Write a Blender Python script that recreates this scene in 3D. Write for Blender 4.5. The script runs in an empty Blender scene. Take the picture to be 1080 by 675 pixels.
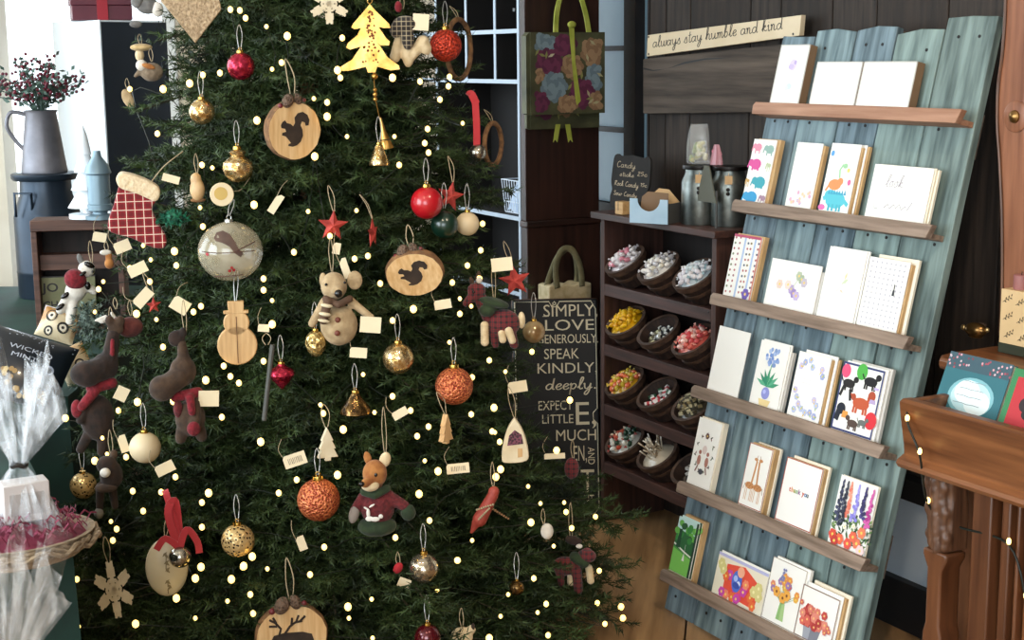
import bpy, math, random
import numpy as np
from mathutils import Vector, Matrix
random.seed(7); RNG = np.random.default_rng(7)
SC = bpy.context.scene; COL = SC.collection
R = math.radians; PI = math.pi

# ------------------------------------------------------------------ camera
FPX = 1550.0; CH = 1.30
pitch = math.atan(277.5/1550); roll = R(-.6)
Fv = Vector((0, math.cos(pitch), -math.sin(pitch)))
R0 = Vector((1, 0, 0)); U0 = R0.cross(Fv)
Rv = R0*math.cos(roll) + U0*math.sin(roll); Uv = -R0*math.sin(roll) + U0*math.cos(roll)
CAM = Vector((0, 0, CH))
cd = bpy.data.cameras.new('camera'); cam = bpy.data.objects.new('camera', cd); COL.objects.link(cam)
cd.sensor_fit = 'HORIZONTAL'; cd.sensor_width = 36; cd.lens = 36*FPX/1080; cd.clip_start = .05
cam.matrix_world = Matrix(((Rv.x, Uv.x, -Fv.x, 0), (Rv.y, Uv.y, -Fv.y, 0), (Rv.z, Uv.z, -Fv.z, CH), (0, 0, 0, 1)))
SC.camera = cam

def ray(u, v): return (Fv*FPX + Rv*(u-540) - Uv*(v-337.5)).normalized()
def onz(u, v, z):
    d = ray(u, v); return CAM + d*((z-CH)/d.z)
def onpl(u, v, p, n):
    d = ray(u, v); return CAM + d*((Vector(p)-CAM).dot(n)/d.dot(n))
def atd(u, v, hd):                                  # point on a pixel's ray at a horizontal distance
    d = ray(u, v); return CAM + d*(hd/math.hypot(d.x, d.y))
def depth(p): return (Vector(p)-CAM).dot(Fv)
def kpx(p): return depth(p)/FPX                     # metres per pixel there
def face_cam(p): return math.atan2(p.x-CAM.x, -(p.y-CAM.y))*-1 if False else -math.atan2(p.x-CAM.x, p.y-CAM.y)

# the plank wall's own frame: x along the wall, y into the wall, z up
AW = R(28.5)
eW = Vector((math.sin(AW), -math.cos(AW), 0)); nW = Vector((-math.cos(AW), -math.sin(AW), 0))
P0 = onz(700, 641, 0); RZW = -R(61.5)
def W(s, n, z=0): return P0 + eW*s + nW*n + Vector((0, 0, z))
def wp(u, v, n):
    q = onpl(u, v, P0+nW*n, nW) - P0
    return q.dot(eW), q.z

# ------------------------------------------------------------------ materials
def lin(c):
    if isinstance(c, str):
        c = c.lstrip('#'); c = [int(c[i:i+2], 16)/255 for i in (0, 2, 4)]
        return tuple(x/12.92 if x <= .04045 else ((x+.055)/1.055)**2.4 for x in c) + (1,)
    return tuple(c) + (1,) if len(c) == 3 else tuple(c)
_M = {}
def mat(name, col, rough=.55, metal=0.0, col2=None, scale=8.0, stretch=None, mix=(.35, .65), bump=0.0, bscale=None,
        emit=None, estr=0.0, trans=0.0, alpha=1.0, coat=0.0, sheen=0.0, spec=None, kind='noise', ior=None, detail=4.0):
    if name in _M: return _M[name]
    m = bpy.data.materials.new(name); m.use_nodes = True; _M[name] = m
    nt = m.node_tree; N = nt.nodes; L = nt.links; b = N['Principled BSDF']
    b.inputs['Base Color'].default_value = lin(col); b.inputs['Roughness'].default_value = rough; b.inputs['Metallic'].default_value = metal
    if trans: b.inputs['Transmission Weight'].default_value = trans
    if ior: b.inputs['IOR'].default_value = ior
    if alpha < 1: b.inputs['Alpha'].default_value = alpha
    if coat: b.inputs['Coat Weight'].default_value = coat; b.inputs['Coat Roughness'].default_value = .1
    if sheen: b.inputs['Sheen Weight'].default_value = sheen
    if spec is not None: b.inputs['Specular IOR Level'].default_value = spec
    if emit is not None: b.inputs['Emission Color'].default_value = lin(emit); b.inputs['Emission Strength'].default_value = estr
    if col2 is not None or bump:
        tc = N.new('ShaderNodeTexCoord'); mp = N.new('ShaderNodeMapping'); L.new(tc.outputs['Object'], mp.inputs['Vector'])
        if stretch: mp.inputs['Scale'].default_value = stretch
        if kind == 'voronoi':
            t = N.new('ShaderNodeTexVoronoi'); t.inputs['Scale'].default_value = scale; out = t.outputs['Distance']
        elif kind == 'wave':
            t = N.new('ShaderNodeTexWave'); t.inputs['Scale'].default_value = scale; t.inputs['Distortion'].default_value = 3; out = t.outputs['Fac']
        else:
            t = N.new('ShaderNodeTexNoise'); t.inputs['Scale'].default_value = scale; t.inputs['Detail'].default_value = detail; out = t.outputs['Fac']
        L.new(mp.outputs['Vector'], t.inputs['Vector'])
        if col2 is not None:
            r = N.new('ShaderNodeValToRGB'); r.color_ramp.elements[0].position = mix[0]; r.color_ramp.elements[1].position = mix[1]
            r.color_ramp.elements[0].color = lin(col); r.color_ramp.elements[1].color = lin(col2)
            L.new(out, r.inputs['Fac']); L.new(r.outputs['Color'], b.inputs['Base Color'])
        if bump:
            src = out
            if bscale:
                t2 = N.new('ShaderNodeTexNoise'); t2.inputs['Scale'].default_value = bscale; t2.inputs['Detail'].default_value = 3
                L.new(mp.outputs['Vector'], t2.inputs['Vector']); src = t2.outputs['Fac']
            bp = N.new('ShaderNodeBump'); bp.inputs['Strength'].default_value = bump; bp.inputs['Distance'].default_value = .004
            L.new(src, bp.inputs['Height']); L.new(bp.outputs['Normal'], b.inputs['Normal'])
    return m
def plaid(name, base, line, light, sx=60, sz=60, wl=.2):
    m = bpy.data.materials.new(name); m.use_nodes = True; nt = m.node_tree; N = nt.nodes; L = nt.links; b = N['Principled BSDF']
    b.inputs['Roughness'].default_value = .9; b.inputs['Sheen Weight'].default_value = .2
    tc = N.new('ShaderNodeTexCoord'); sp = N.new('ShaderNodeSeparateXYZ'); L.new(tc.outputs['Object'], sp.inputs['Vector'])
    def math_(op, a, bb=None):
        n = N.new('ShaderNodeMath'); n.operation = op
        for i, x in enumerate((a, bb)):
            if x is None: continue
            if isinstance(x, (int, float)): n.inputs[i].default_value = x
            else: L.new(x, n.inputs[i])
        return n.outputs[0]
    cur = None
    for ax, k, ph in (('X', sx, 0.), ('Z', sz, .3)):
        fr = math_('FRACT', math_('ADD', math_('MULTIPLY', sp.outputs[ax], k), ph))
        band = math_('LESS_THAN', fr, .45)
        thin = math_('LESS_THAN', math_('ABSOLUTE', math_('SUBTRACT', fr, .72)), wl/4)
        cur = (band, thin) if cur is None else (cur[0], cur[1], band, thin)
    bsum = math_('MULTIPLY', math_('ADD', cur[0], cur[2]), .5)
    tmax = math_('MAXIMUM', cur[1], cur[3])
    m1 = N.new('ShaderNodeMix'); m1.data_type = 'RGBA'; L.new(bsum, m1.inputs[0]); m1.inputs[6].default_value = lin(base); m1.inputs[7].default_value = lin(line)
    m2 = N.new('ShaderNodeMix'); m2.data_type = 'RGBA'; L.new(tmax, m2.inputs[0]); L.new(m1.outputs[2], m2.inputs[6]); m2.inputs[7].default_value = lin(light)
    L.new(m2.outputs[2], b.inputs['Base Color'])
    return m
def wood(name, c1, c2, axis='x', scale=3.0, rough=.6, bump=.25, mix=(.3, .7)):
    st = {'x': (1, 14, 14), 'y': (14, 1, 14), 'z': (14, 14, 1)}[axis]
    return mat(name, c1, rough, col2=c2, scale=scale, stretch=st, mix=mix, bump=bump, detail=6)

# ------------------------------------------------------------------ mesh building
class MB:
    def __init__(s): s.v = []; s.f = []; s.m = []
    def add(s, vs, fs, mi=0, M=None):
        o = len(s.v)
        if M is not None: vs = [M @ Vector(p) for p in vs]
        s.v.extend(tuple(p) for p in vs); s.f.extend(tuple(i+o for i in f) for f in fs); s.m.extend([mi]*len(fs)); return s
    def box(s, c, size, mi=0, M=None):
        x, y, z = c; a, b, d = (q/2 for q in size)
        vs = [(x+i*a, y+j*b, z+k*d) for k in (-1, 1) for j in (-1, 1) for i in (-1, 1)]
        return s.add(vs, [(0, 2, 3, 1), (4, 5, 7, 6), (0, 1, 5, 4), (2, 6, 7, 3), (0, 4, 6, 2), (1, 3, 7, 5)], mi, M)
    def span(s, a, b, mi=0, M=None):
        return s.box([(a[i]+b[i])/2 for i in range(3)], [abs(b[i]-a[i]) for i in range(3)], mi, M)
    def prism(s, poly, y0, y1, mi=0, M=None, mi_side=None):   # polygon in x,z; extruded along y
        n = len(poly); vs = [(x, y0, z) for x, z in poly] + [(x, y1, z) for x, z in poly]
        A = sum(poly[i][0]*poly[(i+1) % n][1]-poly[(i+1) % n][0]*poly[i][1] for i in range(n))
        fr = tuple(range(n)); bk = tuple(range(2*n-1, n-1, -1))
        sd = [(i, i+n, (i+1) % n+n, (i+1) % n) for i in range(n)]
        if A < 0: fr = fr[::-1]; bk = bk[::-1]; sd = [q[::-1] for q in sd]
        s.add(vs, [fr, bk], mi, M); s.f.extend(tuple(i+len(s.v)-2*n for i in q) for q in sd); s.m.extend([mi if mi_side is None else mi_side]*n); return s
    def flat(s, poly, y, mi=0, M=None):
        n = len(poly); A = sum(poly[i][0]*poly[(i+1) % n][1]-poly[(i+1) % n][0]*poly[i][1] for i in range(n))
        f = tuple(range(n)); return s.add([(x, y, z) for x, z in poly], [f if A > 0 else f[::-1]], mi, M)
    def tube(s, path, r, n=6, mi=0, M=None, closed=False, cap=True):
        P = [Vector(p) for p in path]; k = len(P); rs = r if isinstance(r, (list, tuple)) else [r]*k
        vs = []; up = Vector((.13, .31, .94))
        for i, p in enumerate(P):
            t = (P[(i+1) % k]-P[i-1]) if closed else (P[min(i+1, k-1)]-P[max(i-1, 0)])
            if t.length < 1e-9: t = Vector((0, 0, 1))
            t.normalize(); a = t.cross(up)
            if a.length < 1e-3: a = t.cross(Vector((1, 0, 0)))
            a.normalize(); b = t.cross(a)
            vs += [p + (a*math.cos(2*PI*j/n)+b*math.sin(2*PI*j/n))*rs[i] for j in range(n)]
        fs = [(i*n+j, i*n+(j+1) % n, ((i+1) % k)*n+(j+1) % n, ((i+1) % k)*n+j) for i in range(k if closed else k-1) for j in range(n)]
        if not closed and cap: fs += [tuple(range(n-1, -1, -1)), tuple((k-1)*n+j for j in range(n))]
        return s.add(vs, fs, mi, M)
    def lathe(s, prof, n=24, mi=0, M=None, a0=0, a1=2*PI):
        full = abs(a1-a0-2*PI) < 1e-6; c = n if full else n+1; vs = []
        for r, z in prof: vs += [(max(r, 1e-5)*math.cos(a0+(a1-a0)*j/n), max(r, 1e-5)*math.sin(a0+(a1-a0)*j/n), z) for j in range(c)]
        fs = [(i*c+j, i*c+(j+1) % c, (i+1)*c+(j+1) % c, (i+1)*c+j) for i in range(len(prof)-1) for j in range(n)]
        return s.add(vs, fs, mi, M)
    def ell(s, c, r, mi=0, M=None, nu=16, nv=10, rot=None):
        T = Matrix.Translation(c)
        if rot is not None: T = T @ rot
        rx, ry, rz = r if isinstance(r, (tuple, list)) else (r, r, r)
        vs = [(0, 0, -rz)]
        for i in range(1, nv):
            t = -PI/2+PI*i/nv
            vs += [(rx*math.cos(t)*math.cos(2*PI*j/nu), ry*math.cos(t)*math.sin(2*PI*j/nu), rz*math.sin(t)) for j in range(nu)]
        vs.append((0, 0, rz)); fs = [(0, 1+(j+1) % nu, 1+j) for j in range(nu)]
        for i in range(nv-2): fs += [(1+i*nu+j, 1+i*nu+(j+1) % nu, 1+(i+1)*nu+(j+1) % nu, 1+(i+1)*nu+j) for j in range(nu)]
        o = 1+(nv-2)*nu; fs += [(o+j, o+(j+1) % nu, len(vs)-1) for j in range(nu)]
        return s.add(vs, fs, mi, (M @ T) if M is not None else T)
    def sheet(s, nu, nv, fn, mi=0, M=None):
        vs = [fn(i/nu, j/nv) for j in range(nv+1) for i in range(nu+1)]
        return s.add(vs, [(j*(nu+1)+i, j*(nu+1)+i+1, (j+1)*(nu+1)+i+1, (j+1)*(nu+1)+i) for j in range(nv) for i in range(nu)], mi, M)
    def build(s, name, mats, parent=None, smooth=True, bevel=0, remesh=0, sub=0, M=None, solid=0, angle=40, wobble=0):
        me = bpy.data.meshes.new(name); me.from_pydata(s.v, [], s.f)
        for m in (mats if isinstance(mats, (list, tuple)) else [mats]): me.materials.append(m)
        me.polygons.foreach_set('material_index', s.m)
        if smooth:
            me.polygons.foreach_set('use_smooth', [True]*len(me.polygons))
            if not remesh and not sub: me.set_sharp_from_angle(angle=R(angle))
        me.update()
        o = bpy.data.objects.new(name, me); COL.objects.link(o)
        if parent: o.parent = parent
        if M is not None: o.matrix_basis = M
        if solid: q = o.modifiers.new('solid', 'SOLIDIFY'); q.thickness = solid; q.offset = 0
        if remesh: q = o.modifiers.new('remesh', 'REMESH'); q.mode = 'VOXEL'; q.voxel_size = remesh; q.use_smooth_shade = True
        if remesh: q = o.modifiers.new('smooth', 'SMOOTH'); q.iterations = 4; q.factor = .5
        if bevel: q = o.modifiers.new('bevel', 'BEVEL'); q.width = bevel; q.segments = 2; q.limit_method = 'ANGLE'; q.angle_limit = R(50)
        if sub: q = o.modifiers.new('sub', 'SUBSURF'); q.levels = sub; q.render_levels = sub
        return o
def tag(o, label, cat, group=None, kind=None):
    o['label'] = label; o['category'] = cat
    if group: o['group'] = group
    if kind: o['kind'] = kind
    return o
def struct(o): o['kind'] = 'structure'; return o
def thing(name, label, cat, loc=(0, 0, 0), rz=0.0, group=None, rx=0.0, ry=0.0):
    o = bpy.data.objects.new(name, None); COL.objects.link(o); o.empty_display_size = .05
    o.matrix_basis = Matrix.Translation(loc) @ Matrix.Rotation(rz, 4, 'Z') @ Matrix.Rotation(rx, 4, 'X') @ Matrix.Rotation(ry, 4, 'Y')
    return tag(o, label, cat, group)
def Rx(a): return Matrix.Rotation(a, 4, 'X')
def Ry(a): return Matrix.Rotation(a, 4, 'Y')
def Rz(a): return Matrix.Rotation(a, 4, 'Z')
def Tr(x, y=0, z=0): return Matrix.Translation((x, y, z))
def crom(pts, n=6):
    P = [Vector(p) for p in pts]; out = []
    for i in range(len(P)-1):
        a, b, c, d = P[max(i-1, 0)], P[i], P[i+1], P[min(i+2, len(P)-1)]
        for k in range(n):
            t = k/n; out.append(.5*((2*b)+(c-a)*t+(2*a-5*b+4*c-d)*t*t+(3*b-a-3*c+d)*t**3))
    return out+[P[-1]]
def circ(cx, cz, rx, rz=None, n=16, a0=0): rz = rx if rz is None else rz; return [(cx+rx*math.cos(a0+2*PI*i/n), cz+rz*math.sin(a0+2*PI*i/n)) for i in range(n)]
def star(cx, cz, r, r2, n=5, a0=PI/2): return [(cx+(r if i % 2 == 0 else r2)*math.cos(a0+PI*i/n), cz+(r if i % 2 == 0 else r2)*math.sin(a0+PI*i/n)) for i in range(2*n)]

# writing: block capitals from the built-in font, handwriting from pen strokes
def text(mb, s, x, z, y, size, mi=0, align='LEFT', M=None, width=None, shear=0, bold=0, rot=0, serif=False):
    cu = bpy.data.curves.new('lettering', 'FONT'); cu.body = s; cu.size = size; cu.shear = shear; cu.offset = bold; cu.resolution_u = 3
    ob = bpy.data.objects.new('lettering', cu); me = bpy.data.meshes.new_from_object(ob)
    vs = [(p.co.x, p.co.y) for p in me.vertices]; fs = [tuple(p.vertices) for p in me.polygons]
    bpy.data.objects.remove(ob); bpy.data.curves.remove(cu); bpy.data.meshes.remove(me)
    if not vs: return
    x0 = min(v[0] for v in vs); x1 = max(v[0] for v in vs); kx = width/(x1-x0) if width else 1
    w = (x1-x0)*kx; off = {'LEFT': 0, 'CENTER': -w/2, 'RIGHT': -w}[align]; ca, sa = math.cos(rot), math.sin(rot)
    out = []
    for vx, vz in vs:
        a = (vx-x0)*kx+off; out.append((x+a*ca-vz*sa, y, z+a*sa+vz*ca))
    mb.add(out, fs, mi, M)
PEN = {
'a': (1.25, [[(.9,.8),(.5,1),(.1,.6),(.2,.1),(.6,.05),(.9,.5),(.95,1),(.95,.2),(1.25,.05)]]),
'l': (.75, [[(0,.2),(.4,1),(.6,1.9),(.4,2.1),(.25,1.6),(.25,.4),(.45,0),(.75,.2)]]),
'w': (1.5, [[(0,.8),(.1,1),(.2,.2),(.5,0),(.75,.4),(.8,1),(.85,.3),(1.1,0),(1.4,.4),(1.4,1),(1.55,.85)]]),
'y': (1.25, [[(0,.8),(.1,1),(.2,.3),(.5,.05),(.85,.5),(.95,1),(.9,-.3),(.6,-1),(.3,-.8),(.6,-.2),(1.25,.3)]]),
's': (.9, [[(0,.1),(.5,1.05),(.6,.7),(.8,.25),(.55,0),(.15,.1)]]),
't': (.8, [[(.4,1.9),(.35,.3),(.55,0),(.8,.2)], [(.05,1.25),(.75,1.3)]]),
'h': (1.25, [[(0,.2),(.4,1.2),(.5,2),(.3,2.05),(.2,1.4),(.2,0),(.3,.6),(.6,1),(.85,.8),(.85,.2),(1.0,0),(1.25,.2)]]),
'u': (1.3, [[(0,.8),(.1,1),(.15,.3),(.45,0),(.8,.4),(.85,1),(.9,.2),(1.1,0),(1.3,.2)]]),
'm': (1.5, [[(0,.8),(.15,1),(.2,0),(.25,.7),(.5,1),(.65,.8),(.65,0),(.7,.7),(.95,1),(1.1,.8),(1.1,.2),(1.3,0),(1.5,.2)]]),
'n': (1.15, [[(0,.8),(.15,1),(.2,0),(.25,.7),(.5,1),(.7,.8),(.7,.2),(.9,0),(1.15,.2)]]),
'b': (1.1, [[(0,.2),(.35,1.2),(.5,2),(.3,2.05),(.2,1.4),(.2,.2),(.5,0),(.85,.4),(.7,.9),(.35,.8)]]),
'e': (.95, [[(0,.4),(.5,.5),(.8,.8),(.5,1.02),(.15,.6),(.25,.1),(.6,0),(.95,.3)]]),
'd': (1.3, [[(.9,.8),(.5,1),(.1,.6),(.2,.1),(.6,.05),(.9,.6),(1,2),(1,.2),(1.3,.1)]]),
'k': (1.1, [[(0,.2),(.35,1.2),(.5,2),(.3,2.05),(.2,1.4),(.2,0),(.25,.6),(.6,1),(.7,.75),(.3,.55),(.7,.1),(1.1,.2)]]),
'i': (.6, [[(0,.7),(.15,1),(.2,.2),(.4,0),(.6,.2)], [(.15,1.4),(.2,1.5)]]),
'p': (1.1, [[(.0,.7),(.2,1),(.2,-1),(.25,.6),(.6,1),(.9,.6),(.6,.05),(.25,.2)]]),
'c': (.9, [[(.75,.8),(.45,1),(.1,.5),(.4,0),(.9,.25)]]),
'o': (1.05, [[(.5,1),(.1,.6),(.2,.1),(.55,0),(.85,.5),(.5,1),(1.05,.85)]]),
'r': (.8, [[(0,.8),(.15,1),(.2,0),(.25,.7),(.7,1)]]),
'C': (1.3, [[(1.1,1.7),(.7,2),(.15,1.3),(.2,.4),(.6,0),(1.2,.3)]]),
'R': (1.3, [[(.15,0),(.2,1.9)], [(0,1.7),(.7,2),(1,1.5),(.3,1),(1.2,0)]]),
'S': (1.1, [[(.9,1.7),(.5,2),(.15,1.5),(.7,1),(.9,.4),(.5,0),(.05,.3)]]),
'1': (.6, [[(.1,1.4),(.35,1.8),(.35,0)]]), '2': (.9, [[(.1,1.4),(.4,1.8),(.7,1.4),(.1,0),(.8,0)]]), '5': (.9, [[(.75,1.8),(.2,1.8),(.15,1.1),(.6,1.1),(.7,.4),(.1,.05)]]),
'$': (.8, [[(.6,1.2),(.3,1.4),(.1,1),(.35,.7),(.65,.9)], [(.35,1.6),(.35,.5)]]),
}
def pen(mb, s, x, z, y, xh, mi=0, r=None, M=None, width=None, slant=.2, rot=0):
    adv = sum(PEN[c][0]+.05 if c in PEN else .8 for c in s)
    kx = width/adv if width else xh
    r = r or xh*.11; cx = 0; ca, sa = math.cos(rot), math.sin(rot)
    for c in s:
        if c not in PEN: cx += .8; continue
        w, sts = PEN[c]
        for st in sts:
            pts = []
            for px, pz in crom([(a, b, 0) for a, b in st], 4) and [(q.x, q.y) for q in crom([(a, b, 0) for a, b in st], 4)]:
                a = (cx+px)*kx+pz*xh*slant; b = pz*xh; pts.append(Vector((x+a*ca-b*sa, z+a*sa+b*ca)))
            vs = []; n = len(pts)
            for i, p in enumerate(pts):
                t = pts[min(i+1, n-1)]-pts[max(i-1, 0)]
                if t.length < 1e-9: t = Vector((1, 0))
                t.normalize(); nn = Vector((-t.y, t.x))*r*(.7+.6*abs(t.y)); vs += [(p.x+nn.x, y, p.y+nn.y), (p.x-nn.x, y, p.y-nn.y)]
            mb.add(vs, [(2*i, 2*i+1, 2*i+3, 2*i+2) for i in range(n-1)], mi, M)
        cx += w+.05
# ------------------------------------------------------------------ the room
M_plank = wood('weathered_dark_planks', '#15100c', '#382b22', 'z', 4, .75, .5, (.25, .8))
M_plank2 = wood('weathered_grey_planks', '#1a1410', '#463930', 'z', 5, .75, .5, (.3, .8))
M_floor = wood('tan_floor_boards', '#7d5c3a', '#bd966a', 'y', 2.2, .5, .15)
M_cream = mat('cream_paint', '#d9cdb9', .6, col2='#cfc2ac', scale=6)
M_white = mat('white_paint', '#e9eef2', .5)
M_frame = mat('dark_window_frame', '#160f0c', .5, col2='#261a14', scale=20)
M_ceil = mat('plaster_ceiling', '#cfc8bd', .9)
M_glass = mat('pale_blue_window_glass', '#ffffff', .0, trans=1.0, ior=1.02)
def wallbox(name, pts, z0, z1, m, holes=()): pass
# floor: boards running away from the viewer
fl = MB(); x = -4.6
rr = random.Random(3)
while x < 5.0:
    w = rr.uniform(.20, .30); fl.span((x+.002, -2.6, -.03), (x+w-.002, 8, 0)); x += w
floor = struct(fl.build('floor', M_floor, bevel=.002))
floor.matrix_basis = Matrix.Rotation(R(-9), 4, 'Z')
sub = MB().span((-4, -3, -.06), (4, 7.5, -.032)); struct(sub.build('floor_base', M_frame))
struct(MB().span((-3.4, -2.4, 2.75), (3.2, 7, 2.8)).build('ceiling', M_ceil))
# right wall of vertical planks (its own frame)
NW = -.44
wr = MB(); s = -.733; k = 0
edges = [-.493]
for u in (714, 750, 845, 872): pass
while s < 4.9:
    w = [.082, .115, .26, .12, .19, .15, .22, .17][k % 8]; wr.span((s+.002, 0, 0), (s+w-.002, .03+.006*((k*7) % 3), 2.75), k % 2); s += w; k += 1
wr.span((-.73, .04, 0), (4.9, .07, 2.75), 0)
wallr = struct(wr.build('wall_right', [M_plank, M_plank2], bevel=.003)); wallr.matrix_basis = Matrix.Translation(W(0, NW)) @ Rz(RZW)
# recess with the narrow window beside the cabinet
NR = -.62
def recess(name, mb, mats, **k):
    o = mb.build(name, mats, **k); o.matrix_basis = Matrix.Translation(W(0, NR)) @ Rz(RZW); return o
sa, _ = wp(600, 100, NR); s1, _ = wp(662, 100, NR); s2, _ = wp(674, 100, NR); _, zb = wp(645, 214, NR); _, zt1 = wp(648, 51, NR); _, zt2 = wp(648, 137, NR)
rec = MB(); rec.span((sa-.5, 0, 0), (-.5, .06, zb)); rec.span((sa-.5, 0, 2.35), (-.5, .06, 2.75)); rec.span((sa-.5, 0, zb), (sa-.02, .06, 2.35))
rec.span((-.56, 0, zb), (-.5, .06, 2.35)); struct(recess('wall_recess', rec, M_frame))
wf = MB(); wf.span((sa-.02, -.01, zb-.04), (-.56, .05, zb)); wf.span((s1, -.015, zb), (s2, .05, 2.35))
for z in (zt1, zt2): wf.span((sa, .0, z-.008), (s1, .03, z+.008))
wf.span((-.93, 0, zb), (-.56, .05, 2.35)); wf.span((sa-.03, 0, zb), (sa, .05, 2.35))
struct(recess('window_1', wf, M_frame))
M_pane = mat('blue_pane_daylight_glow', '#6f8ea0', .35, emit='#9fc3d8', estr=.1, col2='#86a5b5', scale=3)  # daylight behind the pane painted in as a faint glow of its own
gl = MB().span((sa, .02, zb), (-.56, .026, 2.35)); go = recess('window_pane', gl, M_pane); struct(go)
# post between recess and planks
po = MB().span((-.742, .0, 0), (-.7335, .17, 2.75)); pw = struct(po.build('trim_1', M_frame)); pw.matrix_basis = Matrix.Translation(W(0, NW)) @ Rz(RZW)
# back wall with the big bright window, left wall with windows out of frame
YB = 6.2
bw = MB(); X0, X1 = -2.13, -1.38
bw.span((-3.2, YB, 0), (X0, YB+.12, 2.75)); bw.span((X1+.0, YB, 0), (1.6, YB+.12, 2.75)); bw.span((X0, YB, 0), (X1, YB+.12, .25)); bw.span((X0, YB, 2.45), (X1, YB+.12, 2.75))
struct(bw.build('wall_back', M_cream))
XL = -2.9
lw = MB()
lw.span((XL-.12, -2.4, 0), (XL, -.6, 2.75)); lw.span((XL-.12, 1.9, 0), (XL, 2.6, 2.75)); lw.span((XL-.12, 5.0, 0), (XL, YB, 2.75))
lw.span((XL-.12, -.6, 0), (XL, 1.9, .7)); lw.span((XL-.12, -.6, 2.5), (XL, 1.9, 2.75)); lw.span((XL-.12, 2.6, 0), (XL, 5.0, .7)); lw.span((XL-.12, 2.6, 2.5), (XL, 5.0, 2.75))
struct(lw.build('wall_left', M_cream))
fw = MB(); YF = -2.3
fw.span((-3, YF-.12, 0), (-2.2, YF, 2.75)); fw.span((-2.2, YF-.12, 0), (.2, YF, .6)); fw.span((-2.2, YF-.12, 2.5), (.2, YF, 2.75)); fw.span((.2, YF-.12, 0), (3.1, YF, 2.75))
struct(fw.build('wall_front', M_cream))
struct(MB().span((2.95, -2.4, 0), (3.05, -.6, 2.75)).build('wall_side', M_cream))
# window frames and sill of the visible window
w2 = MB()
for a, b in (((X0, YB-.02, .25), (X0+.05, YB+.08, 2.45)), ((X1-.05, YB-.02, .25), (X1, YB+.08, 2.45)), ((X0, YB-.02, 2.4), (X1, YB+.08, 2.45)), ((X0, YB-.02, .25), (X1, YB+.08, .29)), ((X0, YB, 1.66), (X1, YB+.05, 1.69))): w2.span(a, b)
struct(w2.build('window_2', M_white))
# cream jamb at the picture's left edge
struct(MB().span((-2.6, 5.1, 0), (atd(10, 230, 5.4).x, 5.22, 2.75)).build('trim_2', M_cream))
# light: daylight through the windows, warm shop lamps
def area(name, loc, rot, sx, sy, power, col):
    l = bpy.data.lights.new(name, 'AREA'); l.shape = 'RECTANGLE'; l.size = sx; l.size_y = sy; l.energy = power; l.color = col
    o = bpy.data.objects.new(name, l); COL.objects.link(o); o.location = loc; o.rotation_euler = rot; return o
area('daylight_left', (XL-.02, .65, 1.6), (0, R(-90), 0), 1.8, 2.5, 118, (.80, .92, 1))
area('daylight_left_rear', (XL-.02, 3.8, 1.6), (0, R(-90), 0), 1.8, 2.4, 40, (.76, .9, 1))
area('daylight_front', (-1.0, YF-.02, 1.55), (R(90), 0, 0), 2.4, 1.9, 82, (.86, .94, 1))
area('daylight_back', ((X0+X1)/2, YB+.1, 1.35), (R(-90), 0, 0), .75, 2.2, 40, (.8, .92, 1))
def spot(loc, tgt, power, col, size=1.0, r=.05):
    l = bpy.data.lights.new('shop_lamp', 'SPOT'); l.energy = power; l.color = col; l.spot_size = size; l.spot_blend = .6; l.shadow_soft_size = r
    o = bpy.data.objects.new('shop_lamp', l); COL.objects.link(o); o.location = loc
    o.rotation_euler = (Vector(tgt)-Vector(loc)).to_track_quat('-Z', 'Y').to_euler()
spot((.6, 1.6, 2.65), (.55, 3.3, .1), 62, (1, .80, .58), .95)
spot((-.7, 1.2, 2.65), (-.45, 3.0, .8), 42, (1, .80, .56), 1.0)
wd = bpy.data.worlds.new('World'); SC.world = wd; wd.use_nodes = True
bg = wd.node_tree.nodes['Background']; bg.inputs[0].default_value = (.82, .93, 1, 1); bg.inputs[1].default_value = 3.0
SC.view_settings.view_transform = 'Standard'; SC.view_settings.look = 'None'; SC.view_settings.gamma = 1; SC.view_settings.use_curve_mapping = False
SC.view_settings.exposure = 0
SC.cycles.use_denoising = True; SC.cycles.max_bounces = 6; SC.cycles.transparent_max_bounces = 12
SC.cycles.sample_clamp_indirect = 4
# ------------------------------------------------------------------ card display board leaning on the plank wall
TH = R(13.5)
MBD = Matrix.Translation(P0) @ Rz(RZW) @ Rx(-TH)
gW = (MBD.to_3x3() @ Vector((0, 0, 1))); NB = -(MBD.to_3x3() @ Vector((0, 1, 0)))
def bp(u, v, d=0.0):
    q = MBD.inverted() @ onpl(u, v, P0+NB*d, NB); return q.x, q.z
M_teal = [mat('teal_paint_%s' % i, a, .7, col2=b, scale=3.5, stretch=(12, 12, 1.3), mix=(.34, .62), bump=.3, detail=8)
          for i, (a, b) in enumerate((('#46565f', '#8298a2'), ('#4b5f66', '#8ba1a6'), ('#43545c', '#7c919b'), ('#50615f', '#8a9f9b'), ('#414f4e', '#80938f')))]
M_ledge = wood('greyed_ledge_wood', '#6e5c4e', '#a08b7b', 'x', 6, .7, .3)
M_ledge_new = wood('fresh_ledge_wood', '#8a5f47', '#b58a70', 'x', 5, .6, .2)
M_nail = mat('rusted_nail', '#120f0e', .6)
board = thing('card_display_board', 'tall leaning board of weathered teal planks with six card ledges', 'card rack')
board.matrix_basis = MBD
edges = [0, .118, .252, .378, .515, .652]
tops = [bp(832, 40)[1], bp(885, 32)[1], bp(912, 28)[1], bp(962, 33)[1], bp(1015, 18)[1]]
rr = random.Random(5)
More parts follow.
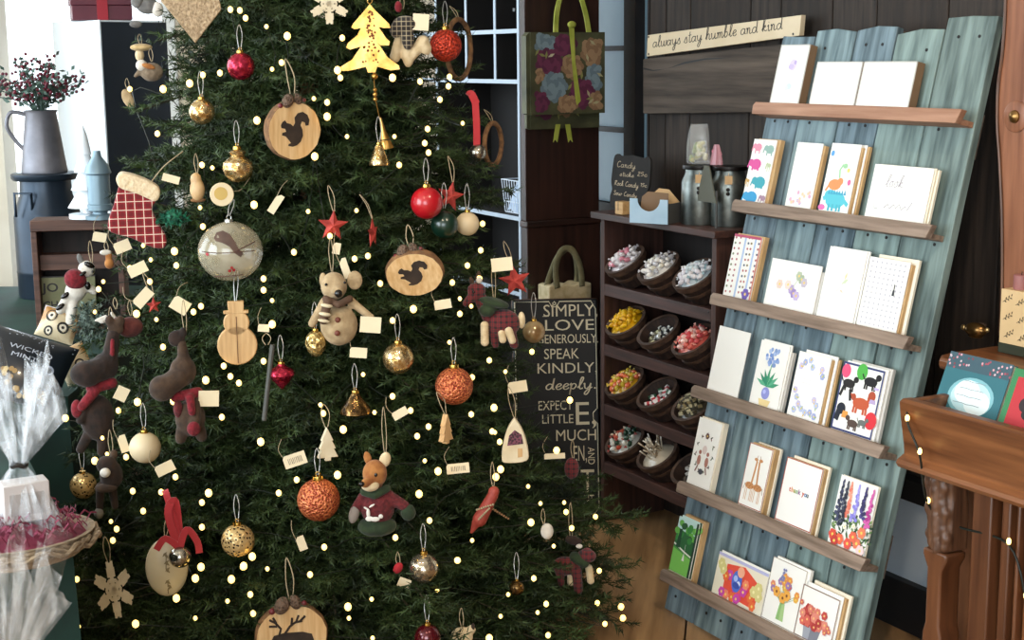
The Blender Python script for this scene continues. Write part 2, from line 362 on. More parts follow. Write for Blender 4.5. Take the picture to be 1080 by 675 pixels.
for i in range(5):
    a, b, t = edges[i]+.0022, edges[i+1]-.0022, tops[i]
    mb = MB(); j = [rr.uniform(-.008, .008) for _ in range(4)]
    b2 = b
    poly = [(a, 0), (b, 0)]
    for q in range(1, 8): poly.append((b+rr.uniform(-.0018, .0012), t*q/8))
    poly += [(b2, t+j[0]), ((a+b)/2, t+j[1]*.6), (a, t+j[2])]
    for q in range(7, 0, -1): poly.append((a+rr.uniform(-.0012, .0018), t*q/8))
    mb.prism(poly, 0, .02)
    pl = mb.build('plank', M_teal[i], board, bevel=.002)
    nb = MB()
    for gg in (.04, .27, .50, .73, .95, 1.18, t-.04):
        for c in (.3, .72):
            if rr.random() < .75 and gg < t-.01: nb.lathe([(0, 0), (.0035, 0), (.0035, .0015), (0, .0015)], 8, M=Tr(a+(b-a)*c, 0, gg) @ Rx(PI/2))
    nb.build('nail', M_nail, pl)
for g in (.27, 1.13): MB().span((.02, .021, g), (.63, .042, g+.09)).build('batten', M_ledge, board)
rails = [((795, 108), (1012, 114)), ((773, 212), (981, 234)), ((750, 310), (957, 352)), ((730, 407), (931, 468)), ((715, 507), (911, 588)), ((697, 602), (880, 690))]
DL = .052; RG = []
for i, (l, r) in enumerate(rails):
    s0, g0 = bp(*l, DL); s1, g1 = bp(*r, DL)
    g = (g0+g1)/2; RG.append(g)
    lb = MB(); h = .028
    lb.prism([(s0, g-h), (s1-.004, g-h), (s1+.006, g), (s0+.006, g), (s0-.002, g-.008)], -DL, -DL+.016)
    lb.span((s0+.004, -DL+.0162, g-h), (s1-.006, 0, g-h+.012))
    lb.build('ledge', M_ledge_new if i == 0 else M_ledge, board, bevel=.0015)

M_card = mat('white_card', '#f4f3ee', .55); M_cream_card = mat('cream_card', '#ece3cf', .6)
M_kraft = mat('tan_envelope_paper', '#c9a778', .7, col2='#bd9868', scale=20); M_kraft2 = mat('brown_box_card', '#7d6248', .7)
M_greyedge = mat('grey_card_edge', '#c9c6c0', .6)
INK = {}
def ink(h):
    if h not in INK: INK[h] = mat('ink_'+h, '#'+h, .6)
    return INK[h]
class Art:
    """flat printed shapes in card coordinates: x 0..1 of width, z 0..1 of height"""
    def __init__(s, w, h): s.w, s.z0 = w, .0155; s.h = h-s.z0; s.mb = MB(); s.mats = []; s.k = 0
    def c(s, h):
        m = ink(h)
        if m not in s.mats: s.mats.append(m)
        return s.mats.index(m)
    def y(s): s.k += 1; return -.00015-.000012*s.k
    def poly(s, pts, h): s.mb.flat([(x*s.w, s.z0+z*s.h) for x, z in pts], s.y(), s.c(h)); return s
    def el(s, x, z, rx, rz, h, n=14):                       # radii in fractions of the width
        s.mb.flat([(x*s.w+rx*s.w*math.cos(2*PI*i/n), s.z0+z*s.h+rz*s.w*math.sin(2*PI*i/n)) for i in range(n)], s.y(), s.c(h)); return s
    def line(s, pts, t, h):
        y = s.y(); P = [Vector((x*s.w, s.z0+z*s.h)) for x, z in pts]; t *= s.w/2; vs = []
        for i, p in enumerate(P):
            d = P[min(i+1, len(P)-1)]-P[max(i-1, 0)]; d = d.normalized() if d.length > 0 else Vector((1, 0)); q = Vector((-d.y, d.x))*t
            vs += [(p.x+q.x, y, p.y+q.y), (p.x-q.x, y, p.y-q.y)]
        s.mb.add(vs, [(2*i, 2*i+1, 2*i+3, 2*i+2) for i in range(len(P)-1)], s.c(h)); return s
    def frame(s, t, h):
        tz = t*s.w/s.h
        for a, b, c, d in ((0, 0, 1, tz), (0, 1-tz, 1, 1), (0, 0, t, 1), (1-t, 0, 1, 1)): s.poly([(a, b), (c, b), (c, d), (a, d)], h)
        return s
    def leaf(s, x, z, l, a, h, wd=.35):
        ca, sa = math.cos(a), math.sin(a); r = s.w/s.h
        s.poly([(x, z), (x+(ca*.5-sa*wd*.5)*l, z+(sa*.5+ca*wd*.5)*l*r), (x+ca*l, z+sa*l*r), (x+(ca*.5+sa*wd*.5)*l, z+(sa*.5-ca*wd*.5)*l*r)], h); return s
    def flower(s, x, z, r, h, c='f2d36b', n=6):
        q = s.w/s.h
        for i in range(n): s.el(x+math.cos(2*PI*i/n)*r*.6, z+math.sin(2*PI*i/n)*r*.6*q, r*.5, r*.5, h, 8)
        s.el(x, z, r*.3, r*.3, c, 8); return s
A = {}
def art(f): A[f.__name__] = f; return f
@art
def motif_box(a): a.el(.55, .66, .13, .13, 'd8cbe6').el(.5, .63, .1, .06, 'c9b9dd').el(.62, .7, .05, .05, 'b9a6d4').el(.55, .3, .1, .07, 'cfe3ea').el(.48, .27, .06, .06, 'dbeaf0')
@art
def small_line(a): a.line([(.36, .22), (.42, .24), (.5, .22), (.6, .24)], .012, 'd9d4d0')
@art
def animals(a):
    for x, z, h, w in ((.25, .87, 'e08fa8', .2), (.78, .85, '8fb0a8', .22), (.3, .6, 'd94f9a', .28), (.62, .32, '3aa3b4', .3), (.38, .07, '2f9ad0', .32), (.9, .08, 'a07f94', .14), (.88, .6, 'b9c7a0', .1), (.1, .33, 'c9a05a', .08)):
        a.el(x, z, w*.8, w*.55, h).el(x-w*.8, z+.02, w*.4, w*.36, h).line([(x-w*1.1, z+.02), (x-w*1.25, z-.06)], .05, h)
        a.poly([(x-w*.6, z-.01), (x-w*.35, z-.01), (x-w*.35, z-.1), (x-w*.6, z-.1)], h).poly([(x+w*.3, z-.01), (x+w*.55, z-.01), (x+w*.55, z-.1), (x+w*.3, z-.1)], h)
@art
def pink_sprigs(a):
    r = random.Random(2)
    for i in range(13): a.flower(.1+.8*r.random(), .04+.22*r.random(), .05, r.choice(['eab6c2', 'd9a4cc', 'f0cbb8', 'c9b6d8']))
    a.line([(.3, .62), (.5, .64), (.7, .62)], .012, 'e4dfdc')
@art
def dinosaur(a):
    a.el(.5, .18, .34, .2, '57bfd0').el(.3, .25, .2, .12, '57bfd0').line([(.75, .2), (.95, .12)], .1, '57bfd0').line([(.25, .25), (.08, .18)], .11, '57bfd0')
    for i in range(7): a.poly([(.2+i*.09, .26), (.29+i*.09, .26), (.245+i*.09, .34)], '3f9fc0')
    for x in (.32, .45, .6, .7): a.line([(x, .12), (x, .02)], .07, '4bb0c4')
    a.el(.38, .4, .22, .13, 'f0925a').el(.55, .45, .1, .09, 'f0925a').line([(.2, .4), (.1, .3)], .06, 'f0925a')
    a.line([(.5, .5), (.46, .62), (.55, .7)], .05, '9fd0a0').el(.62, .68, .08, .06, '9fd0a0').el(.1, .85, .06, .07, '5aa0e0').el(.85, .45, .06, .07, 'd86a9a').el(.08, .06, .12, .07, 'e070b0').el(.75, .62, .05, .05, 'f4d470')
@art
def faint_script(a):
    pen(a.mb, 'look', .25*a.w, .0155+.6*a.h, a.y(), .11*a.h, a.c('9a8f98'), r=.0006); a.line([(.12, .3), (.14, .18), (.2, .18)], .01, 'aaaaaa')
    a.line([(.3, .2), (.36, .28), (.4, .2), (.47, .29), (.5, .21), (.56, .3), (.6, .2), (.66, .27), (.7, .2), (.76, .36)], .012, '9c939c')
@art
def bird_columns(a):
    for x in (.42, .78): a.poly([(x-.03, 0), (x+.03, 0), (x+.03, 1), (x-.03, 1)], 'a9c0e6')
    for j in range(11):
        for x, h in ((.08, '7b8b6a'), (.24, 'a06a74'), (.55, '4f5f78'), (.66, '8a7a54'), (.92, '5c5570')): a.el(x, .06+j*.088+(x*.05), .035, .03, h if j % 2 else 'b36a70', 6)
    a.poly([(0, .96), (1, .96), (1, 1), (0, 1)], 'b8486a').poly([(.96, 0), (1, 0), (1, 1), (.96, 1)], 'c9705a').flower(.8, .08, .12, '6b55b0')
@art
def pale_bouquet(a):
    r = random.Random(4)
    for x, z, h in ((.6, .72, 'b5bfa8'), (.66, .66, 'a5b49b'), (.72, .6, 'c2b8c8'), (.25, .48, 'e6cfc4'), (.5, .42, 'b6a2d0'), (.56, .34, '9c86c2'), (.62, .3, 'c5b4dc'), (.42, .5, 'e8d8d0')): a.flower(x, z, .06, h)
    a.line([(.5, .4), (.58, .6), (.66, .7)], .01, 'b7c4ab')
@art
def leaf_spray(a): a.leaf(.5, .5, .2, .6, 'cbd7b4').leaf(.56, .56, .16, 1.3, 'd9cfa2').leaf(.48, .42, .12, -.4, 'e3cdb8').line([(.4, .38), (.65, .62)], .01, 'd5d8c2')
@art
def dot_grid(a):
    for j in range(13):
        for i in range(8): a.el(.1+i*.115, .05+j*.074, .022, .022, 'c2bfc8', 6)
    a.poly([(.72, .5), (.78, .5), (.77, .58), (.73, .58)], '34363c').line([(.75, .58), (.75, .66)], .02, '34363c')
@art
def agapanthus(a):
    r = random.Random(6)
    for i in range(26):
        t = r.random()*2*PI; q = r.random()**.5*.24; a.el(.5+q*math.cos(t), .78+q*math.sin(t)*.62, .05, .05, r.choice(['8fa8d8', '6f8fcf', 'a9bfe6', '7e98c8']), 7)
    a.line([(.52, .66), (.5, .4)], .03, '6fae8a')
    for t in (.3, .7, 1.1, 1.6, 2.0, 2.4, 2.8): a.leaf(.5, .3, .42, t, r.choice(['3f9a72', '5bb08a', '2f8a6a']), .24)
    a.el(.5, .2, .14, .14, '8f95d8').el(.46, .22, .05, .05, 'b5bcf0').poly([(.3, .1), (.72, .1), (.66, -.0), (.36, 0)], 'ead49a')
@art
def scatter_florals(a):
    r = random.Random(9)
    for x, z in ((.25, .85), (.4, .9), (.5, .8), (.15, .78), (.8, .8), (.85, .7), (.12, .4), (.2, .3), (.75, .32), (.85, .25), (.3, .2), (.55, .1), (.7, .12), (.2, .1), (.42, .14), (.85, .08)):
        a.flower(x, z, .07, r.choice(['b9c3e2', 'a3add8', 'c9bfe0'])).leaf(x, z-.02, .1, r.random()*6, r.choice(['c5c86a', '9db87a', 'e0c26a']))
    for z in (.6, .54): a.line([(.25, z), (.75, z-.01)], .008, 'd6d2dc')
@art
def dogs(a):
    a.frame(.035, '3b4374')
    def dog(x, z, s, h, leg=True, fl=1):
        a.el(x, z, s, s*.5, h).el(x+fl*s*1.05, z+s*.5, s*.42, s*.36, h).line([(x+fl*s*.6, z+s*.1), (x+fl*s*1.1, z+s*.5)], s*.4, h).line([(x-fl*s, z+s*.1), (x-fl*s*1.35, z+s*.55)], s*.18, h)
        if leg:
            for q in (-.7, -.4, .4, .7): a.line([(x+q*s, z), (x+q*s*1.1, z-s*.75)], s*.26, h)
    a.el(.1, .87, .11, .12, 'e0527a').el(.48, .91, .13, .14, '4fb048').el(.9, .26, .14, .15, 'd8323c')
    dog(.72, .8, .16, '1c1a1e'); dog(.22, .7, .15, '23201f', True); a.line([(.12, .66), (.06, .5)], .06, '23201f').line([(.28, .62), (.33, .46)], .06, '23201f')
    dog(.6, .46, .2, 'c25836'); a.el(.82, .6, .09, .09, 'b04c30').el(.4, .53, .06, .06, 'b04c30')
    a.el(.16, .32, .11, .1, '1d2230').line([(.12, .3), (.08, .14)], .12, '1d2230'); a.poly([(.2, .2), (.36, .2), (.34, .3), (.22, .3)], 'e09a4a'); dog(.5, .15, .13, '53413a', True, -1); dog(.72, .2, .1, '6a6f6c')
    a.poly([(.78, .5), (.94, .5), (.92, .56), (.8, .56)], 'b9a6d0').poly([(.84, .7), (.95, .7), (.95, .74), (.84, .74)], 'c3b2e0')
@art
def wreath(a):
    for i in range(22):
        t = 2*PI*i/22; a.leaf(.5+.33*math.cos(t), .5+.26*math.sin(t), .13, t+(1.2 if i % 2 else -.6), ['3c4b40', '54604c', '6d6a58', '7a3e3a'][i % 4])
    for x in (.33, .67): a.el(x, .38, .08, .14, 'b07a6a').el(x, .5, .06, .06, 'a56a5c').line([(x, .3), (x+(.08 if x > .5 else -.08), .2)], .05, '8f6a60')
    a.el(.5, .22, .1, .08, '4a4a52').el(.5, .55, .1, .12, 'e0cfca').flower(.5, .76, .08, '6a4a44')
@art
def giraffes(a):
    a.frame(.022, 'b0604e')
    for x, f in ((.33, 1), (.68, -1)):
        a.el(x, .34, .19, .1, 'c68a58').line([(x+f*.06, .38), (x+f*.1, .6), (x+f*.12, .75)], .07, 'c9905e').el(x+f*.07, .77, .08, .045, 'c9905e').line([(x+f*.1, .79), (x+f*.12, .84)], .015, 'a8744c')
        for q in (-.15, -.08, .08, .14): a.line([(x+q, .31), (x+q, .1)], .026, 'd8b290')
        for q in range(7): a.el(x-.13+q*.045, .33+(q % 3)*.025, .02, .017, '9a6238', 6)
        a.line([(x-f*.2, .36), (x-f*.25, .26)], .015, '8a5a38')
@art
def thank_you(a):
    a.frame(.02, 'b0604e'); cols = ['c9543e', 'd98a3e', 'a0a04a', '6a9a6a', '9a6a9a', '', 'c9543e', '5a7fb0', '3a4a5a']
    x = .22
    for ch, c in zip('thank you', cols):
        if ch != ' ': text(a.mb, ch, x*a.w, .0155+.5*a.h, a.y(), .12*a.w, a.c(c), bold=.0006)
        x += .065 if ch != ' ' else .035
@art
def delphiniums(a):
    r = random.Random(3)
    for i in range(110): a.leaf(r.random(), .05+.4*r.random(), .14, r.random()*PI, r.choice(['3f5a3a', '5b7a48', '7a9a58', '2e4632']))
    for x, h, h2, z0 in ((.12, '2f3348', '464a68', .35), (.35, 'e07a66', 'f0a08a', .45), (.55, '8a84d8', 'a9a2ec', .42), (.75, '3a3560', '524a88', .5), (.93, 'b03a8a', 'd060a8', .4), (.25, '2c3040', '4a4e60', .3)):
        for i in range(24):
            t = i/24; a.el(x+(r.random()-.5)*.14*(1.1-t), z0+t*(.95-z0), .045*(1.1-t*.6), .04, r.choice([h, h2]), 7)
    for x, z, h in ((.12, .13, 'd8503e'), (.32, .1, 'e8694a'), (.55, .08, 'e0584a'), (.78, .13, 'e27a5a'), (.85, .3, 'e8805a'), (.2, .05, 'c04038'), (.9, .05, 'f2d0d0'), (.66, .2, 'e46a50')): a.flower(x, z, .1, h, 'f0d060')
    for x, z in ((.5, .55), (.62, .35), (.4, .3)): a.flower(x, z, .05, 'f2eede')
@art
def golf(a):
    a.poly([(0, 0), (1, 0), (1, 1), (0, 1)], '4f9a4a').poly([(0, .45), (1, .35), (1, .75), (0, .85)], '2f6a3c').poly([(0, .8), (1, .7), (1, 1), (0, 1)], 'bfe0e0')
    r = random.Random(5)
    for i in range(20): a.el(r.random(), .62+.28*r.random(), .12, .1, r.choice(['3a8a40', '66b04e', '8acb6a', '2c5c38']), 9)
    a.poly([(0, .0), (1, 0), (1, .32), (0, .42)], '7cc65a').line([(.0, .5), (.5, .42), (1, .36)], .05, 'e9efe4').poly([(.5, .25), (.62, .25), (.56, .4)], 'f2f6ee').line([(.56, .4), (.56, .55)], .015, 'e8e8e8')
    a.poly([(.1, .45), (.3, .45), (.28, .8), (.16, .78)], '1f4a30').poly([(.9, 0), (1, 0), (1, 1), (.9, 1)], '23402e')
@art
def red_floral(a):
    a.poly([(0, 0), (1, 0), (1, 1), (0, 1)], 'e9e2cc').poly([(.0, .93), (1, .93), (1, 1), (0, 1)], 'b8b8e0').poly([(.2, .1), (.85, .05), (.9, .62), (.55, .9), (.2, .8)], 'e4533c')
    r = random.Random(8)
    for i in range(16): a.flower(.12+.7*r.random(), .08+.5*r.random(), .06, r.choice(['d8408a', 'c84aa8', 'f08a6a', 'e8703c']), 'f2d36b')
    a.el(.45, .5, .1, .14, '4f6fd0').el(.42, .56, .04, .04, 'a9c0f0').el(.49, .46, .035, .035, 'd8e0fa').el(.45, .4, .07, .04, '3a50a8').el(.5, .75, .07, .07, 'f2b090')
    for x, z in ((.1, .75), (.15, .65), (.85, .5), (.9, .4), (.8, .45), (.88, .58)): a.flower(x, z, .07, 'd8cf8a', 'f0e8b0')
@art
def vase_flowers(a):
    a.frame(.012, '9a8a7a'); r = random.Random(12)
    a.poly([(.4, .08), (.62, .08), (.58, .36), (.44, .36)], 'a9c98a').poly([(.4, .08), (.5, .08), (.5, .36), (.44, .36)], '8fbb74')
    for i in range(16):
        t = R(25+130*r.random()); l = .25+.22*r.random(); x, z = .5+math.cos(t)*l, .36+math.sin(t)*l*.9; a.line([(.5, .34), (x, z)], .008, '8aa872')
        a.flower(x, z, .07, r.choice(['e0954a', 'd86a4a', '7a86b8', 'e2b04a', '9a7ab0', 'd9886a']), 'f2d060')
    for i in range(12): a.el(.35+.1*r.random(), .7+.2*r.random(), .03, .03, '7f86b4', 6)
    for x, z in ((.3, .5), (.6, .5), (.5, .44)): a.flower(x, z, .1, 'e8a84a', '7a4a2a')
@art
def bucket_flowers(a):
    a.frame(.02, '8a6f66'); r = random.Random(14)
    a.poly([(.25, .02), (.62, .02), (.68, .3), (.2, .34)], '7f828e').poly([(.25, .02), (.4, .02), (.42, .32), (.2, .34)], '9fa3ae')
    for i in range(34): a.flower(.12+.68*r.random(), .33+.32*r.random()-.08*abs(.45), .075, r.choice(['c04a44', 'd8685a', 'e08a78', 'b03a3a', 'd87a6a']), 'f0c07a')
    for x, z in ((.85, .4), (.9, .35), (.8, .3), (.08, .66)): a.flower(x, z, .05, 'd07060')
@art
def blank(a): pass
def card(name, label, cat, group, s0, g0, w, h, d, thick, body, artf=None, tilt=0.0):
    t = thing(name, label, cat, group=group); t.matrix_basis = MBD @ Tr(s0, -d, g0) @ Ry(tilt)
    mb = MB()
    if thick < .006:                                     # a folded card: two leaves and a spine
        mb.span((0, 0, 0), (w, thick*.4, h), 0); mb.span((.0006, thick*.55, .0004), (w-.0008, thick, h-.0006), 0); mb.span((0, thick*.4, 0), (.0012, thick*.55, h), 0)
    else:
        mb.span((0, 0, 0), (w, thick, h), 0)
    mb.build('card_body', body, t, bevel=.0004)
    if artf and artf != 'blank':
        a = Art(w, h); A[artf](a)
        if a.mb.v: a.mb.build('artwork', a.mats, t, smooth=False)
    return t
def boxcard(label, group, s0, g0, w, h, d, thick, artf):
    t = thing('boxed_card_set', label, 'boxed cards', group=group); t.matrix_basis = MBD @ Tr(s0, -d, g0)
    mb = MB(); mb.span((0, .0015, 0), (w, thick, h)); mb.build('box', M_kraft2, t, bevel=.0006)
    f = MB(); f.span((.003, -.0002, .003), (w-.003, .0014, h-.003)); fo = f.build('lid_card', M_card, t)
    e = MB()
    for a, b, c, q in ((0, 0, w, .003), (0, h-.003, w, h), (0, 0, .003, h), (w-.003, 0, w, h)): e.span((a, -.0006, b), (c, .0014, q))
    e.build('lid_rim', M_greyedge, t)
    if artf:
        a = Art(w, h); A[artf](a); a.mb.build('artwork', a.mats, t, smooth=False, M=Tr(0, -.0003, 0))
G = ['cards on the top ledge', 'cards on the second ledge', 'cards on the third ledge', 'cards on the fourth ledge', 'cards on the fifth ledge', 'cards on the bottom ledge']
DF = .033
def place(row, tl, tr, kind, label, artf=None, back=(), box=0):
    """front card from its two top corners in the photo, then whatever stands behind it, each a thing"""
    s0, ga = bp(*tl, DF); s1, gb = bp(*tr, DF); g0 = RG[row]-.028+.0125; h = (ga+gb)/2-g0; w = s1-s0
    if kind == 'box':
        boxcard(label, G[row], s0, g0, w, h, DF, box, artf); return
    card('greeting_card', label, 'greeting card', G[row], s0, g0, w, h, DF, .003, M_card, artf)
    d = DF-.0036
    for (nm, lab, dx, dz, th, m, a2) in back:
        th = min(th, max(.001, d-.001)) if d > .0015 else .0006
        card(nm, lab, 'envelope' if nm == 'envelope' else 'greeting card', G[row], s0+dx, g0, w-.001, h+dz, d, th, m, a2); d -= th+.0005
E_, C_ = 'envelope', 'greeting_card'
place(0, (824.5, 47), (855, 47), 'box', 'white boxed card set with a pale purple motif, left on the top ledge', 'motif_box', box=.022)
place(0, (862.5, 65), (910.5, 65), 'box', 'white landscape boxed cards in the middle of the top ledge', 'small_line', box=.022)
place(0, (912, 64.5), (968, 65), 'box', 'plain white landscape boxed cards at the right of the top ledge', None, box=.022)
place(1, (796, 146), (819.7, 148.5), 'c', 'narrow card of pink and teal toy animals on the second ledge', 'animals', [(E_, 'tan envelope behind the toy animals card', .011, .002, .012, M_kraft, None)])
place(1, (841.5, 150.4), (868.8, 151), 'c', 'white card with tiny pink flowers along its foot on the second ledge', 'pink_sprigs', [(E_, 'tan envelope behind the pink flowers card', .006, -.004, .010, M_kraft, None)])
place(1, (878, 151.3), (909, 152), 'c', 'card of an orange and a blue dinosaur on the second ledge', 'dinosaur', [(E_, 'tan envelope right behind the dinosaur card', .004, -.006, .006, M_kraft, None), (C_, 'second dinosaur card tucked behind the first', .008, .001, .003, M_card, None), (E_, 'hindmost tan envelope of the dinosaur stack', .012, -.001, .008, M_kraft, None)])
place(1, (923.2, 173.3), (985.7, 177.5), 'c', 'white landscape card with faint handwriting on the second ledge', 'faint_script', [(C_, 'white card behind the faint handwriting card', .004, .001, .004, M_cream_card, None), (E_, 'cream envelope at the back of the handwriting stack', .008, -.001, .006, M_cream_card, None)])
place(2, (775.6, 246.4), (804.5, 251), 'c', 'card with columns of tiny birds and blue stripes on the third ledge', 'bird_columns', [(E_, 'tan envelope behind the tiny birds card', .006, .003, .012, M_kraft, None)])
place(2, (815, 272), (867.6, 281), 'c', 'low landscape card with a pale bouquet on the third ledge', 'pale_bouquet', [(E_, 'grey envelope behind the pale bouquet card', .007, -.012, .010, M_greyedge, None)])
place(2, (876, 260), (915.3, 265), 'c', 'tall white card with one small leaf spray on the third ledge', 'leaf_spray', [(C_, 'second white card behind the leaf spray card', .005, .001, .005, M_card, None)])
place(2, (918.5, 268.5), (960.3, 279), 'c', 'card with a grid of grey dots on the third ledge', 'dot_grid', [(E_, 'tan envelope behind the grey dots card', .004, -.004, .008, M_kraft, None), (C_, 'white card at the back of the grey dots stack', .012, .008, .006, M_cream_card, None)])
place(3, (759.4, 343.2), (791.8, 351.3), 'c', 'blank white card at the left end of the fourth ledge', 'blank')
place(3, (803.8, 357.3), (833.4, 366.4), 'c', 'card of a potted blue globe flower on the fourth ledge', 'agapanthus', [(C_, 'white card behind the blue globe flower card', .004, .003, .004, M_card, None), (E_, 'grey envelope behind the blue globe flower card', .008, -.012, .008, M_greyedge, None)])
place(3, (843.8, 369.4), (877, 379), 'c', 'card of scattered pale blue flowers on the fourth ledge', 'scatter_florals', [(E_, 'tan envelope behind the scattered flowers card', .003, -.003, .006, M_kraft, None), (C_, 'white card standing taller behind the scattered flowers', .009, .006, .004, M_card, None), (E_, 'hindmost tan envelope of the scattered flowers stack', .012, .001, .006, M_kraft, None)])
place(3, (890.8, 381), (934, 391.5), 'c', 'card of dogs and balloons with a navy border on the fourth ledge', 'dogs', [(C_, 'white card right behind the dogs card', .006, .003, .005, M_card, None), (C_, 'hindmost white card of the dogs stack', .012, .007, .008, M_greyedge, None)])
place(4, (738.4, 439.3), (761.8, 448), 'c', 'pale blue card with a dark leafy wreath on the fifth ledge', 'wreath', [(E_, 'cream envelope behind the wreath card', .004, .003, .014, M_cream_card, None)])
place(4, (792, 465.3), (815.4, 476), 'c', 'card of two giraffes with crossed necks on the fifth ledge', 'giraffes', [(E_, 'tan envelope behind the giraffes card', .005, .002, .012, M_kraft, None), (C_, 'white card at the back of the giraffes stack', .008, .005, .006, M_cream_card, None)])
place(4, (831, 480.4), (868.5, 496), 'c', 'white card lettered thank you inside a thin red border', 'thank_you', [(E_, 'tan envelope behind the thank you card', .003, .0, .008, M_kraft, None), (C_, 'white card at the back of the thank you stack', .007, .006, .006, M_cream_card, None)])
place(4, (887.7, 500.5), (926.8, 514), 'c', 'card of tall blue and coral garden flowers on the fifth ledge', 'delphiniums', [(E_, 'cream envelope behind the garden flowers card', .002, .001, .003, M_cream_card, None)])
place(5, (717.3, 543.2), (737.8, 554), 'c', 'green golf course card at the left of the bottom ledge', 'golf', [(C_, 'second green golf card behind the first', .006, .004, .003, M_cream_card, 'golf'), (E_, 'tan envelope at the back of the golf stack', .012, .009, .012, M_kraft, None)])
place(5, (759.4, 581), (811.2, 606), 'c', 'low landscape card of red flowers and a blue pot on the bottom ledge', 'red_floral', [(C_, 'lilac edged card behind the red flowers card', .003, .004, .004, M_card, None)])
place(5, (816.7, 584.9), (851.4, 604.6), 'c', 'white card of wildflowers in a green vase on the bottom ledge', 'vase_flowers', [(E_, 'white envelope behind the green vase card', .008, .004, .008, M_card, None)])
place(5, (847.8, 615.5), (886.5, 633.5), 'c', 'card of red flowers in a grey bucket on the bottom ledge', 'bucket_flowers', [(C_, 'second red bucket card behind the first', .005, .008, .003, M_card, None), (E_, 'tan envelope right behind the red bucket cards', .01, .006, .006, M_kraft, None), (C_, 'hindmost cream card of the red bucket stack', .016, .014, .006, M_cream_card, None)])
# ------------------------------------------------------------------ plank, lettered sign, candy shelf, cabinet
def lp(M, u, v, y=0.0):
    n = M.to_3x3() @ Vector((0, 1, 0)); p = M @ Vector((0, y, 0)); q = M.inverted() @ onpl(u, v, p, n); return q.x, q.z
MWALL = Matrix.Translation(W(0, NW)) @ Rz(RZW)
M_oldplank = wood('grey_barn_plank', '#332a23', '#65584d', 'x', 3.5, .8, .5, (.3, .75))
M_letter = mat('black_lettering', '#221c1a', .6); M_signcream = mat('cream_sign_paint', '#e6d2b2', .6, col2='#dcc6a2', scale=9)
M_nailhead = mat('black_nail_heads', '#15110f', .5)
o = bpy.data.objects.new('wall_plank', None); COL.objects.link(o); o.matrix_basis = MWALL
tag(o, 'wide rough grey barn plank nailed across the dark wall', 'plank')
a, b, c, d = (lp(MWALL, *p, -.03) for p in ((678, 61), (826, 45), (794, 118.6), (678, 120)))
sl = (b[1]-a[1])/(b[0]-a[0]); sl2 = (c[1]-d[1])/(c[0]-d[0]); xe = .3
rr = random.Random(11); poly = [d, (xe, d[1]+sl2*(xe-d[0])), (xe, a[1]+sl*(xe-a[0])-.003), (a[0], a[1]-.003)]
mb = MB(); mb.prism(poly, -.03, -.001); mb.build('board', M_oldplank, o, bevel=.003)
cr = MB(); y = -.0306; pts = [(d[0], d[1]+.125), (d[0]+.05, d[1]+.12), (d[0]+.12, d[1]+.127), (d[0]+.2, d[1]+.14), (d[0]+.29, d[1]+.15), (d[0]+.4, d[1]+.155)]
cr.flat([(x, z+.003*math.sin(i*2+1)+.001) for i, (x, z) in enumerate(pts)]+[(x, z-.002) for x, z in pts[::-1]], y)
cr.build('crack', M_nailhead, o, smooth=False)
sg = thing('lettered_sign', 'long cream board with handwritten words above the barn plank', 'sign'); sg.matrix_basis = MWALL
tl, tr, br, bl = (lp(MWALL, *p, -.045) for p in ((683, 37), (845, 15.8), (843, 37.6), (682, 59.6)))
mb = MB(); mb.prism([bl, br, tr, tl], -.045, -.0305); mb.build('board', M_signcream, sg, bevel=.001)
mb = MB(); ang = math.atan2(br[1]-bl[1], br[0]-bl[0]); L0 = Vector((br[0]-bl[0], br[1]-bl[1])); hh = tl[1]-bl[1]
pen(mb, 'always stay humble and kind', bl[0]+L0.x*.045, bl[1]+L0.y*.045+hh*.37, -.0455, hh*.25, r=.0011, width=L0.length*.86, rot=ang)
mb.build('lettering', M_letter, sg, smooth=False)
mb = MB()
for fx, fz in ((.015, .1), (.015, .9), (.965, .1), (.965, .9)): mb.lathe([(0, 0), (.003, 0), (.003, .0008), (0, .0008)], 8, M=Tr(bl[0]+L0.x*fx, -.045, bl[1]+L0.y*fx+hh*fz) @ Rx(PI/2))
mb.build('nail', M_nailhead, sg)

# candy shelf
M_shelf = wood('dark_brown_shelf', '#2c1c18', '#54362e', 'x', 5, .55, .12); M_shelfz = wood('dark_brown_shelf_upright', '#2e1d18', '#56382f', 'z', 5, .55, .12)
M_shelfback = wood('shelf_back_boards', '#140e0c', '#251a16', 'z', 4, .8, .2)
SX, SN, SW, SD = -.652, -.23, .53, .205
cs = thing('candy_shelf', 'dark brown open shelf of candy baskets beside the leaning board', 'shelf', W(SX, SN), RZW)
CZ = [.862, .676, .507, .337, .17]
for x in (0, SW-.018): MB().span((x, 0, 0), (x+.018, SD, CZ[0])).build('side_panel', M_shelfz, cs, bevel=.0015)
MB().span((-.022, -.02, CZ[0]), (SW+.02, SD, CZ[0]+.018)).build('top_board', M_shelf, cs, bevel=.002)
for z in CZ[1:]:
    MB().span((.0185, .014, z-.016), (SW-.0185, SD-.012, z)).build('shelf', M_shelf, cs)
    MB().span((.0185, .0, z-.026), (SW-.0185, .0138, z+.006)).build('front_lip', M_shelf, cs, bevel=.001)
MB().span((.0185, SD-.011, .05), (SW-.0185, SD, CZ[0])).build('back_panel', M_shelfback, cs)
mb = MB()
for z in (.004, -.018):
    mb.lathe([(0, 0), (.0032, 0), (0, .001)], 8, M=Tr(SW-.009-.02, -.0003, CZ[1]+z-.006) @ Rx(PI/2))
mb.build('screw', M_nailhead, cs)
MCS = cs.matrix_basis.copy()
M_bask = wood('dark_splint_basket', '#1d1310', '#3f2a20', 'z', 9, .7, .3); M_hoop = wood('basket_hoop_wood', '#2e1f17', '#5a4030', 'x', 6, .65, .2)
CAND = {}
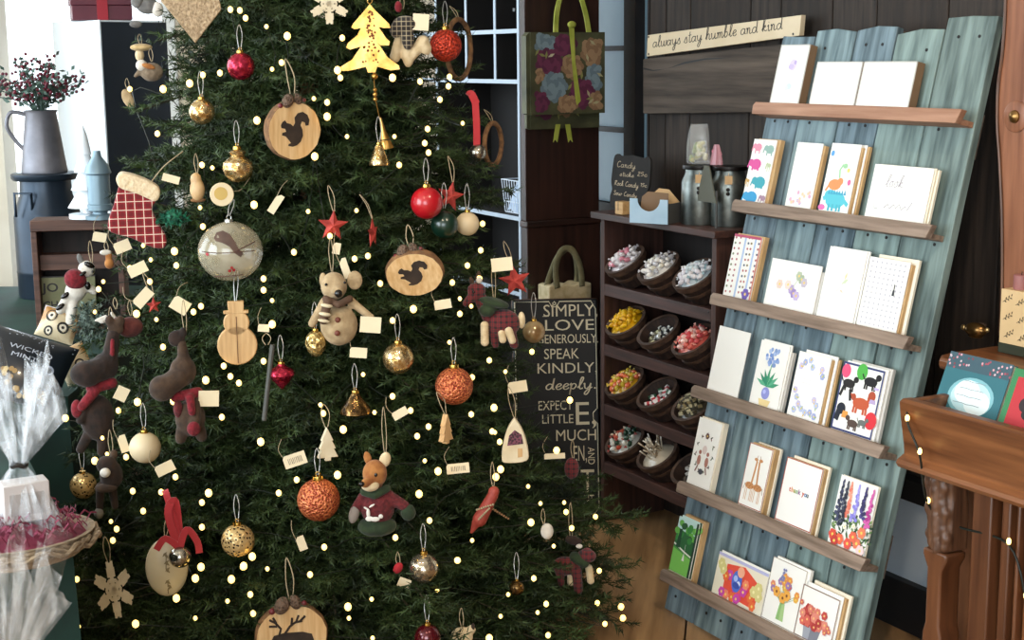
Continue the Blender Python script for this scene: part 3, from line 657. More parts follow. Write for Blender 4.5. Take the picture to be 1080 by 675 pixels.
def candymat(h): return mat('candy_'+h, '#'+h, .3, coat=.4)
def candy_mesh(kind, cols):
    key = (kind, cols)
    if key in CAND: return CAND[key]
    mb = MB(); L = .0095
    if kind == 'wrapped':
        mb.ell((0, 0, 0), (L, L*.72, L*.72), 0, nu=8, nv=6)
        for s in (-1, 1):
            f = [(s*L*.85, 0, 0), (s*L*1.7, -L*.5, L*.35), (s*L*1.8, 0, -.0002), (s*L*1.7, L*.5, -L*.35), (s*L*1.6, -.1*L, -L*.5), (s*L*1.65, .2*L, L*.5)]
            mb.add(f, [(0, 1, 2), (0, 2, 3), (0, 3, 4), (0, 5, 1)], 1)
    elif kind == 'stick':
        mb.tube([(0, 0, -.03), (0, 0, .045)], .0022, 6, 0); mb.tube([(0, 0, .045), (0, 0, .056)], .0022, 6, 1)
    else:
        mb.box((0, 0, 0), (L*2, L*1.1, L*.8), 0); mb.box((0, 0, 0), (L*.7, L*1.15, L*.86), 1)
    me = bpy.data.meshes.new('candy'); me.from_pydata(mb.v, [], mb.f)
    for c in cols: me.materials.append(candymat(c))
    me.polygons.foreach_set('material_index', mb.m); me.update(); CAND[key] = me; return me
tiers = [
 [('silver and pink wrapped candy', 'wrapped', [('e6dfe0', 'd9d2d6'), ('d98a98', 'efe4e6'), ('f2ecea', 'c9c4cc')], 22), ('white and silver wrapped candy', 'wrapped', [('efeae4', 'd0ccd0'), ('ded8c8', 'f2f0ee'), ('b8b4b8', 'e6e4e6')], 22), ('silver and pale teal wrapped candy', 'wrapped', [('c8d6dc', 'eef2f4'), ('e6e4e8', 'a8c4cc'), ('d8d4dc', 'efeef0')], 24)],
 [('bright yellow wrapped candy', 'wrapped', [('e8b414', 'f0cc4a'), ('d8a010', 'e8c030')], 22), ('black and white candy', 'block', [('1c1c20', 'dcdcd8'), ('c8c8c0', '2a2a30'), ('6a6450', 'c8c4a0')], 13), ('coral pink wrapped candy', 'wrapped', [('d86458', 'f0a898'), ('c84c50', 'e89888'), ('ecc0b4', 'd87068')], 24)],
 [('yellow, orange and red wrapped candy', 'wrapped', [('d8a828', 'e8cc58'), ('d86a40', 'f0b090'), ('b8a02a', 'e0d080')], 24), ('sparse red, green and white candy', 'block', [('c43a40', 'f0e8e6'), ('2a5c40', 'd8e0d8'), ('e8e2de', 'c04048')], 12), ('dark mixed toffee candy', 'block', [('4a4438', 'b0a888'), ('8a7c5a', '3a3630'), ('c0b898', '54503c')], 20)],
 [('white, red and dark green candy', 'wrapped', [('d8d8d0', 'a04038'), ('b84c34', 'e0c8b0'), ('22402e', '6a8a70')], 20), ('white and tan candy sticks', 'stick', [('c8bca8', 'ece6da'), ('a89478', 'd8ccb8')], 22), ('loose dark candy', 'block', [('38302c', '6a5c50'), ('d8d4d0', '8a8078')], 9)]]
TN = ['top tier', 'second tier', 'third tier', 'bottom tier']; PN = ['left', 'middle', 'right']
rr = random.Random(21)
BM = MB(); BH, BR0, BR1 = .072, .04, .058
BM.lathe([(0, .004), (BR0-.004, .004), (BR1-.004, BH), (BR1, BH), (BR0, 0), (0, 0)], 24)
bme = None
for ti, row in enumerate(tiers):
    z = CZ[ti+1]
    for pi, (nm, kind, cols, cnt) in enumerate(row):
        tilt = R(35); x = .0185+.066+pi*.16
        Mb = MCS @ Tr(x, .066, z+.020) @ Rz(R(rr.uniform(-4, 4))) @ Rx(tilt)
        bt = thing('candy_basket', 'dark splint basket of %s, %s on the %s' % (nm, PN[pi], TN[ti]), 'basket', group='candy baskets on the shelf'); bt.matrix_basis = Mb
        if bme is None:
            body = BM.build('basket_body', M_bask, bt); bme = body.data
            h = MB()
            h.lathe([(BR1-.001, BH-.014), (BR1+.003, BH-.014), (BR1+.004, BH+.002), (BR1-.005, BH+.002)], 24); h.lathe([(.0475, .030), (.0515, .030), (.053, .039), (.0485, .039)], 24)
            hoop = h.build('hoop', M_hoop, bt); hme = hoop.data
        else:
            for q, me in (('basket_body', bme), ('hoop', hme)):
                c = bpy.data.objects.new(q, me); COL.objects.link(c); c.parent = bt
        sparse = cnt < 16; top = BH-(.022 if sparse else .004); rad = .050 if not sparse else .045
        hm = MB(); rad2 = BR1-.0065-(BH-top)*.24
        hm.sheet(18, 6, lambda u, v: ((rad2*v)*math.cos(2*PI*u), (rad2*v)*math.sin(2*PI*u), top-.010+.022*(1-v*v)*(0 if sparse else 1)+.003*math.sin(9*u*PI)*v*(1-v)), 0)
        hp = hm.build('candy_filling', candymat(cols[0][0]) if not sparse else M_bask); hp.matrix_basis = Mb
        if not sparse: tag(hp, 'close packed %s under the top layer, %s on the %s' % (nm, PN[pi], TN[ti]), 'candy', 'candy fillings', 'stuff')
        else: hp.parent = bt; hp.matrix_basis = Matrix.Identity(4); hp.name = 'basket_liner'
        grp = '%s in the %s %s basket' % (nm, TN[ti], PN[pi])
        for k in range(cnt):
            q = (k+.5)/cnt; ra = (rad-.008)*math.sqrt(q)*(1 if kind != 'stick' else .8); th = k*2.39996+ti+pi
            pz = top+.002+(0.020*(1-(ra/rad2)**2) if not sparse else .003)
            me = candy_mesh(kind, rr.choice(cols))
            c = bpy.data.objects.new('wrapped_candy' if kind == 'wrapped' else 'candy_stick' if kind == 'stick' else 'candy_piece', me); COL.objects.link(c)
            if kind == 'stick': c.matrix_basis = Mb @ Tr(ra*math.cos(th)*.7, ra*math.sin(th)*.7, top-.002) @ Rz(rr.uniform(0, 6.3)) @ Rx(R(rr.uniform(5, 48)))
            else: c.matrix_basis = Mb @ Tr(ra*math.cos(th), ra*math.sin(th), pz) @ Rz(rr.uniform(0, 6.3)) @ Rx(rr.uniform(-.5, .5)) @ Ry(rr.uniform(-.5, .5))
            tag(c, 'one of the %s in the %s %s basket' % (nm, TN[ti], PN[pi]), 'candy', grp)
# things on top of the candy shelf
ZT = CZ[0]+.0185
M_chalk = mat('chalkboard', '#1a1816', .8, col2='#242120', scale=15); M_chalkmark = mat('cream_chalk', '#cbb79a', .9)
M_oak = wood('pale_wood_block', '#b98d58', '#d8b27c', 'x', 8, .6, .1)
p = onz(652, 226, ZT)
q = thing('wooden_block', 'small pale wooden block holding the chalk sign', 'block', p+nW*.0, RZW)
MB().span((-.016, 0, 0), (.022, .028, .034)).build('block_body', M_oak, q, bevel=.0015); MB().span((-.001, -.0005, .010), (.001, .0285, .0342)).build('slot', M_nailhead, q)
base = onz(664, 224, ZT)-nW*.035; MC = Matrix.Translation(base) @ Rz(RZW) @ Rx(-R(6))
q = thing('chalk_sign', 'small scalloped black chalkboard of candy prices on the shelf top', 'sign'); q.matrix_basis = MC
x0, zt = lp(MC, 646.5, 170); x1, z0 = lp(MC, 682, 222); zt2 = lp(MC, 670, 164)[1]; w = x1-x0
outl = [(x0+.006, 0), (x1-.006, 0), (x1-.001, .03), (x1-.008, .05), (x1, .075), (x1-.001, zt2*.8), (x1-.005, zt2*.95), (x1-.02, zt2), (x1-.04, zt2*.97), ((x0+x1)/2, zt2*1.0), (x0+.04, zt2*.97), (x0+.022, zt2), (x0+.006, zt2*.95), (x0+.002, zt2*.8), (x0, .075), (x0+.008, .05), (x0+.001, .03)]
ol = [(v.x, v.y) for v in crom([(a, b, 0) for a, b in outl]+[(outl[0][0], outl[0][1], 0)], 4)][:-1]
mb = MB(); mb.prism(ol, 0, .006); mb.build('board', M_chalk, q)
mb = MB(); H = zt2
for s, fx, fz, xh, ww in (('Candy', .12, .76, .055, .5), ('sticks', .22, .60, .04, .38), ('25c', .68, .64, .04, .26), ('Rock Candy', .1, .42, .045, .64), ('15c', .78, .45, .035, .18), ('Sour Candy', .1, .24, .04, .62), ('15c', .42, .08, .04, .25)): pen(mb, s, x0+w*fx, H*fz, -.0006, H*xh, r=.0007, width=w*ww)
mb.build('chalk_writing', M_chalkmark, q, smooth=False)
M_pale = mat('pale_blue_card', '#b9d3e6', .5, col2='#a5c4da', scale=12); M_paledark = mat('grey_card_inside', '#4a4a48', .8)
fl_ = onz(664, 234.5, ZT); fr_ = onz(704, 237, ZT); wd_ = (fr_-fl_).length; yaw = math.atan2(fr_.y-fl_.y, fr_.x-fl_.x)
q = thing('card_dispenser', 'open pale blue cardboard tray with a scooped front on the shelf top', 'tray', fl_, yaw)
mb = MB(); hh = .062
pts = [(0, 0), (wd_, 0), (wd_, hh), (wd_*.80, hh)]+[(wd_*.5+wd_*.30*math.cos(t*PI/12), hh-wd_*.30*math.sin(t*PI/12)*.95) for t in range(1, 12)]+[(wd_*.2, hh), (0, hh)]
mb.prism(pts, 0, .002, 0, mi_side=0); mb.span((0, .0021, 0), (wd_, .1, .002), 1); mb.span((0, .0021, .002), (.002, .1, hh*.8), 1); mb.span((wd_-.002, .0021, .002), (wd_, .1, hh*.82), 1); mb.span((0, .1, 0), (wd_, .102, hh*.7), 1)
mb.build('tray', [M_pale, M_paledark], q)
for k, (a, hgt, m) in enumerate(((R(12), .072, M_kraft2), (R(-8), .078, M_kraft))):
    e = thing('kraft_card', ['brown kraft card leaning in the pale blue tray, nearer', 'tan kraft card leaning at the back of the pale blue tray'][k], 'card', q.matrix_basis @ Vector((wd_*.5+(k-.4)*.012, .03+.035*k, .0045)), yaw, 'kraft cards in the blue tray', rx=R(-14), ry=0)
    mb = MB(); ww = wd_*.36; mb.prism([(-ww, .003), (ww, .003), (ww, hgt-.03), (ww*.9-k*.03, hgt), (-ww*.6, hgt+.002), (-ww, hgt-.012)], 0, .0015); mb.build('card_body', m, e)
# jars
M_galv = mat('galvanised_metal', '#5d625f', .38, .9, col2='#8a8f8b', scale=22, bump=.05); M_lid = mat('dark_bronze_lid', '#1d1917', .4, .6); M_tag = mat('buff_tag', '#c9a67a', .7)
M_film = mat('clear_cellophane', '#f3f6f8', .08, trans=.0, alpha=.22, spec=.8)
def jar(u, v, r, h, label, cat='jar'):
    f = onz(u, v, ZT); d = (f-CAM); d.z = 0; d.normalize(); c = f+d*r
    q = thing('metal_canister', label, cat, c, face_cam(c), 'metal canisters on the candy shelf')
    mb = MB(); mb.lathe([(0, 0), (r*.97, 0), (r, .004), (r, h*.70), (r*.97, h*.74), (r*.83, h*.84), (r*.8, h*.88), (r*.8, h*.93), (0, h*.93)], 28); mb.build('can_body', M_galv, q)
    mb = MB(); mb.lathe([(0, h*.93+.0005), (r*.95, h*.93+.0005), (r*.97, h*.95), (r*.95, h), (r*.3, h*1.01), (0, h*1.01)], 28); mb.build('lid', M_lid, q)
    mb = MB(); mb.span((-.012, -r*1.0-.005, h*.72), (.006, -r*1.0-.0035, h*.86)); mb.tube([(-.003, -r-.004, h*.86), (-.003, -r*.9, h*.9)], .0007, 5); mb.build('label_tag', M_tag, q)
    mb = MB()
    for z in (.56, .63): mb.ell((-.004, -r-.002, h*z), (.005, .003, .005), nu=8, nv=6)
    mb.build('clasp', M_lid, q); return c
c1 = jar(738, 238, .047, .148, 'dark lidded galvanised canister with a cellophane candy bag on top')
c2 = jar(769, 240, .046, .148, 'dark lidded galvanised canister half hidden by the leaning board')
mid = onz(748, 239, ZT); q = thing('folded_card', 'grey triangular folded card between the two canisters', 'card', mid+nW*.012+Vector((0, 0, .062)), RZW)
mb = MB(); mb.prism([(-.04, 0), (.043, 0), (.012, .088), (-.008, .09)], 0, .003); mb.build('card_body', mat('grey_green_card', '#5e6056', .8), q); mb = MB(); mb.span((-.04, .0031, -.0625), (-.034, .006, .03)); mb.span((.036, .0031, -.0625), (.042, .006, .03)); mb.build('prop', M_paledark, q)
zl = ZT+.148*1.01+.001
q = thing('candy_bag', 'clear cellophane bag of yellow green sweets on the canister lid', 'candy bag', (c1.x-.005, c1.y, zl), RZW)
rr = random.Random(4)
mb = MB(); mb.sheet(20, 10, lambda u, v: ((.034*(1-.35*v*v)+.004*math.sin(5*2*PI*u+3*v))*math.cos(2*PI*u), (.026*(1-.3*v*v)+.003*math.sin(7*2*PI*u))*math.sin(2*PI*u), .001+.098*v)); mb.build('film', M_film, q)
mb = MB()
for k in range(22): mb.ell((rr.uniform(-.02, .02), rr.uniform(-.014, .014), .008+.002*k+rr.uniform(0, .004)), .007, k % 3, nu=8, nv=6)
mb.build('sweets', [candymat('b8b060'), candymat('8a9a5a'), candymat('d8d4b0')], q)
q = thing('candy_bag', 'small bag of pink sweets leaning beside the yellow green bag', 'candy bag', c1+eW*.05-nW*.012+Vector((0, 0, .148*1.01+.001)), RZW)
mb = MB(); mb.sheet(14, 6, lambda u, v: ((.018-.012*v*v+.003*math.sin(4*2*PI*u))*math.cos(2*PI*u), (.014-.009*v)*math.sin(2*PI*u), .05*v)); mb.build('film', mat('pink_film', '#d49aa6', .2, alpha=.6), q)
mb = MB()
for k in range(8): mb.ell((rr.uniform(-.008, .008), rr.uniform(-.006, .006), .008+.0035*k), .006, nu=8, nv=6)
mb.build('sweets', candymat('c87888'), q)

# tall cabinet whose end panel faces the viewer, with ledge moulding
M_cab = wood('dark_cabinet_wood', '#1e100c', '#3e241c', 'z', 3, .45, .08); M_cabx = wood('dark_cabinet_trim', '#24140f', '#432820', 'x', 3, .45, .05)
ca = atd(554, 110, 4.23); yawc = R(28.5)
MCB = Matrix.Translation((ca.x, ca.y, 0)) @ Rz(yawc); cw = lp(MCB, 632, 110)[0]
q = thing('tall_cabinet', 'tall dark wood cabinet end behind the hanging gift bag', 'cabinet'); q.matrix_basis = MCB
zm = lp(MCB, 592, 236)[1]
MB().span((0, 0, zm+.014), (cw, .03, 2.2)).build('upper_case', M_cab, q, bevel=.002)
MB().span((-.004, -.012, zm-.004), (cw+.006, .034, zm+.0138)).build('ledge', M_cabx, q, bevel=.003)
MB().span((0, -.004, 0), (cw+.002, .03, zm-.0045)).build('lower_case', M_cab, q, bevel=.002)
# pigeonhole shelf left of it
M_ph = mat('pigeonhole_dark_board', '#14100f', .7); M_edge = mat('pale_edging', '#aebccb', .5)
yawp = RZW; pw_ = .78; MPH = Matrix.Translation(Vector((ca.x, ca.y, 0))-eW*(pw_+.034)) @ Rz(yawp)
q = thing('pigeonhole_shelf', 'dark pigeonhole shelf with pale edges behind the tree', 'shelf'); q.matrix_basis = MPH
xs = [lp(MPH, u, 60)[0] for u in (460, 491.5, 521.8)]+[pw_-.006]; zs = [lp(MPH, 510, y)[1] for y in (-30, 34, 85.5, 224, 300)]
dp = .2
mb = MB(); mb.span((0, dp-.008, 0), (pw_-.002, dp, zs[0]+.25)); mb.build('back_panel', M_ph, q)
mb = MB(); ed = MB()
for x in xs: mb.span((x-.005, .003, zs[2] if x in xs[1:3] else 0), (x+.004, dp-.009, zs[0]+.25)); ed.span((x-.006, 0, zs[2] if x in xs[1:3] else 0), (x+.006, .0028, zs[0]+.25))
for z in zs: mb.span((0, .0032, z-.004), (pw_-.008, dp-.0092, z+.004)); ed.span((0, -.0003, z-.006), (pw_-.008, .0026, z+.006))
mb.build('divider', M_ph, q); ed.build('edging', M_edge, q)
M_paper = mat('white_paper', '#e9eef4', .6, emit='#e9eef4', estr=0)
def leaning(label, x, z, w, h, lean, y=.03):
    e = thing('white_paper_sheet', label, 'paper', MPH @ Vector((x, y, z)), yawp, 'papers in the pigeonholes', ry=lean)
    MB().span((0, 0, 0), (w, .006, h)).build('sheet_stack', M_paper, e)
leaning('white papers leaning in the upper right pigeonhole', xs[3]-.052, zs[1]+.0045, .04, .12, R(9), .03)
leaning('white papers standing in the lower right pigeonhole', xs[3]-.047, zs[2]+.0045, .042, .125, 0, .03)
leaning('sliver of white paper in the upper middle pigeonhole', xs[2]-.03, zs[1]+.0062, .012, .07, R(22), .06)
leaning('sliver of white paper in the lower middle pigeonhole', xs[2]-.034, zs[2]+.0062, .014, .13, R(10), .06)
# wire basket with linen on the lower shelf
M_wire = mat('white_wire', '#dfe8f2', .4); M_linen = mat('pale_blue_linen', '#dbe7f5', .8, col2='#9fb6d8', scale=26)
q = thing('wire_basket', 'white wire basket of pale blue linen behind the tree', 'basket', MPH @ Vector((lp(MPH, 531, 220)[0], .09, zs[3]+.0045)), yawp)
mb = MB(); bw_, bh_ = .062, .10
for k in range(9):
    t = -1+2*k/8; mb.tube([(bw_*t*.85, -.055, .003), (bw_*t, -.062, bh_)], .0013, 5); mb.tube([(bw_*t*.85, .055, .003), (bw_*t, .062, bh_)], .0013, 5)
for z, f in ((.003, .86), (.035, .9), (.068, .95), (bh_, 1)): mb.tube([(-bw_*f, -.062*f-.001, z), (bw_*f, -.062*f-.001, z), (bw_*f, .062*f, z), (-bw_*f, .062*f, z)], .0016, 5, closed=True)
mb.build('wire_frame', M_wire, q)
mb = MB(); mb.sheet(10, 8, lambda u, v: (bw_*.8*(2*u-1), .05*(2*v-1), .006+.115*(1-abs(2*u-1)**3)*(1-abs(2*v-1)**4)+.006*math.sin(9*u+4*v))); mb.build('linen', M_linen, q)
q = thing('wooden_tray', 'brown oval wooden tray edge on the shelf behind the tree', 'tray', MPH @ Vector((lp(MPH, 540, 140)[0], .08, lp(MPH, 540, 141)[1])), yawp)
mb = MB(); mb.lathe([(0, 0), (.045, 0), (.055, .012), (.052, .012), (.043, .004), (0, .004)], 24); mb.build('tray_body', M_hoop, q)
MB().span((-.05, -.02, -.010), (.045, .09, -.0005)).build('tray_shelf', M_ph, q)

# floral gift bag hanging on the cabinet
M_bagbase = mat('dark_olive_bag_paper', '#3a3a26', .6, col2='#57573a', scale=14)
M_lime = mat('lime_ribbon', '#9aa23c', .5, col2='#b3b850', scale=30)
def bagat(label, c, y0, dpth, seed, handles):
    q = thing('gift_bag', label, 'gift bag', group='floral gift bags on the cabinet'); q.matrix_basis = MCB
    (xa, za), (xb, zb) = c; w, h = xb-xa, za-zb
    mb = MB(); mb.prism([(xa, zb), (xb, zb), (xb, za), (xa, za)], y0-dpth, y0); mb.prism([(xa-.012, zb+.004), (xa-.0005, zb), (xa-.0005, za), (xa-.012, za-.01)], y0-dpth*.9, y0-dpth*.2); mb.build('bag_body', M_bagbase, q)
    r = random.Random(seed); a = Art(w, h); a.z0 = 0; a.h = h
    cols = [('6a7c86', '7d9098'), ('5a2440', '6c2e4c'), ('8a6a4e', 'a08060'), ('5a2440', '722c4c')]
    spots = [(.22, .85, .16, 0), (.46, .86, .15, 1), (.84, .75, .17, 2), (.24, .63, .17, 1), (.55, .58, .14, 2), (.88, .45, .15, 0), (.3, .34, .17, 0), (.68, .25, .17, 1), (.1, .15, .13, 1), (.48, .1, .13, 2), (.92, .13, .14, 2), (.08, .48, .09, 2)] if seed == 1 else [(.2, .5, .3, 1), (.5, .4, .2, 2), (.85, .5, .16, 2)]
    for x, z, s, ci in spots:
        s *= 1.18
        n = 16
        for k in range(26):
            t = k*2.4; rad = s*.92*math.sqrt((26-k)/26); px, pz = x+math.cos(t)*rad*.8, z+math.sin(t)*rad*.8*w/h
            if .07 < px < .93 and .05 < pz < .95: a.el(px, pz, s*.26, s*.26, cols[ci][k % 2], 7)
    for k in range(14): a.leaf(r.uniform(.1, .9), r.uniform(.1, .9), .1, r.random()*6, r.choice(['c9bfa0', '8a8a50', 'b0a880']))
    a.mb.build('flower_print', a.mats, q, smooth=False, M=Tr(xa, y0-dpth-.0002, zb))
    if handles:
        for hx0, hx1, dy in ((lp(MCB, 581, 33, y0)[0], lp(MCB, 616, 33, y0)[0], -.008), ):
            tx, tz = lp(MCB, 598, -28, y0)
            for k in range(4):
                o_ = (k-1.5)*.004; pth = crom([(hx0+o_, y0-dpth*.5+dy, za-.004), (hx0+.012+o_, y0-dpth*.5, za+.07), (tx+o_*.3, y0-dpth*.3-.004*k, tz), (hx1-.012+o_, y0-dpth*.5, za+.07), (hx1+o_, y0-dpth*.5+dy, za-.004)], 6)
                mb = MB(); mb.tube(pth, .0026, 6); mb.build('ribbon_handle', M_lime, q)
        rx, _ = lp(MCB, 607, 60, y0-dpth); zt_ = lp(MCB, 601, 26, y0-dpth)[1]; zb_ = lp(MCB, 607, 111, y0-dpth)[1]
        mb = MB(); x0r = lp(MCB, 602, 30, y0-dpth)[0]; x1r = lp(MCB, 609, 100, y0-dpth)[0]
        mb.prism([(x0r-.009, zt_), (x0r+.009, zt_), (x0r+.012, zt_-.1), (x1r+.009, zb_+.012), (x1r-.004, zb_), (x1r-.009, zb_+.02)], y0-dpth-.004, y0-dpth-.0028); mb.build('ribbon_tail', M_lime, q)
        mb = MB(); mb.ell((x0r, y0-dpth-.006, zt_), (.014, .006, .010)); mb.build('knot', M_lime, q)
    return q
bagat('floral gift bag in dusky purple and grey blue hanging by lime ribbons', (lp(MCB, 559, 34, -.06), lp(MCB, 637.5, 119, -.06)), -.024, .038, 1, True)
q2 = bagat('second floral gift bag showing below the first', (lp(MCB, 559, 60, -.02), lp(MCB, 632, 134, -.02)), -.003, .018, 2, False)
mb = MB()
for u0, u1 in ((588, 585), (598, 601)):
    xa, za = lp(MCB, u0, 131, -.022); xb, zb_ = lp(MCB, u1, 150, -.022); mb.prism([(xa-.008, za), (xa+.008, za), (xb+.007, zb_), (xb, zb_+.008), (xb-.007, zb_)], -.026, -.0245)
mb.build('ribbon_tail', M_lime, q2)
hk = thing('hook', 'small dark hook high on the cabinet end', 'hook'); hk.matrix_basis = MCB
tx, tz = lp(MCB, 598, -28, -.02); mb = MB(); mb.tube([(tx, -.0005, tz-.006), (tx, -.05, tz-.012), (tx, -.062, tz-.004), (tx, -.062, tz+.012)], .004, 8); mb.build('hook_body', M_nailhead, hk)

# black typographic sign leaning on the cabinet
M_sb = mat('black_sign_paint', '#121214', .6, col2='#1c1c1e', scale=10); M_sc = mat('aged_cream_paint', '#e0d6ba', .7)
M_sedge = mat('brown_sign_edge', '#5a3a26', .6)
bp_ = onz(596, 547, 0); MSG = Matrix.Translation(bp_) @ Rz(R(3)) @ Rx(-R(9.5))
q = thing('typographic_sign', 'tall black sign of cream block lettering beside the tree', 'sign'); q.matrix_basis = MSG
x1, _ = lp(MSG, 632.5, 430); x0 = x1-.245; zt = lp(MSG, 610, 315)[1]
mb = MB(); mb.span((x0, 0, 0.002), (x1, .014, zt)); mb.build('board', [M_sb], q, bevel=.006)
mb = MB(); mb.span((x0-.0015, .004, .001), (x1+.0015, .0155, zt+.0015)); mb.build('board_edge', M_sedge, q, bevel=.006)
mb = MB(); i_ = .007
bd = [(x0+i_, .012), (x1-.02, .012), (x1-i_, .03), (x1-i_, zt*.43), (x1-.019, zt*.45), (x1-.019, zt*.48), (x1-i_, zt*.5), (x1-i_, zt-.03), (x1-.02, zt-i_), (x1-.11, zt-i_), (x1-.118, zt-.022), (x1-.132, zt-.022), (x1-.14, zt-i_), (x0+i_, zt-i_)]
mb.tube([(x, -.0005, z) for x, z in bd], .0017, 4, closed=True); mb.tube([(x1-.125+.005*math.cos(t), -.0006, zt-.012+.005*math.sin(t)) for t in (0, 1.57, 3.14, 4.71)], .002, 4, closed=True)
mb.build('border', M_sc, q)
mb = MB()
def sl(s, ua, ub, vb, vt, bold=.0, shear=0):
    xa, zb_ = lp(MSG, ua, vb); xb, _ = lp(MSG, ub, vb); _, zt_ = lp(MSG, ua, vt)
    text(mb, s, xa, zb_, -.0006, (zt_-zb_)/.69, width=xb-xa, bold=bold, shear=shear)
for a in (('SIMPLY,', 573.3, 630, 334, 321.5), ('LOVE', 575, 626.7, 348.7, 337.5), ('GENEROUSLY.', 567, 631, 362.5, 353.2), ('SPEAK', 574, 610.7, 378.8, 368), ('KINDLY,', 567, 630, 394, 383.3), ('EXPECT', 568, 604, 432.7, 423), ('LITTLE', 572, 604.8, 446.8, 437.5), ('E,', 607.5, 629, 448, 424), ('MUCH', 586.7, 628.8, 465, 453.5), ('EN,', 605, 619, 486, 470), ('T', 613, 627, 519, 495), ('NT.', 616, 628, 531.7, 522)): sl(*a)
xa, zb_ = lp(MSG, 629, 489.5); xb, zc_ = lp(MSG, 620, 471.7); text(mb, 'AND', xb, zc_, -.0006, .028, width=zc_-zb_, rot=-PI/2)
xa, zb_ = lp(MSG, 575, 411); xb, _ = lp(MSG, 629, 411); pen(mb, 'deeply', xa, zb_, -.0006, .016, r=.0016, width=(xb-xa)*.92); mb.ell((xb-.004, -.0006, zb_+.002), (.0026, .0004, .0026), nu=8, nv=6)
for (u, v, w_) in ((574.5, 334, 5), (575.5, 348.7, 5), (610, 448, 5), (617, 519, 6)):      # serif feet on the larger capitals
    xx, zz = lp(MSG, u, v); mb.span((xx-.006, -.0007, zz), (xx+.012, -.0005, zz+.0016))
mb.build('lettering', M_sc, q, smooth=False)
# tote with olive webbing straps behind the sign
M_web = mat('olive_webbing', '#6e6a4e', .8, col2='#827d5e', scale=40); M_jute = mat('cream_printed_canvas', '#cdbd98', .8, col2='#a89468', scale=35, mix=(.45, .75))
q = thing('tote_bag', 'cream canvas tote with olive webbing straps behind the lettered sign', 'bag'); q.matrix_basis = MCB
xa, za = lp(MCB, 577, 302, -.075); xb, _ = lp(MCB, 622, 300, -.075)
mb = MB(); n = 10; top = [(xa+(xb-xa)*k/n, za+.004*math.sin(k*1.9)) for k in range(n+1)]
mb.prism([(xa+.004, .002), (xb-.004, .002)]+top[::-1], -.085, -.02); mb.build('bag_body', M_jute, q, bevel=.004)
def strap(pts, y, wd):
    P = crom([(x, y, z) for x, z in pts], 8); m_ = MB(); vs = []
    for i, p_ in enumerate(P):
        t = (P[min(i+1, len(P)-1)]-P[max(i-1, 0)]).normalized(); nrm = Vector((-t.z, 0, t.x))*wd; vs += [p_+nrm, p_-nrm]
    m_.add(vs, [(2*i, 2*i+1, 2*i+3, 2*i+2) for i in range(len(P)-1)]); return m_
for y, px in ((-.086, [(588, 304), (586, 285), (590, 268), (597, 262), (605, 266), (612, 282), (614, 302)]), (-.055, [(576, 304), (581, 288), (589, 270), (600, 262), (607, 270), (609, 288), (607, 304)])):
    strap([lp(MCB, u, v, y) for u, v in px], y, .009).build('strap', M_web, q, solid=.003)
# ------------------------------------------------------------------ antique organ at the right
MO = Matrix.Translation(W(0, .05)) @ Rz(RZW)
M_oak1 = wood('golden_brown_oak', '#55301a', '#8a5733', 'x', 3.5, .38, .12); M_oakz = wood('golden_brown_oak_upright', '#4a2916', '#70452a', 'z', 3.5, .4, .12)
M_oakd = wood('dark_carved_oak', '#3c2417', '#6e4a33', 'z', 8, .45, .3); M_oakl = wood('light_salmon_oak', '#70442e', '#9a664a', 'z', 4, .4, .1); M_brass = mat('aged_brass', '#a07a48', .3, .9, col2='#7a5a34', scale=20)
og = thing('antique_organ', 'ornate golden brown wooden organ with a projecting tray at the right', 'organ'); og.matrix_basis = MO
X0, XE = .829, 2.1
ZQ = lambda z: .686-(.825-z)*.82
prof = [(0.004, .700), (-.012, .69), (-.016, .682), (-.010, .672), (.0, .668), (.012, .672), (.012, .712), (.010, .806), (.016, .825), (-.004, .826), (-.012, .820), (-.010, .80), (-.004, .76), (.002, .72)]
prof = [(y, ZQ(z)) for y, z in prof]
def xprism(mb, prof, x0, x1, mi=0):              # profile in y,z extruded along x
    n = len(prof); mb.add([(x0, y, z) for y, z in prof]+[(x1, y, z) for y, z in prof], [tuple(range(n-1, -1, -1)), tuple(range(n, 2*n))]+[(i, (i+1) % n, (i+1) % n+n, i+n) for i in range(n)], mi)
mb = MB(); xprism(mb, prof[::-1], X0, XE); mb.build('tray_front', M_oak1, og, angle=30)
mb = MB(); mb.prism([(X0, .56), (X0+.016, .56), (X0+.016, .685), (X0, .685)], .0165, .135); mb.build('tray_side', M_oak1, og, bevel=.003)
MB().span((X0+.0165, .0165, .562), (XE, .135, .574)).build('tray_floor', M_oakd, og)
MB().span((X0-.02, .1355, .0), (XE, .147, .70)).build('tray_back', M_oakz, og)
MB().span((X0+.095, .1475, .0), (XE, .49, .70)).build('case', M_oakz, og)
mb = MB(); mb.span((X0+.02, .03, .0), (X0+.16, .135, .03)); mb.span((X0+.16, .09, .0), (XE, .135, .05)); mb.build('plinth', M_oakz, og, bevel=.004)
for a, b, y in ((.93, .975, .075), (.98, 1.0, .095), (1.005, 1.013, .105), (1.3, 1.31, .105), (1.32, 1.36, .095)): MB().span((a, y, .052), (b, .135, .556)).build('pilaster_strip', M_oakz, og, bevel=.003)
MB().span((1.016, .118, .09), (1.297, .135, .52)).build('apron_panel', M_oak1, og, bevel=.004)
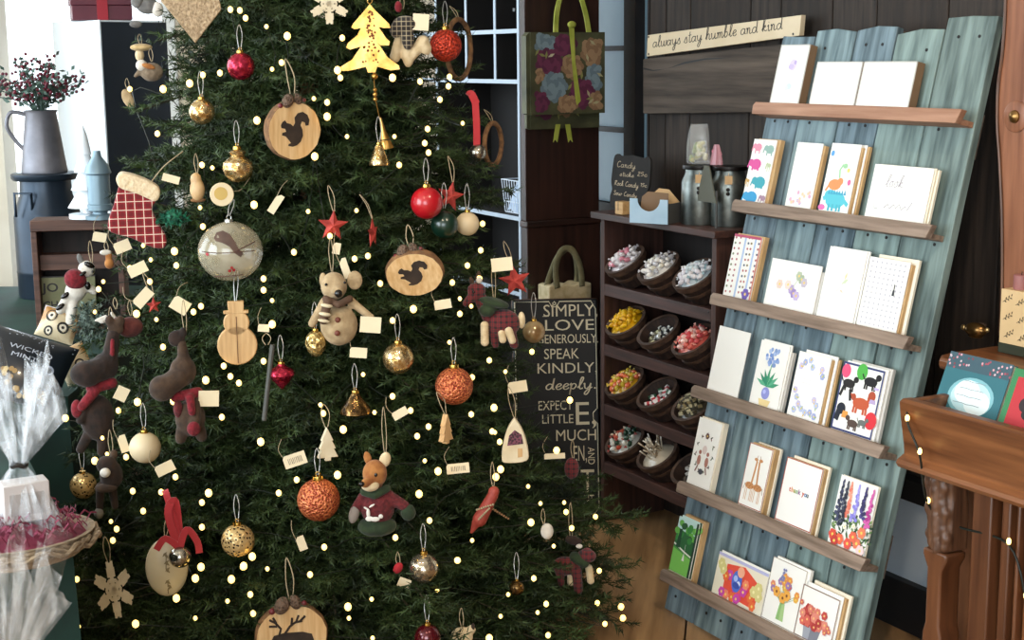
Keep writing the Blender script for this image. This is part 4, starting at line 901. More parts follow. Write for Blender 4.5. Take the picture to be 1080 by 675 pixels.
# leg with a chamfered cap and the carved bracket above it
lx = .888
mb = MB(); mb.prism([(lx-.03, .41), (lx+.028, .41), (lx+.028, .398), (lx+.016, .375), (lx+.016, .27), (lx+.022, .25), (lx+.022, .2), (lx+.016, .19), (lx+.016, .03), (lx-.018, .03), (lx-.018, .19), (lx-.024, .2), (lx-.024, .25), (lx-.018, .27), (lx-.018, .375), (lx-.03, .398)], .03, .08); mb.build('leg', M_oakz, og, bevel=.004)
mb = MB(); rr = random.Random(2)
mb.prism([(lx-.05, .556), (lx+.02, .556), (lx+.026, .5), (lx+.026, .412), (lx-.024, .412), (lx-.032, .49)], .045, .085)
for k in range(9):
    z = .545-.0155*k; lx_ = lx-.012*(8-k)/8
    for sx in (-1, 1): mb.ell((lx_+sx*(.014+.004*math.sin(k*2))-.001, .041, z), (.013, .012, .014), nu=10, nv=8, rot=Ry(sx*.7))
    mb.ell((lx_, .035, z-.008), (.008, .01, .012), nu=10, nv=8)
mb.build('carved_bracket', M_oakd, og, remesh=.0035)
# upper shelf and scroll support
UX, UZ, UY = .712, .728, .138
mb = MB(); pr = [(UX+.03, UY+.03), (XE, UY+.0), (XE, .488), (UX, .488), (UX, UY+.09), (UX+.008, UY+.055)]
n_ = len(pr)
mb.add([(x, y, UZ-.022) for x, y in pr]+[(x, y, UZ) for x, y in pr], [tuple(range(n_-1, -1, -1)), tuple(range(n_, 2*n_))]+[(i, (i+1) % n_, (i+1) % n_+n_, i+n_) for i in range(n_)]); mb.build('upper_shelf', M_oak1, og, bevel=.006)
mb = MB(); pts = [(lp(MO, u, v, .35)) for u, v in ((1066, -60), (1064, -10), (1063, 20), (1060, 60), (1056, 90), (1055, 130), (1057, 160), (1059, 200), (1060, 232), (1060, 300), (1058, 352))]
L_ = [(p.x, p.y) for p in crom([(a, b, 0) for a, b in pts], 4)]; wdt = .075
L_ = [(x, max(z, UZ+.0005)) for x, z in L_]
mb.prism(L_+[(x+wdt, z) for x, z in L_[::-1]],   .335, .375); mb.build('scroll_support', M_oakl, og, bevel=.004)
mb = MB(); mb.tube([(x+.009,   .3325, z) for x, z in L_], .003, 6); mb.build('beading', M_oakd, og)
rx, rz = lp(MO, 1071, 123, .333); mb = MB(); mb.lathe([(0, .008), (.006, .007), (.012, .003), (.0125, 0)], 20, M=Tr(rx, .3305, rz) @ Rx(PI/2)); mb.build('rosette', M_brass, og)
mb = MB(); mb.lathe([(.0, .004), (.026, .004), (.03, .002), (.03, 0)], 24, M=Tr(rx, .3348, rz) @ Rx(PI/2)); mb.build('rosette_disc', M_oakl, og)
# things on the upper shelf
def onorg(name, label, cat, u, v, z, rz=0.0, group=None):
    p = onz(u, v, z); return thing(name, label, cat, p, RZW+rz, group)
q = onorg('brass_trinket', 'small brass pear shaped trinket lying on the organ shelf', 'ornament', 1028, 356, UZ+.0005, .1)
mb = MB(); mb.ell((.002, 0, .0165), (.026, .015, .015), nu=20, nv=12); mb.build('trinket_body', M_brass, q)
mb = MB(); mb.ell((-.029, 0, .017), (.006, .005, .006)); mb.ell((.03, 0, .02), (.005, .004, .005)); mb.build('end_knob', mat('bright_brass', '#d8b67c', .3, .9), q)
mb = MB(); mb.ell((.002, 0, .002), (.016, .011, .002)); mb.build('foot', M_brass, q)
q = onorg('printed_box', 'tan gift box printed with dark leaf sprigs on the organ shelf', 'box', 1053, 371, UZ+.0005)
bw, bh, gd = .085, .105, .019
mb = MB(); mb.span((0, 0, gd), (bw, .06, gd+bh)); mb.build('box_body', mat('tan_box_paper', '#d9b98a', .6, col2='#cfae7e', scale=12), q, bevel=.001)
mb = MB(); mb.span((-.001, -.001, 0), (bw+.001, .061, gd-.0003)); mb.build('box_base', mat('dark_green_box_base', '#2a2e1c', .6), q, bevel=.001)
a = Art(bw, bh); a.z0 = 0; a.h = bh; rr = random.Random(6)
for (x, z) in ((.12, .82), (.5, .8), (.15, .5), (.55, .48), (.2, .18), (.6, .16), (.85, .65), (.85, .3)):
    a.line([(x-.06, z-.06), (x+.05, z), (x+.2, z+.04)], .012, '4a3a26')
    for k in range(6): a.leaf(x-.02+.04*k, z-.03+.018*k, .08, (.9 if k % 2 else -.7)+.3, ['3a2c1a', '5a4a2a', '54422a'][k % 3], .45)
a.mb.build('leaf_print', a.mats, q, smooth=False, M=Tr(0, -.0002, gd))
zt = UZ+.001+gd+bh; mq = q.matrix_basis
e = thing('candle', 'short dusky pink candle on the leaf printed box', 'candle', mq @ Vector((.028, .022, gd+bh+.0005)), RZW)
mb = MB(); mb.lathe([(0, 0), (.0145, 0), (.015, .002), (.015, .027), (.012, .0285), (0, .027)], 20); mb.build('wax', mat('dusky_pink_wax', '#9a6460', .5), e); mb = MB(); mb.tube([(0, 0, .0265), (0, .001, .034)], .0008, 5); mb.build('wick', M_nailhead, e)
e = thing('wooden_stand', 'plain wooden block behind the leaf printed box', 'stand', mq @ Vector((.0, .075, 0)), RZW); MB().span((.01, 0, 0), (.1, .075, gd+bh+.015)).build('block_body', M_oak, e, bevel=.002)
e = thing('mug', 'white mug with a dark leaf pattern and dark handle by the scroll support', 'mug', mq @ Vector((.055, .112, gd+bh+.0155)), RZW)
mb = MB(); mb.lathe([(0, 0), (.03, 0), (.032, .003), (.034, .06), (.0315, .06), (.029, .006), (0, .006)], 28); mb.build('mug_body', M_card, e)
mb = MB(); mb.tube(crom([(-.033, 0, .05), (-.05, 0, .056), (-.062, 0, .04), (-.058, 0, .018), (-.034, 0, .006)], 6), .0042, 8); mb.build('mug_handle', mat('dark_glaze', '#2c2826', .3), e)
mb = MB(); rr = random.Random(9)
for k in range(26):
    t = PI+rr.uniform(.1, PI-.1); z = rr.uniform(.008, .054); r_ = .0345; d = .05*rr.choice((-1, 1))
    mb.add([(r_*math.cos(t), r_*math.sin(t), z), (r_*math.cos(t+.08), r_*math.sin(t+.08), z+.004+d*.1), (r_*math.cos(t+.2), r_*math.sin(t+.2), z+.009), (r_*math.cos(t+.1), r_*math.sin(t+.1), z-.001)], [(0, 1, 2, 3)])
mb.build('leaf_pattern', mat('dark_leaf_ink', '#3a3630', .6), e, smooth=False)
q = onorg('metal_candle_fork', 'dark forked metal rod standing behind the brass trinket', 'metal rod', 1043, 342, UZ+.0005)
pA = lambda u, v: (lambda t: (t[0], 0, t[1]))(lp(q.matrix_basis, u, v, 0))
mb = MB(); mb.lathe([(0, 0), (.022, 0), (.022, .004), (.006, .008), (0, .008)], 16); mb.tube([(0, 0, .007), pA(1041, 325), pA(1036, 290), pA(1033, 276)], [.007, .006, .0055, .005], 8); mb.tube(crom([pA(1033, 278), pA(1030, 265), pA(1023, 246)], 5), .003, 7); mb.tube(crom([pA(1034, 280), pA(1040, 268), pA(1044, 255)], 5), .003, 7); mb.ell(pA(1023, 246), .0045)
mb.build('fork_body', mat('dark_brown_iron', '#7a6458', .5, .2), q)
q = onorg('turned_knob', 'copper brown turned wooden piece beside the leaf printed box', 'ornament', 1045, 345, UZ+.0005)
q.location = q.location + Vector((0, 0, 0)) - nW*.06
mb = MB(); mb.lathe([(0, 0), (.02, 0), (.022, .006), (.014, .012), (.018, .026), (.02, .034), (.013, .044), (0, .046)], 22); mb.build('knob_body', M_oakd, q)
# books in the tray
def book(label, tl, tr, bl, y0, art_, m, th=.012):
    q = thing('board_book', label, 'book'); lean = R(-22)
    M0 = Matrix.Translation(MO @ Vector((0, y0, .576))) @ Rz(RZW) @ Rx(lean); q.matrix_basis = M0
    xa, za = lp(M0, *tl); xb, zb = lp(M0, *tr); w, h = xb-xa, (za+zb)/2
    mb = MB(); mb.span((xa, 0, 0), (xb, .0015, h)); mb.span((xa, th-.0015, 0), (xb, th, h)); mb.span((xa, .0016, 0), (xa+.0015, th-.0016, h)); mb.build('cover', m, q, bevel=.0004)
    MB().span((xa+.0017, .0016, .002), (xb-.002, th-.0016, h-.002)).build('pages', M_cream_card, q)
    a = Art(w, h); a.z0 = 0; a.h = h; art_(a); a.mb.build('cover_art', a.mats, q, smooth=False, M=Tr(xa, 0, 0)); return q
def teal_art(a):
    r = random.Random(5)
    a.poly([(0, 0), (1, 0), (1, 1), (0, 1)], '2f6a74').poly([(0, .85), (1, .85), (1, 1), (0, 1)], '3a5560')
    a.el(.52, .62, .36, .24, '7fb4bc', 24).el(.52, .62, .31, .2, 'b9d8dc', 24).el(.45, .66, .2, .15, 'e4f0f0', 20).el(.64, .58, .2, .15, 'e4f0f0', 20)
    for i in range(40): a.el(r.random(), .86+.13*r.random(), .016, .016, r.choice(['a04a58', 'd8a0a8', 'c8b8c0', '7a3a48']), 6)
    for i, z in enumerate((.76, .69, .62, .55)): a.line([(.34-.02*i, z), (.42, z+.004), (.5, z-.003), (.6, z+.003), (.7, z)], .008, '8a9aa0')
    for i in range(46): a.el(r.random(), .3+.16*r.random(), .03, .03, r.choice(['3a8a5a', 'c89a4a', 'd8c890', '4aa08a', '8a5a3a', 'c05a4a', '2a5a3a']), 7)
    a.poly([(0, 0), (1, 0), (1, .32), (0, .3)], '2c5a4c')
book("teal picture book with a pale glowing cloud of verse in the tray", (1003, 371), (1070, 384), None, .05, teal_art, mat('teal_book_board', '#2c5f6a', .4))
def red_art(a):
    a.poly([(.1, .05), (1, .05), (1, .93), (.1, .93)], 'b82c34').el(.35, .7, .1, .1, '2a1a1c').el(.45, .62, .12, .08, '1f1618').el(.55, .35, .3, .2, 'd8434a').el(.3, .45, .1, .08, '2a1a1c')
book('green edged picture book with a red cover panel in the tray', (1071, 388), (1135, 402), None, .03, red_art, mat('green_book_board', '#2f7a48', .4))
# string of lights draped on the organ
M_glow = mat('warm_bulb', '#ffd9a0', .3, emit=(1, .66, .2), estr=4); M_wiregreen = mat('dark_green_wire', '#141a12', .5)
q = thing('light_string', 'short warm light string draped over the organ tray and bracket', 'string lights')
pt = [MO @ Vector((lambda t: (t[0], y, t[1]))(lp(MO, u, v, y))) for u, v, y in ((957, 441, -.02), (970, 476, -.022), (979, 528, .022), (1008, 551, .06), (1064, 571, .09), (1082, 628, .10))]
mb = MB(); P = [MO @ Vector((X0-.004, .10, .67)), MO @ Vector((X0-.008, .03, .68)), pt[0]+Vector((0, 0, -.004))]+[p+Vector((0, 0, -.006)) for p in pt[1:]]
mb.tube(crom(P, 6), .0022, 6); mb.build('wire', M_wiregreen, q)
bm_ = MB(); bm_.ell((0, 0, 0), (.0042, .0042, .0065), nu=10, nv=8); bme_ = None
for p in pt:
    if bme_ is None: b_ = bm_.build('bulb', M_glow, q); bme_ = b_.data
    else: b_ = bpy.data.objects.new('bulb', bme_); COL.objects.link(b_); b_.parent = q
    b_.location = p
# pale blue panel low on the wall
s0, z0 = wp(931, 600, NW+.03); s1, z1 = wp(985, 526, NW+.03); st, zt_ = wp(943, 522, NW+.03)
q = thing('blue_panel', 'pale blue panel in a dark frame standing low behind the organ', 'panel'); q.matrix_basis = MWALL
MB().span((s0, -.03, z0), (s0+.44, -.022, zt_)).build('panel_face', mat('pale_blue_panel', '#d6e2ee', .5, col2='#c8d6e4', scale=4), q)
mb = MB(); mb.span((s0-.03, -.05, .0), (s0+.47, -.005, z0-.0005)); mb.span((s0-.03, -.036, z0), (s0-.0005, -.005, zt_)); mb.span((s0-.03, -.04, zt_+.0005), (s0+.47, -.005, zt_+.05)); mb.build('panel_frame', mat('black_panel_frame', '#17171a', .6), q, bevel=.002)
# ------------------------------------------------------------------ window table and its goods at the left
TZ = .56
M_teacl = mat('dark_teal_cloth', '#0b221d', .85, col2='#123a30', scale=6)
def cloth_table(name, label, M, x0, x1, y0, y1, drop):
    q = thing(name, label, 'table', group=None); q.matrix_basis = M
    pts = [(x0, y0), (x1, y0), (x1, y1), (x0, y1)]; per = []; cx, cy = (x0+x1)/2, (y0+y1)/2
    for i in range(4):
        a, b = Vector(pts[i]), Vector(pts[(i+1) % 4])
        for k in range(14): per.append(a+(b-a)*k/14)
    n_ = len(per); rows = []
    for j in range(9):
        t = j/8; rows += [(p.x+math.copysign(.012, p.x-cx)*t*(1+.6*math.sin(i*1.3)), p.y+math.copysign(.012, p.y-cy)*t*(1+.6*math.sin(i*1.3)), TZ-drop*t) for i, p in enumerate(per)]
    mb = MB(); mb.add(rows, [(j*n_+i, (j+1)*n_+i, (j+1)*n_+(i+1) % n_, j*n_+(i+1) % n_) for j in range(8) for i in range(n_)]+[tuple(range(n_))]); mb.build('cloth', M_teacl, q)
    MB().span((x0+.015, y0+.015, TZ-.03), (x1-.015, y1-.015, TZ-.004)).build('tabletop', M_shelf, q)
    for x in (x0+.06, x1-.06):
        for y in (y0+.06, y1-.06): MB().span((x-.02, y-.02, 0), (x+.02, y+.02, TZ-.031)).build('leg', M_shelfz, q)
cloth_table('display_table', 'table draped in dark teal cloth under the cellophane gifts', Matrix.Translation((-.66, 2.2, 0)) @ Rz(R(24.5)), -.85, -.03, 0, .98, .3)
cloth_table('display_table', 'table draped in dark teal cloth under the milk can and crate', Matrix.Translation((-1.0, 3.22, 0)), -1.0, 0, 0, 1.65, .3)
# milk can
M_can = mat('blue_grey_painted_metal', '#26303c', .35, .5, col2='#33404e', scale=6)
p = onz(56, 316, TZ+.001); d = Vector((p.x, p.y, 0)).normalized(); k = kpx(p); c = p+d*33*k; kc = kpx(c)
q = thing('milk_can', 'tall dark blue grey milk can in front of the bright window', 'milk can', c, face_cam(c))
H = lambda v: lp(q.matrix_basis, 50, v, 0)[1]
rb = 34*kc; hs = H(228); hn = H(205); hl = H(182)
mb = MB(); mb.lathe([(0, 0), (rb*.98, 0), (rb, .008), (rb, hs*.3), (rb*1.015, hs*.32), (rb, hs*.34), (rb, hs), (rb*.95, hs+.02), (rb*.78, hn), (rb*.76, hl-.022), (0, hl-.022)], 32); mb.build('can_body', M_can, q)
mb = MB(); mb.lathe([(0, hl-.0215), (rb*.95, hl-.0215), (rb*1.0, hl-.015), (rb*1.0, hl-.002), (rb*.96, hl), (0, hl)], 32); mb.build('lid', M_can, q)
for s in (-1, 1):
    mb = MB(); x0 = s*rb*.62; mb.tube([(x0-s*.02, -rb*.72, hs+.012), (x0-s*.02, -rb*.9, hn+.012), (x0+s*.03, -rb*.62, hn+.012), (x0+s*.03, -rb*.66, hs+.008)] if s < 0 else [(rb*.8, -rb*.3, hs+.012), (rb*1.1, -rb*.3, hn+.008), (rb*1.1, rb*.1, hn+.008), (rb*.8, rb*.1, hs+.012)], .005, 8); mb.build('handle', M_can, q)
# pitcher with berries
M_pit = mat('grey_zinc', '#76747a', .45, .55, col2='#8a888e', scale=14)
cp = Vector((c.x, c.y, c.z+hl+.001)); q = thing('pitcher', 'tapered grey metal pitcher standing on the milk can', 'pitcher', cp, face_cam(c))
hp = lp(q.matrix_basis, 50, 116, 0)[1]; r0, r1 = 23*kc, 15.5*kc
mb = MB(); mb.lathe([(0, 0), (r0, 0), (r0*1.02, .006), (r0*.98, .02), (r1, hp-.01), (r1*1.1, hp), (r1*1.02, hp), (r1*.9, hp-.014), (r0*.9, .012), (0, .012)], 28); mb.build('pitcher_body', M_pit, q)
mb = MB(); mb.tube(crom([(-r1*.98, 0, hp-.012), (-r1*1.9, 0, hp-.006), (-r1*2.2, 0, hp*.75), (-r1*1.7, 0, hp*.52), (-r0*.82, 0, hp*.38)], 6), .0065, 8); mb.build('handle', M_pit, q)
M_berry = mat('dull_red_berry', '#7a2233', .4, col2='#5c1a2c', scale=30); M_leafd = mat('grey_green_leaf', '#3d5247', .7, col2='#5a7064', scale=40)
bq = thing('berry_bouquet', 'bunch of small red berries and grey green leaves in the pitcher', 'bouquet', cp+Vector((0, 0, hp-.03)), face_cam(c))
st, lf, br = MB(), MB(), MB(); rr = random.Random(8)
for i in range(46):
    a = rr.uniform(0, 2*PI); sp = rr.random()**.6; L = rr.uniform(.10, .21)
    tip = Vector((math.cos(a)*sp*.16-.02, math.sin(a)*sp*.12, L*(1.1-.5*sp))); P = crom([(0, 0, 0), (tip.x*.35, tip.y*.35, tip.z*.55+.01), tip], 5); st.tube(P, .0015, 4)
    for k in range(11):
        p_ = P[min(len(P)-1, 4+rr.randrange(len(P)-3))]+Vector((rr.uniform(-.02, .02), rr.uniform(-.02, .02), rr.uniform(-.015, .02)))
        t = Vector((rr.uniform(-1, 1), rr.uniform(-1, 1), rr.uniform(-.2, 1))).normalized()*.022; s_ = t.cross(Vector((rr.random(), rr.random(), rr.random()))).normalized()*.006
        lf.add([p_, p_+t*.5+s_, p_+t, p_+t*.5-s_], [(0, 1, 2, 3)])
    for k in range(6):
        br.ell(P[-1-rr.randrange(4)]+Vector((rr.uniform(-.018, .018), rr.uniform(-.018, .018), rr.uniform(-.012, .02))), .0052, nu=8, nv=6)
st.build('stems', M_leafd, bq); lf.build('leaves', M_leafd, bq, smooth=False)['kind'] = 'stuff'; br.build('berries', M_berry, bq)['kind'] = 'stuff'
# wooden frame crate with a lettered sign inside
M_crate = wood('reddish_brown_crate', '#3a241c', '#6a483a', 'x', 5, .6, .2)
ct = onz(75, 352, TZ+.001); yc = R(9); q = thing('wooden_crate', 'brown wooden crate on its side beside the milk can', 'crate'); q.matrix_basis = Matrix.Translation(ct) @ Rz(yc); MCr = q.matrix_basis.copy()
xl, zt = lp(MCr, 31, 233); xr = lp(MCr, 128, 233)[0]; zct = zt
mb = MB(); mb.span((xl, 0, zt-.03), (xr, .1, zt)); mb.build('top_board', M_crate, q, bevel=.002)
for x in (xl, xr-.016): MB().span((x, 0, 0), (x+.016, .1, zt-.0305)).build('side_board', M_crate, q, bevel=.002)
MB().span((xl+.0165, 0, 0), (xr-.0165, .1, .015)).build('bottom_board', M_crate, q)
mb = MB(); mb.span((xl+.0165, .088, .0155), (xr-.0165, .1, zt-.031)); mb.build('back_board', M_shelfback, q)
zsh = lp(MCr, 70, 286, .0)[1]; zs2 = lp(MCr, 70, 270, 0)[1]
MB().span((xl+.0165, .03, zsh), (xr-.0165, .086, zs2)).build('inner_rail', M_crate, q)
e = thing('small_sign', 'small olive sign with black capitals inside the crate', 'sign', MCr @ Vector((0, .03, .016)), yc)
Ms = e.matrix_basis.copy(); xs, zs_ = lp(Ms, 42, 293); xs2 = lp(Ms, 100, 293)[0]
mb = MB(); mb.span((xs, 0, 0), (xs2, .008, zs_)); mb.build('board', mat('olive_sign_paint', '#6a6a4a', .7, col2='#7a7858', scale=30), e)
mb = MB()
for s, u, v, hpx in (('JO', 44, 308, 9), ('CH', 46, 326, 8)):
    xx, zz = lp(Ms, u, v); text(mb, s, xx, zz, -.0006, hpx*kpx(ct)/.69, width=(17 if s == 'JO' else 15)*kpx(ct), bold=.0006)
mb.build('lettering', M_letter, e, smooth=False)
mb = MB(); t_ = .003; mb.span((xs-.002, -.002, zs_), (xs2+.002, .009, zs_+.003)); mb.span((xs-.004, -.002, 0), (xs-.0005, .009, zs_)); mb.build('sign_rim', M_letter, e)
# dark cabinet, window glare painted white on its sides, red gift box on top
M_cabglare = mat('window_glare_side', '#e8eef2', .5); M_dk = mat('blue_black_panel', '#1d242c', .45, col2='#232b35', scale=5)
cc = atd(107, 60, 5.25); rzc = R(48); q = thing('narrow_cabinet', 'narrow tall cabinet with window glare painted white on its sides and a blue black front by the window', 'cabinet', (cc.x, cc.y, 0), rzc)
zt = atd(107, 21, 5.25).z
mb = MB(); mb.span((0.0, .013, 0), (.27, .30, zt)); mb.build('carcass', M_cabglare, q, bevel=.003); mb = MB(); mb.span((.004, 0, .05), (.27, .0125, zt-.006)); mb.build('front_panel', M_dk, q, bevel=.003)
mb = MB(); mb.span((-.0015, -.001, 0), (.0035, .0122, zt)); mb.build('edge_strip', M_cabglare, q)
M_redbox = mat('dark_red_gift_paper', '#6a2c38', .5, col2='#5a2430', scale=10); M_redrib = mat('red_satin_ribbon', '#a01828', .35, sheen=.3)
e = thing('gift_box', 'dark red gift box with a red ribbon on the narrow cabinet', 'gift box', q.matrix_basis @ Vector((.085, .12, zt+.0015)), face_cam(cc)+R(4))
w_ = 62*kpx(cc)
mb = MB(); mb.span((-w_*.5, -.075, 0), (w_*.5, .075, .05)); mb.span((-w_*.52, -.079, .0505), (w_*.52, .079, .105)); mb.build('box_body', M_redbox, e, bevel=.002)
mb = MB(); mb.span((-.018, -.0805, 0), (.018, -.0795, .107)); mb.span((-.018, -.0795, .1055), (.018, .08, .1072)); mb.ell((-.03, -.02, .125), (.032, .02, .018)); mb.ell((.03, -.02, .125), (.032, .02, .018)); mb.build('ribbon', M_redrib, e)
# small things on the sill side of the table
ztop = MCr @ Vector((0, 0, zct)); p = onz(93, 230, ztop.z)
q = thing('cone_tree', 'white tiered tabletop tree in the window glare', 'ornament', (p.x, p.y, ztop.z+.0005), face_cam(p))
mb = MB(); zz = 0; prof = [(0, 0), (.05, 0), (.05, .012), (.012, .014), (.012, max(zz, .03))]
zb = max(zz, .03)
for i in range(4): prof += [(.052-.011*i, zb+.048*i), (.022-.004*i, zb+.05*(i+1)-.004)]
prof += [(0, zb+.225)]; mb.lathe(prof, 20); mb.build('tree_body', M_white, q)
p = onz(106, 231, ztop.z); q = thing('lantern', 'small grey blue lantern behind the stocking', 'lantern', (p.x, p.y, ztop.z+.0005), face_cam(p))
zb = .02; mb = MB(); mb.lathe([(0, 0), (.04, 0), (.04, .01), (.02, .014), (.02, zb), (.034, zb+.005), (.034, zb+.02), (.03, zb+.022), (.03, zb+.1), (.036, zb+.105), (.03, zb+.125), (.012, zb+.15), (.01, zb+.165), (0, zb+.165)], 20); mb.build('lantern_body', mat('grey_blue_metal', '#8096a2', .4, .4), q)
# printed snack bags
def pillow(label, name, cu, cv, hd, w, h, rz, roll, m, artf, th=.03, rx=0.0):
    p = onz(cu, cv, TZ+hd); q = thing(name, label, 'snack bag', p, face_cam(p)+rz, None, rx, roll)
    mb = MB()
    def fs(sg): return lambda u, v: ((u-.5)*w*(1-.06*math.sin(PI*v)), sg*(th*(max(0, 1-(2*u-1)**2)*max(0, 1-(2*v-1)**2))**.6+.0004+.002*math.sin(9*u+7*v)*math.sin(PI*u)*math.sin(PI*v)), (v-.5)*h)
    mb.sheet(18, 18, fs(-1)); mb.sheet(18, 18, lambda u, v: fs(1)(1-u, v)); mb.build('bag_body', m, q)
    a = Art(w, h); a.z0 = 0; a.h = h; artf(a)
    def lift(P):
        u, v = P[0]/w, P[2]/h; b = fs(-1)(min(max(u, .01), .99), min(max(v, .01), .99)); return (b[0], b[1]-.0012+P[1], b[2])
    a.mb.v = [lift(P) for P in a.mb.v]
    a.mb.build('bag_print', a.mats, q, smooth=False); return q
M_foilb = mat('black_printed_foil', '#0d1016', .28, col2='#141a24', scale=12, coat=.5); M_foilo = mat('orange_printed_foil', '#b07a38', .4, col2='#d8c4a0', scale=9, mix=(.45, .55))
def blk(a):
    text(a.mb, 'WICKED', .28*a.w, .66*a.h, a.y(), .1*a.h, a.c('b8bcc8'), width=.5*a.w); text(a.mb, 'MINT', .34*a.w, .54*a.h, a.y(), .09*a.h, a.c('b8bcc8'), width=.3*a.w)
    r = random.Random(3)
    for i in range(22): a.el(.06+.4*r.random(), .16+.2*r.random(), .03, .03, r.choice(['b89a6a', 'd0b888', '9a7a4a']), 8)
    for i in range(14): a.el(.5+.35*r.random(), .06+.12*r.random(), .028, .028, r.choice(['b89a6a', 'c8ae7e', '8a6c40']), 8)
    a.poly([(0, .4), (.16, .5), (.2, .62), (.06, .6)], '3a6a9a').el(.8, .5, .06, .06, '9aa0b0').el(.8, .5, .035, .035, '10131a')
    for i in range(30): a.el(r.random(), .85+.12*r.random(), .008, .008, 'a8acb8', 5)
pillow('black printed snack bag with pale capitals lying by the cellophane basket', 'snack_bag', 24, 388, .072, .20, .17, R(6), R(26), M_foilb, blk, .03, R(-38))
def rings(a):
    for x, z, s in ((.3, .68, .16), (.7, .4, .15), (.35, .2, .12)): a.el(x, z, s, s, '2a241e').el(x, z, s*.6, s*.6, 'e8dcc8').el(x, z, s*.25, s*.25, '2a241e')
    a.poly([(.0, .8), (.35, .9), (.3, 1), (.0, 1)], 'd8d4d8')
pillow('orange and white snack bag topmost beside the crate', 'snack_bag', 62, 343, .05, .105, .085, R(-10), R(20), M_foilo, rings, .03, R(-25))
pillow('orange and white snack bag tilted beside the moose', 'snack_bag', 79, 384, .05, .075, .085, R(-14), R(-28), M_foilo, rings, .024, R(-20))
# cellophane gifts
M_cello = bpy.data.materials.new('crinkled_cellophane'); M_cello.use_nodes = True
nt = M_cello.node_tree; N = nt.nodes; L = nt.links; b = N['Principled BSDF']; b.inputs['Base Color'].default_value = (.85, .9, .95, 1); b.inputs['Roughness'].default_value = .12; b.inputs['Specular IOR Level'].default_value = 1.0
tc = N.new('ShaderNodeTexCoord'); nz = N.new('ShaderNodeTexNoise'); nz.inputs['Scale'].default_value = 42; nz.inputs['Detail'].default_value = 4
mp = N.new('ShaderNodeMapping'); mp.inputs['Scale'].default_value = (1.4, 1.4, .35); L.new(tc.outputs['Object'], mp.inputs['Vector']); L.new(mp.outputs['Vector'], nz.inputs['Vector'])
cr = N.new('ShaderNodeValToRGB'); cr.color_ramp.elements[0].position = .42; cr.color_ramp.elements[0].color = (.06, .06, .06, 1); cr.color_ramp.elements[1].position = .72; cr.color_ramp.elements[1].color = (.45, .45, .45, 1)
L.new(nz.outputs['Fac'], cr.inputs['Fac']); L.new(cr.outputs['Color'], b.inputs['Alpha'])
bmp = N.new('ShaderNodeBump'); bmp.inputs['Strength'].default_value = 1; bmp.inputs['Distance'].default_value = .008; L.new(nz.outputs['Fac'], bmp.inputs['Height']); L.new(bmp.outputs['Normal'], b.inputs['Normal'])
M_wick = wood('pale_wicker', '#6a5844', '#a89478', 'x', 12, .7, .4); M_shred = mat('wine_red_paper_shred', '#6a1c34', .7, col2='#8c3450', scale=60)
p = onz(8, 568, TZ+.03); q = thing('wicker_tray', 'oval wicker tray of red paper shred at the left edge', 'tray', (p.x, p.y, TZ+.001), face_cam(p)); zr = max(.03, p.z-TZ-.02)
a_, b_ = .125, .10
mb = MB(); mb.add([], [])
prof = [(.75, 0), (.86, .004), (1.0, zr), (1.03, zr+.008), (.97, zr+.008), (.82, .008), (0.01, .006)]
n_ = 36; vs = [(r_*a_*math.cos(2*PI*j/n_), r_*b_*math.sin(2*PI*j/n_), z) for r_, z in prof for j in range(n_)]
mb.add(vs, [(i*n_+j, i*n_+(j+1) % n_, (i+1)*n_+(j+1) % n_, (i+1)*n_+j) for i in range(len(prof)-1) for j in range(n_)]+[tuple(range(n_-1, -1, -1))]); mb.build('tray_body', M_wick, q)
mb = MB()
for s in range(3): mb.tube([((1.01+.03*s)*a_*math.cos(t)+.003*math.sin(t*9+s*2), (1.01+.03*s)*b_*math.sin(t), zr-.004+.006*math.cos(t*14+s*2.1)) for t in [2*PI*j/72 for j in range(72)]], .004, 6, closed=True)
mb.build('braided_rim', M_wick, q)
sh = MB(); rr = random.Random(9)
for k in range(420):
    t = rr.uniform(0, 2*PI); r_ = math.sqrt(rr.random())*.95; x, y = a_*r_*math.cos(t), b_*r_*math.sin(t); z = zr+.002+.032*(1-r_**2)+rr.uniform(-.006, .012)
    dx, dy, dz = rr.uniform(-.018, .018), rr.uniform(-.018, .018), rr.uniform(-.006, .008)
    sh.add([(x, y, z), (x+dx*.5, y+dy*.5, z+abs(dz)+.004), (x+dx, y+dy, z+dz), (x+dx, y+dy+.003, z+dz+.002), (x+dx*.5, y+dy*.5+.003, z+abs(dz)+.006), (x, y+.003, z+.002)], [(0, 1, 4, 5), (1, 2, 3, 4)])
sh.sheet(16, 6, lambda u, v: (a_*.95*v*math.cos(2*PI*u), b_*.95*v*math.sin(2*PI*u), zr-.004+.032*(1-v*v)))
tag(sh.build('paper_shred', M_shred, smooth=False, M=q.matrix_basis.copy()), 'heap of wine red paper shred in the wicker tray', 'paper shred', None, 'stuff')
e = thing('gift_carton', 'white carton wrapped in the upright cellophane at the left edge', 'box', q.matrix_basis @ Vector((.028, -.01, zr+.03)), q.rotation_euler.z if False else face_cam(p)+R(10))
MB().span((-.034, -.02, 0), (.034, .02, .06)).build('carton_body', mat('soft_white_carton', '#c9c2c0', .6), e, bevel=.002); MB().span((-.025, -.0206, .012), (.025, -.0202, .045)).build('carton_label', mat('pale_grey_label', '#a8a2a0', .6), e)
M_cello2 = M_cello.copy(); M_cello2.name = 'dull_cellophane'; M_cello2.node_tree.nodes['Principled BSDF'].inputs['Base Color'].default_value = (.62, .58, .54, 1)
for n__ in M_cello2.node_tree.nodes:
    if n__.type == 'VALTORGB': n__.color_ramp.elements[1].color = (.3, .3, .3, 1)
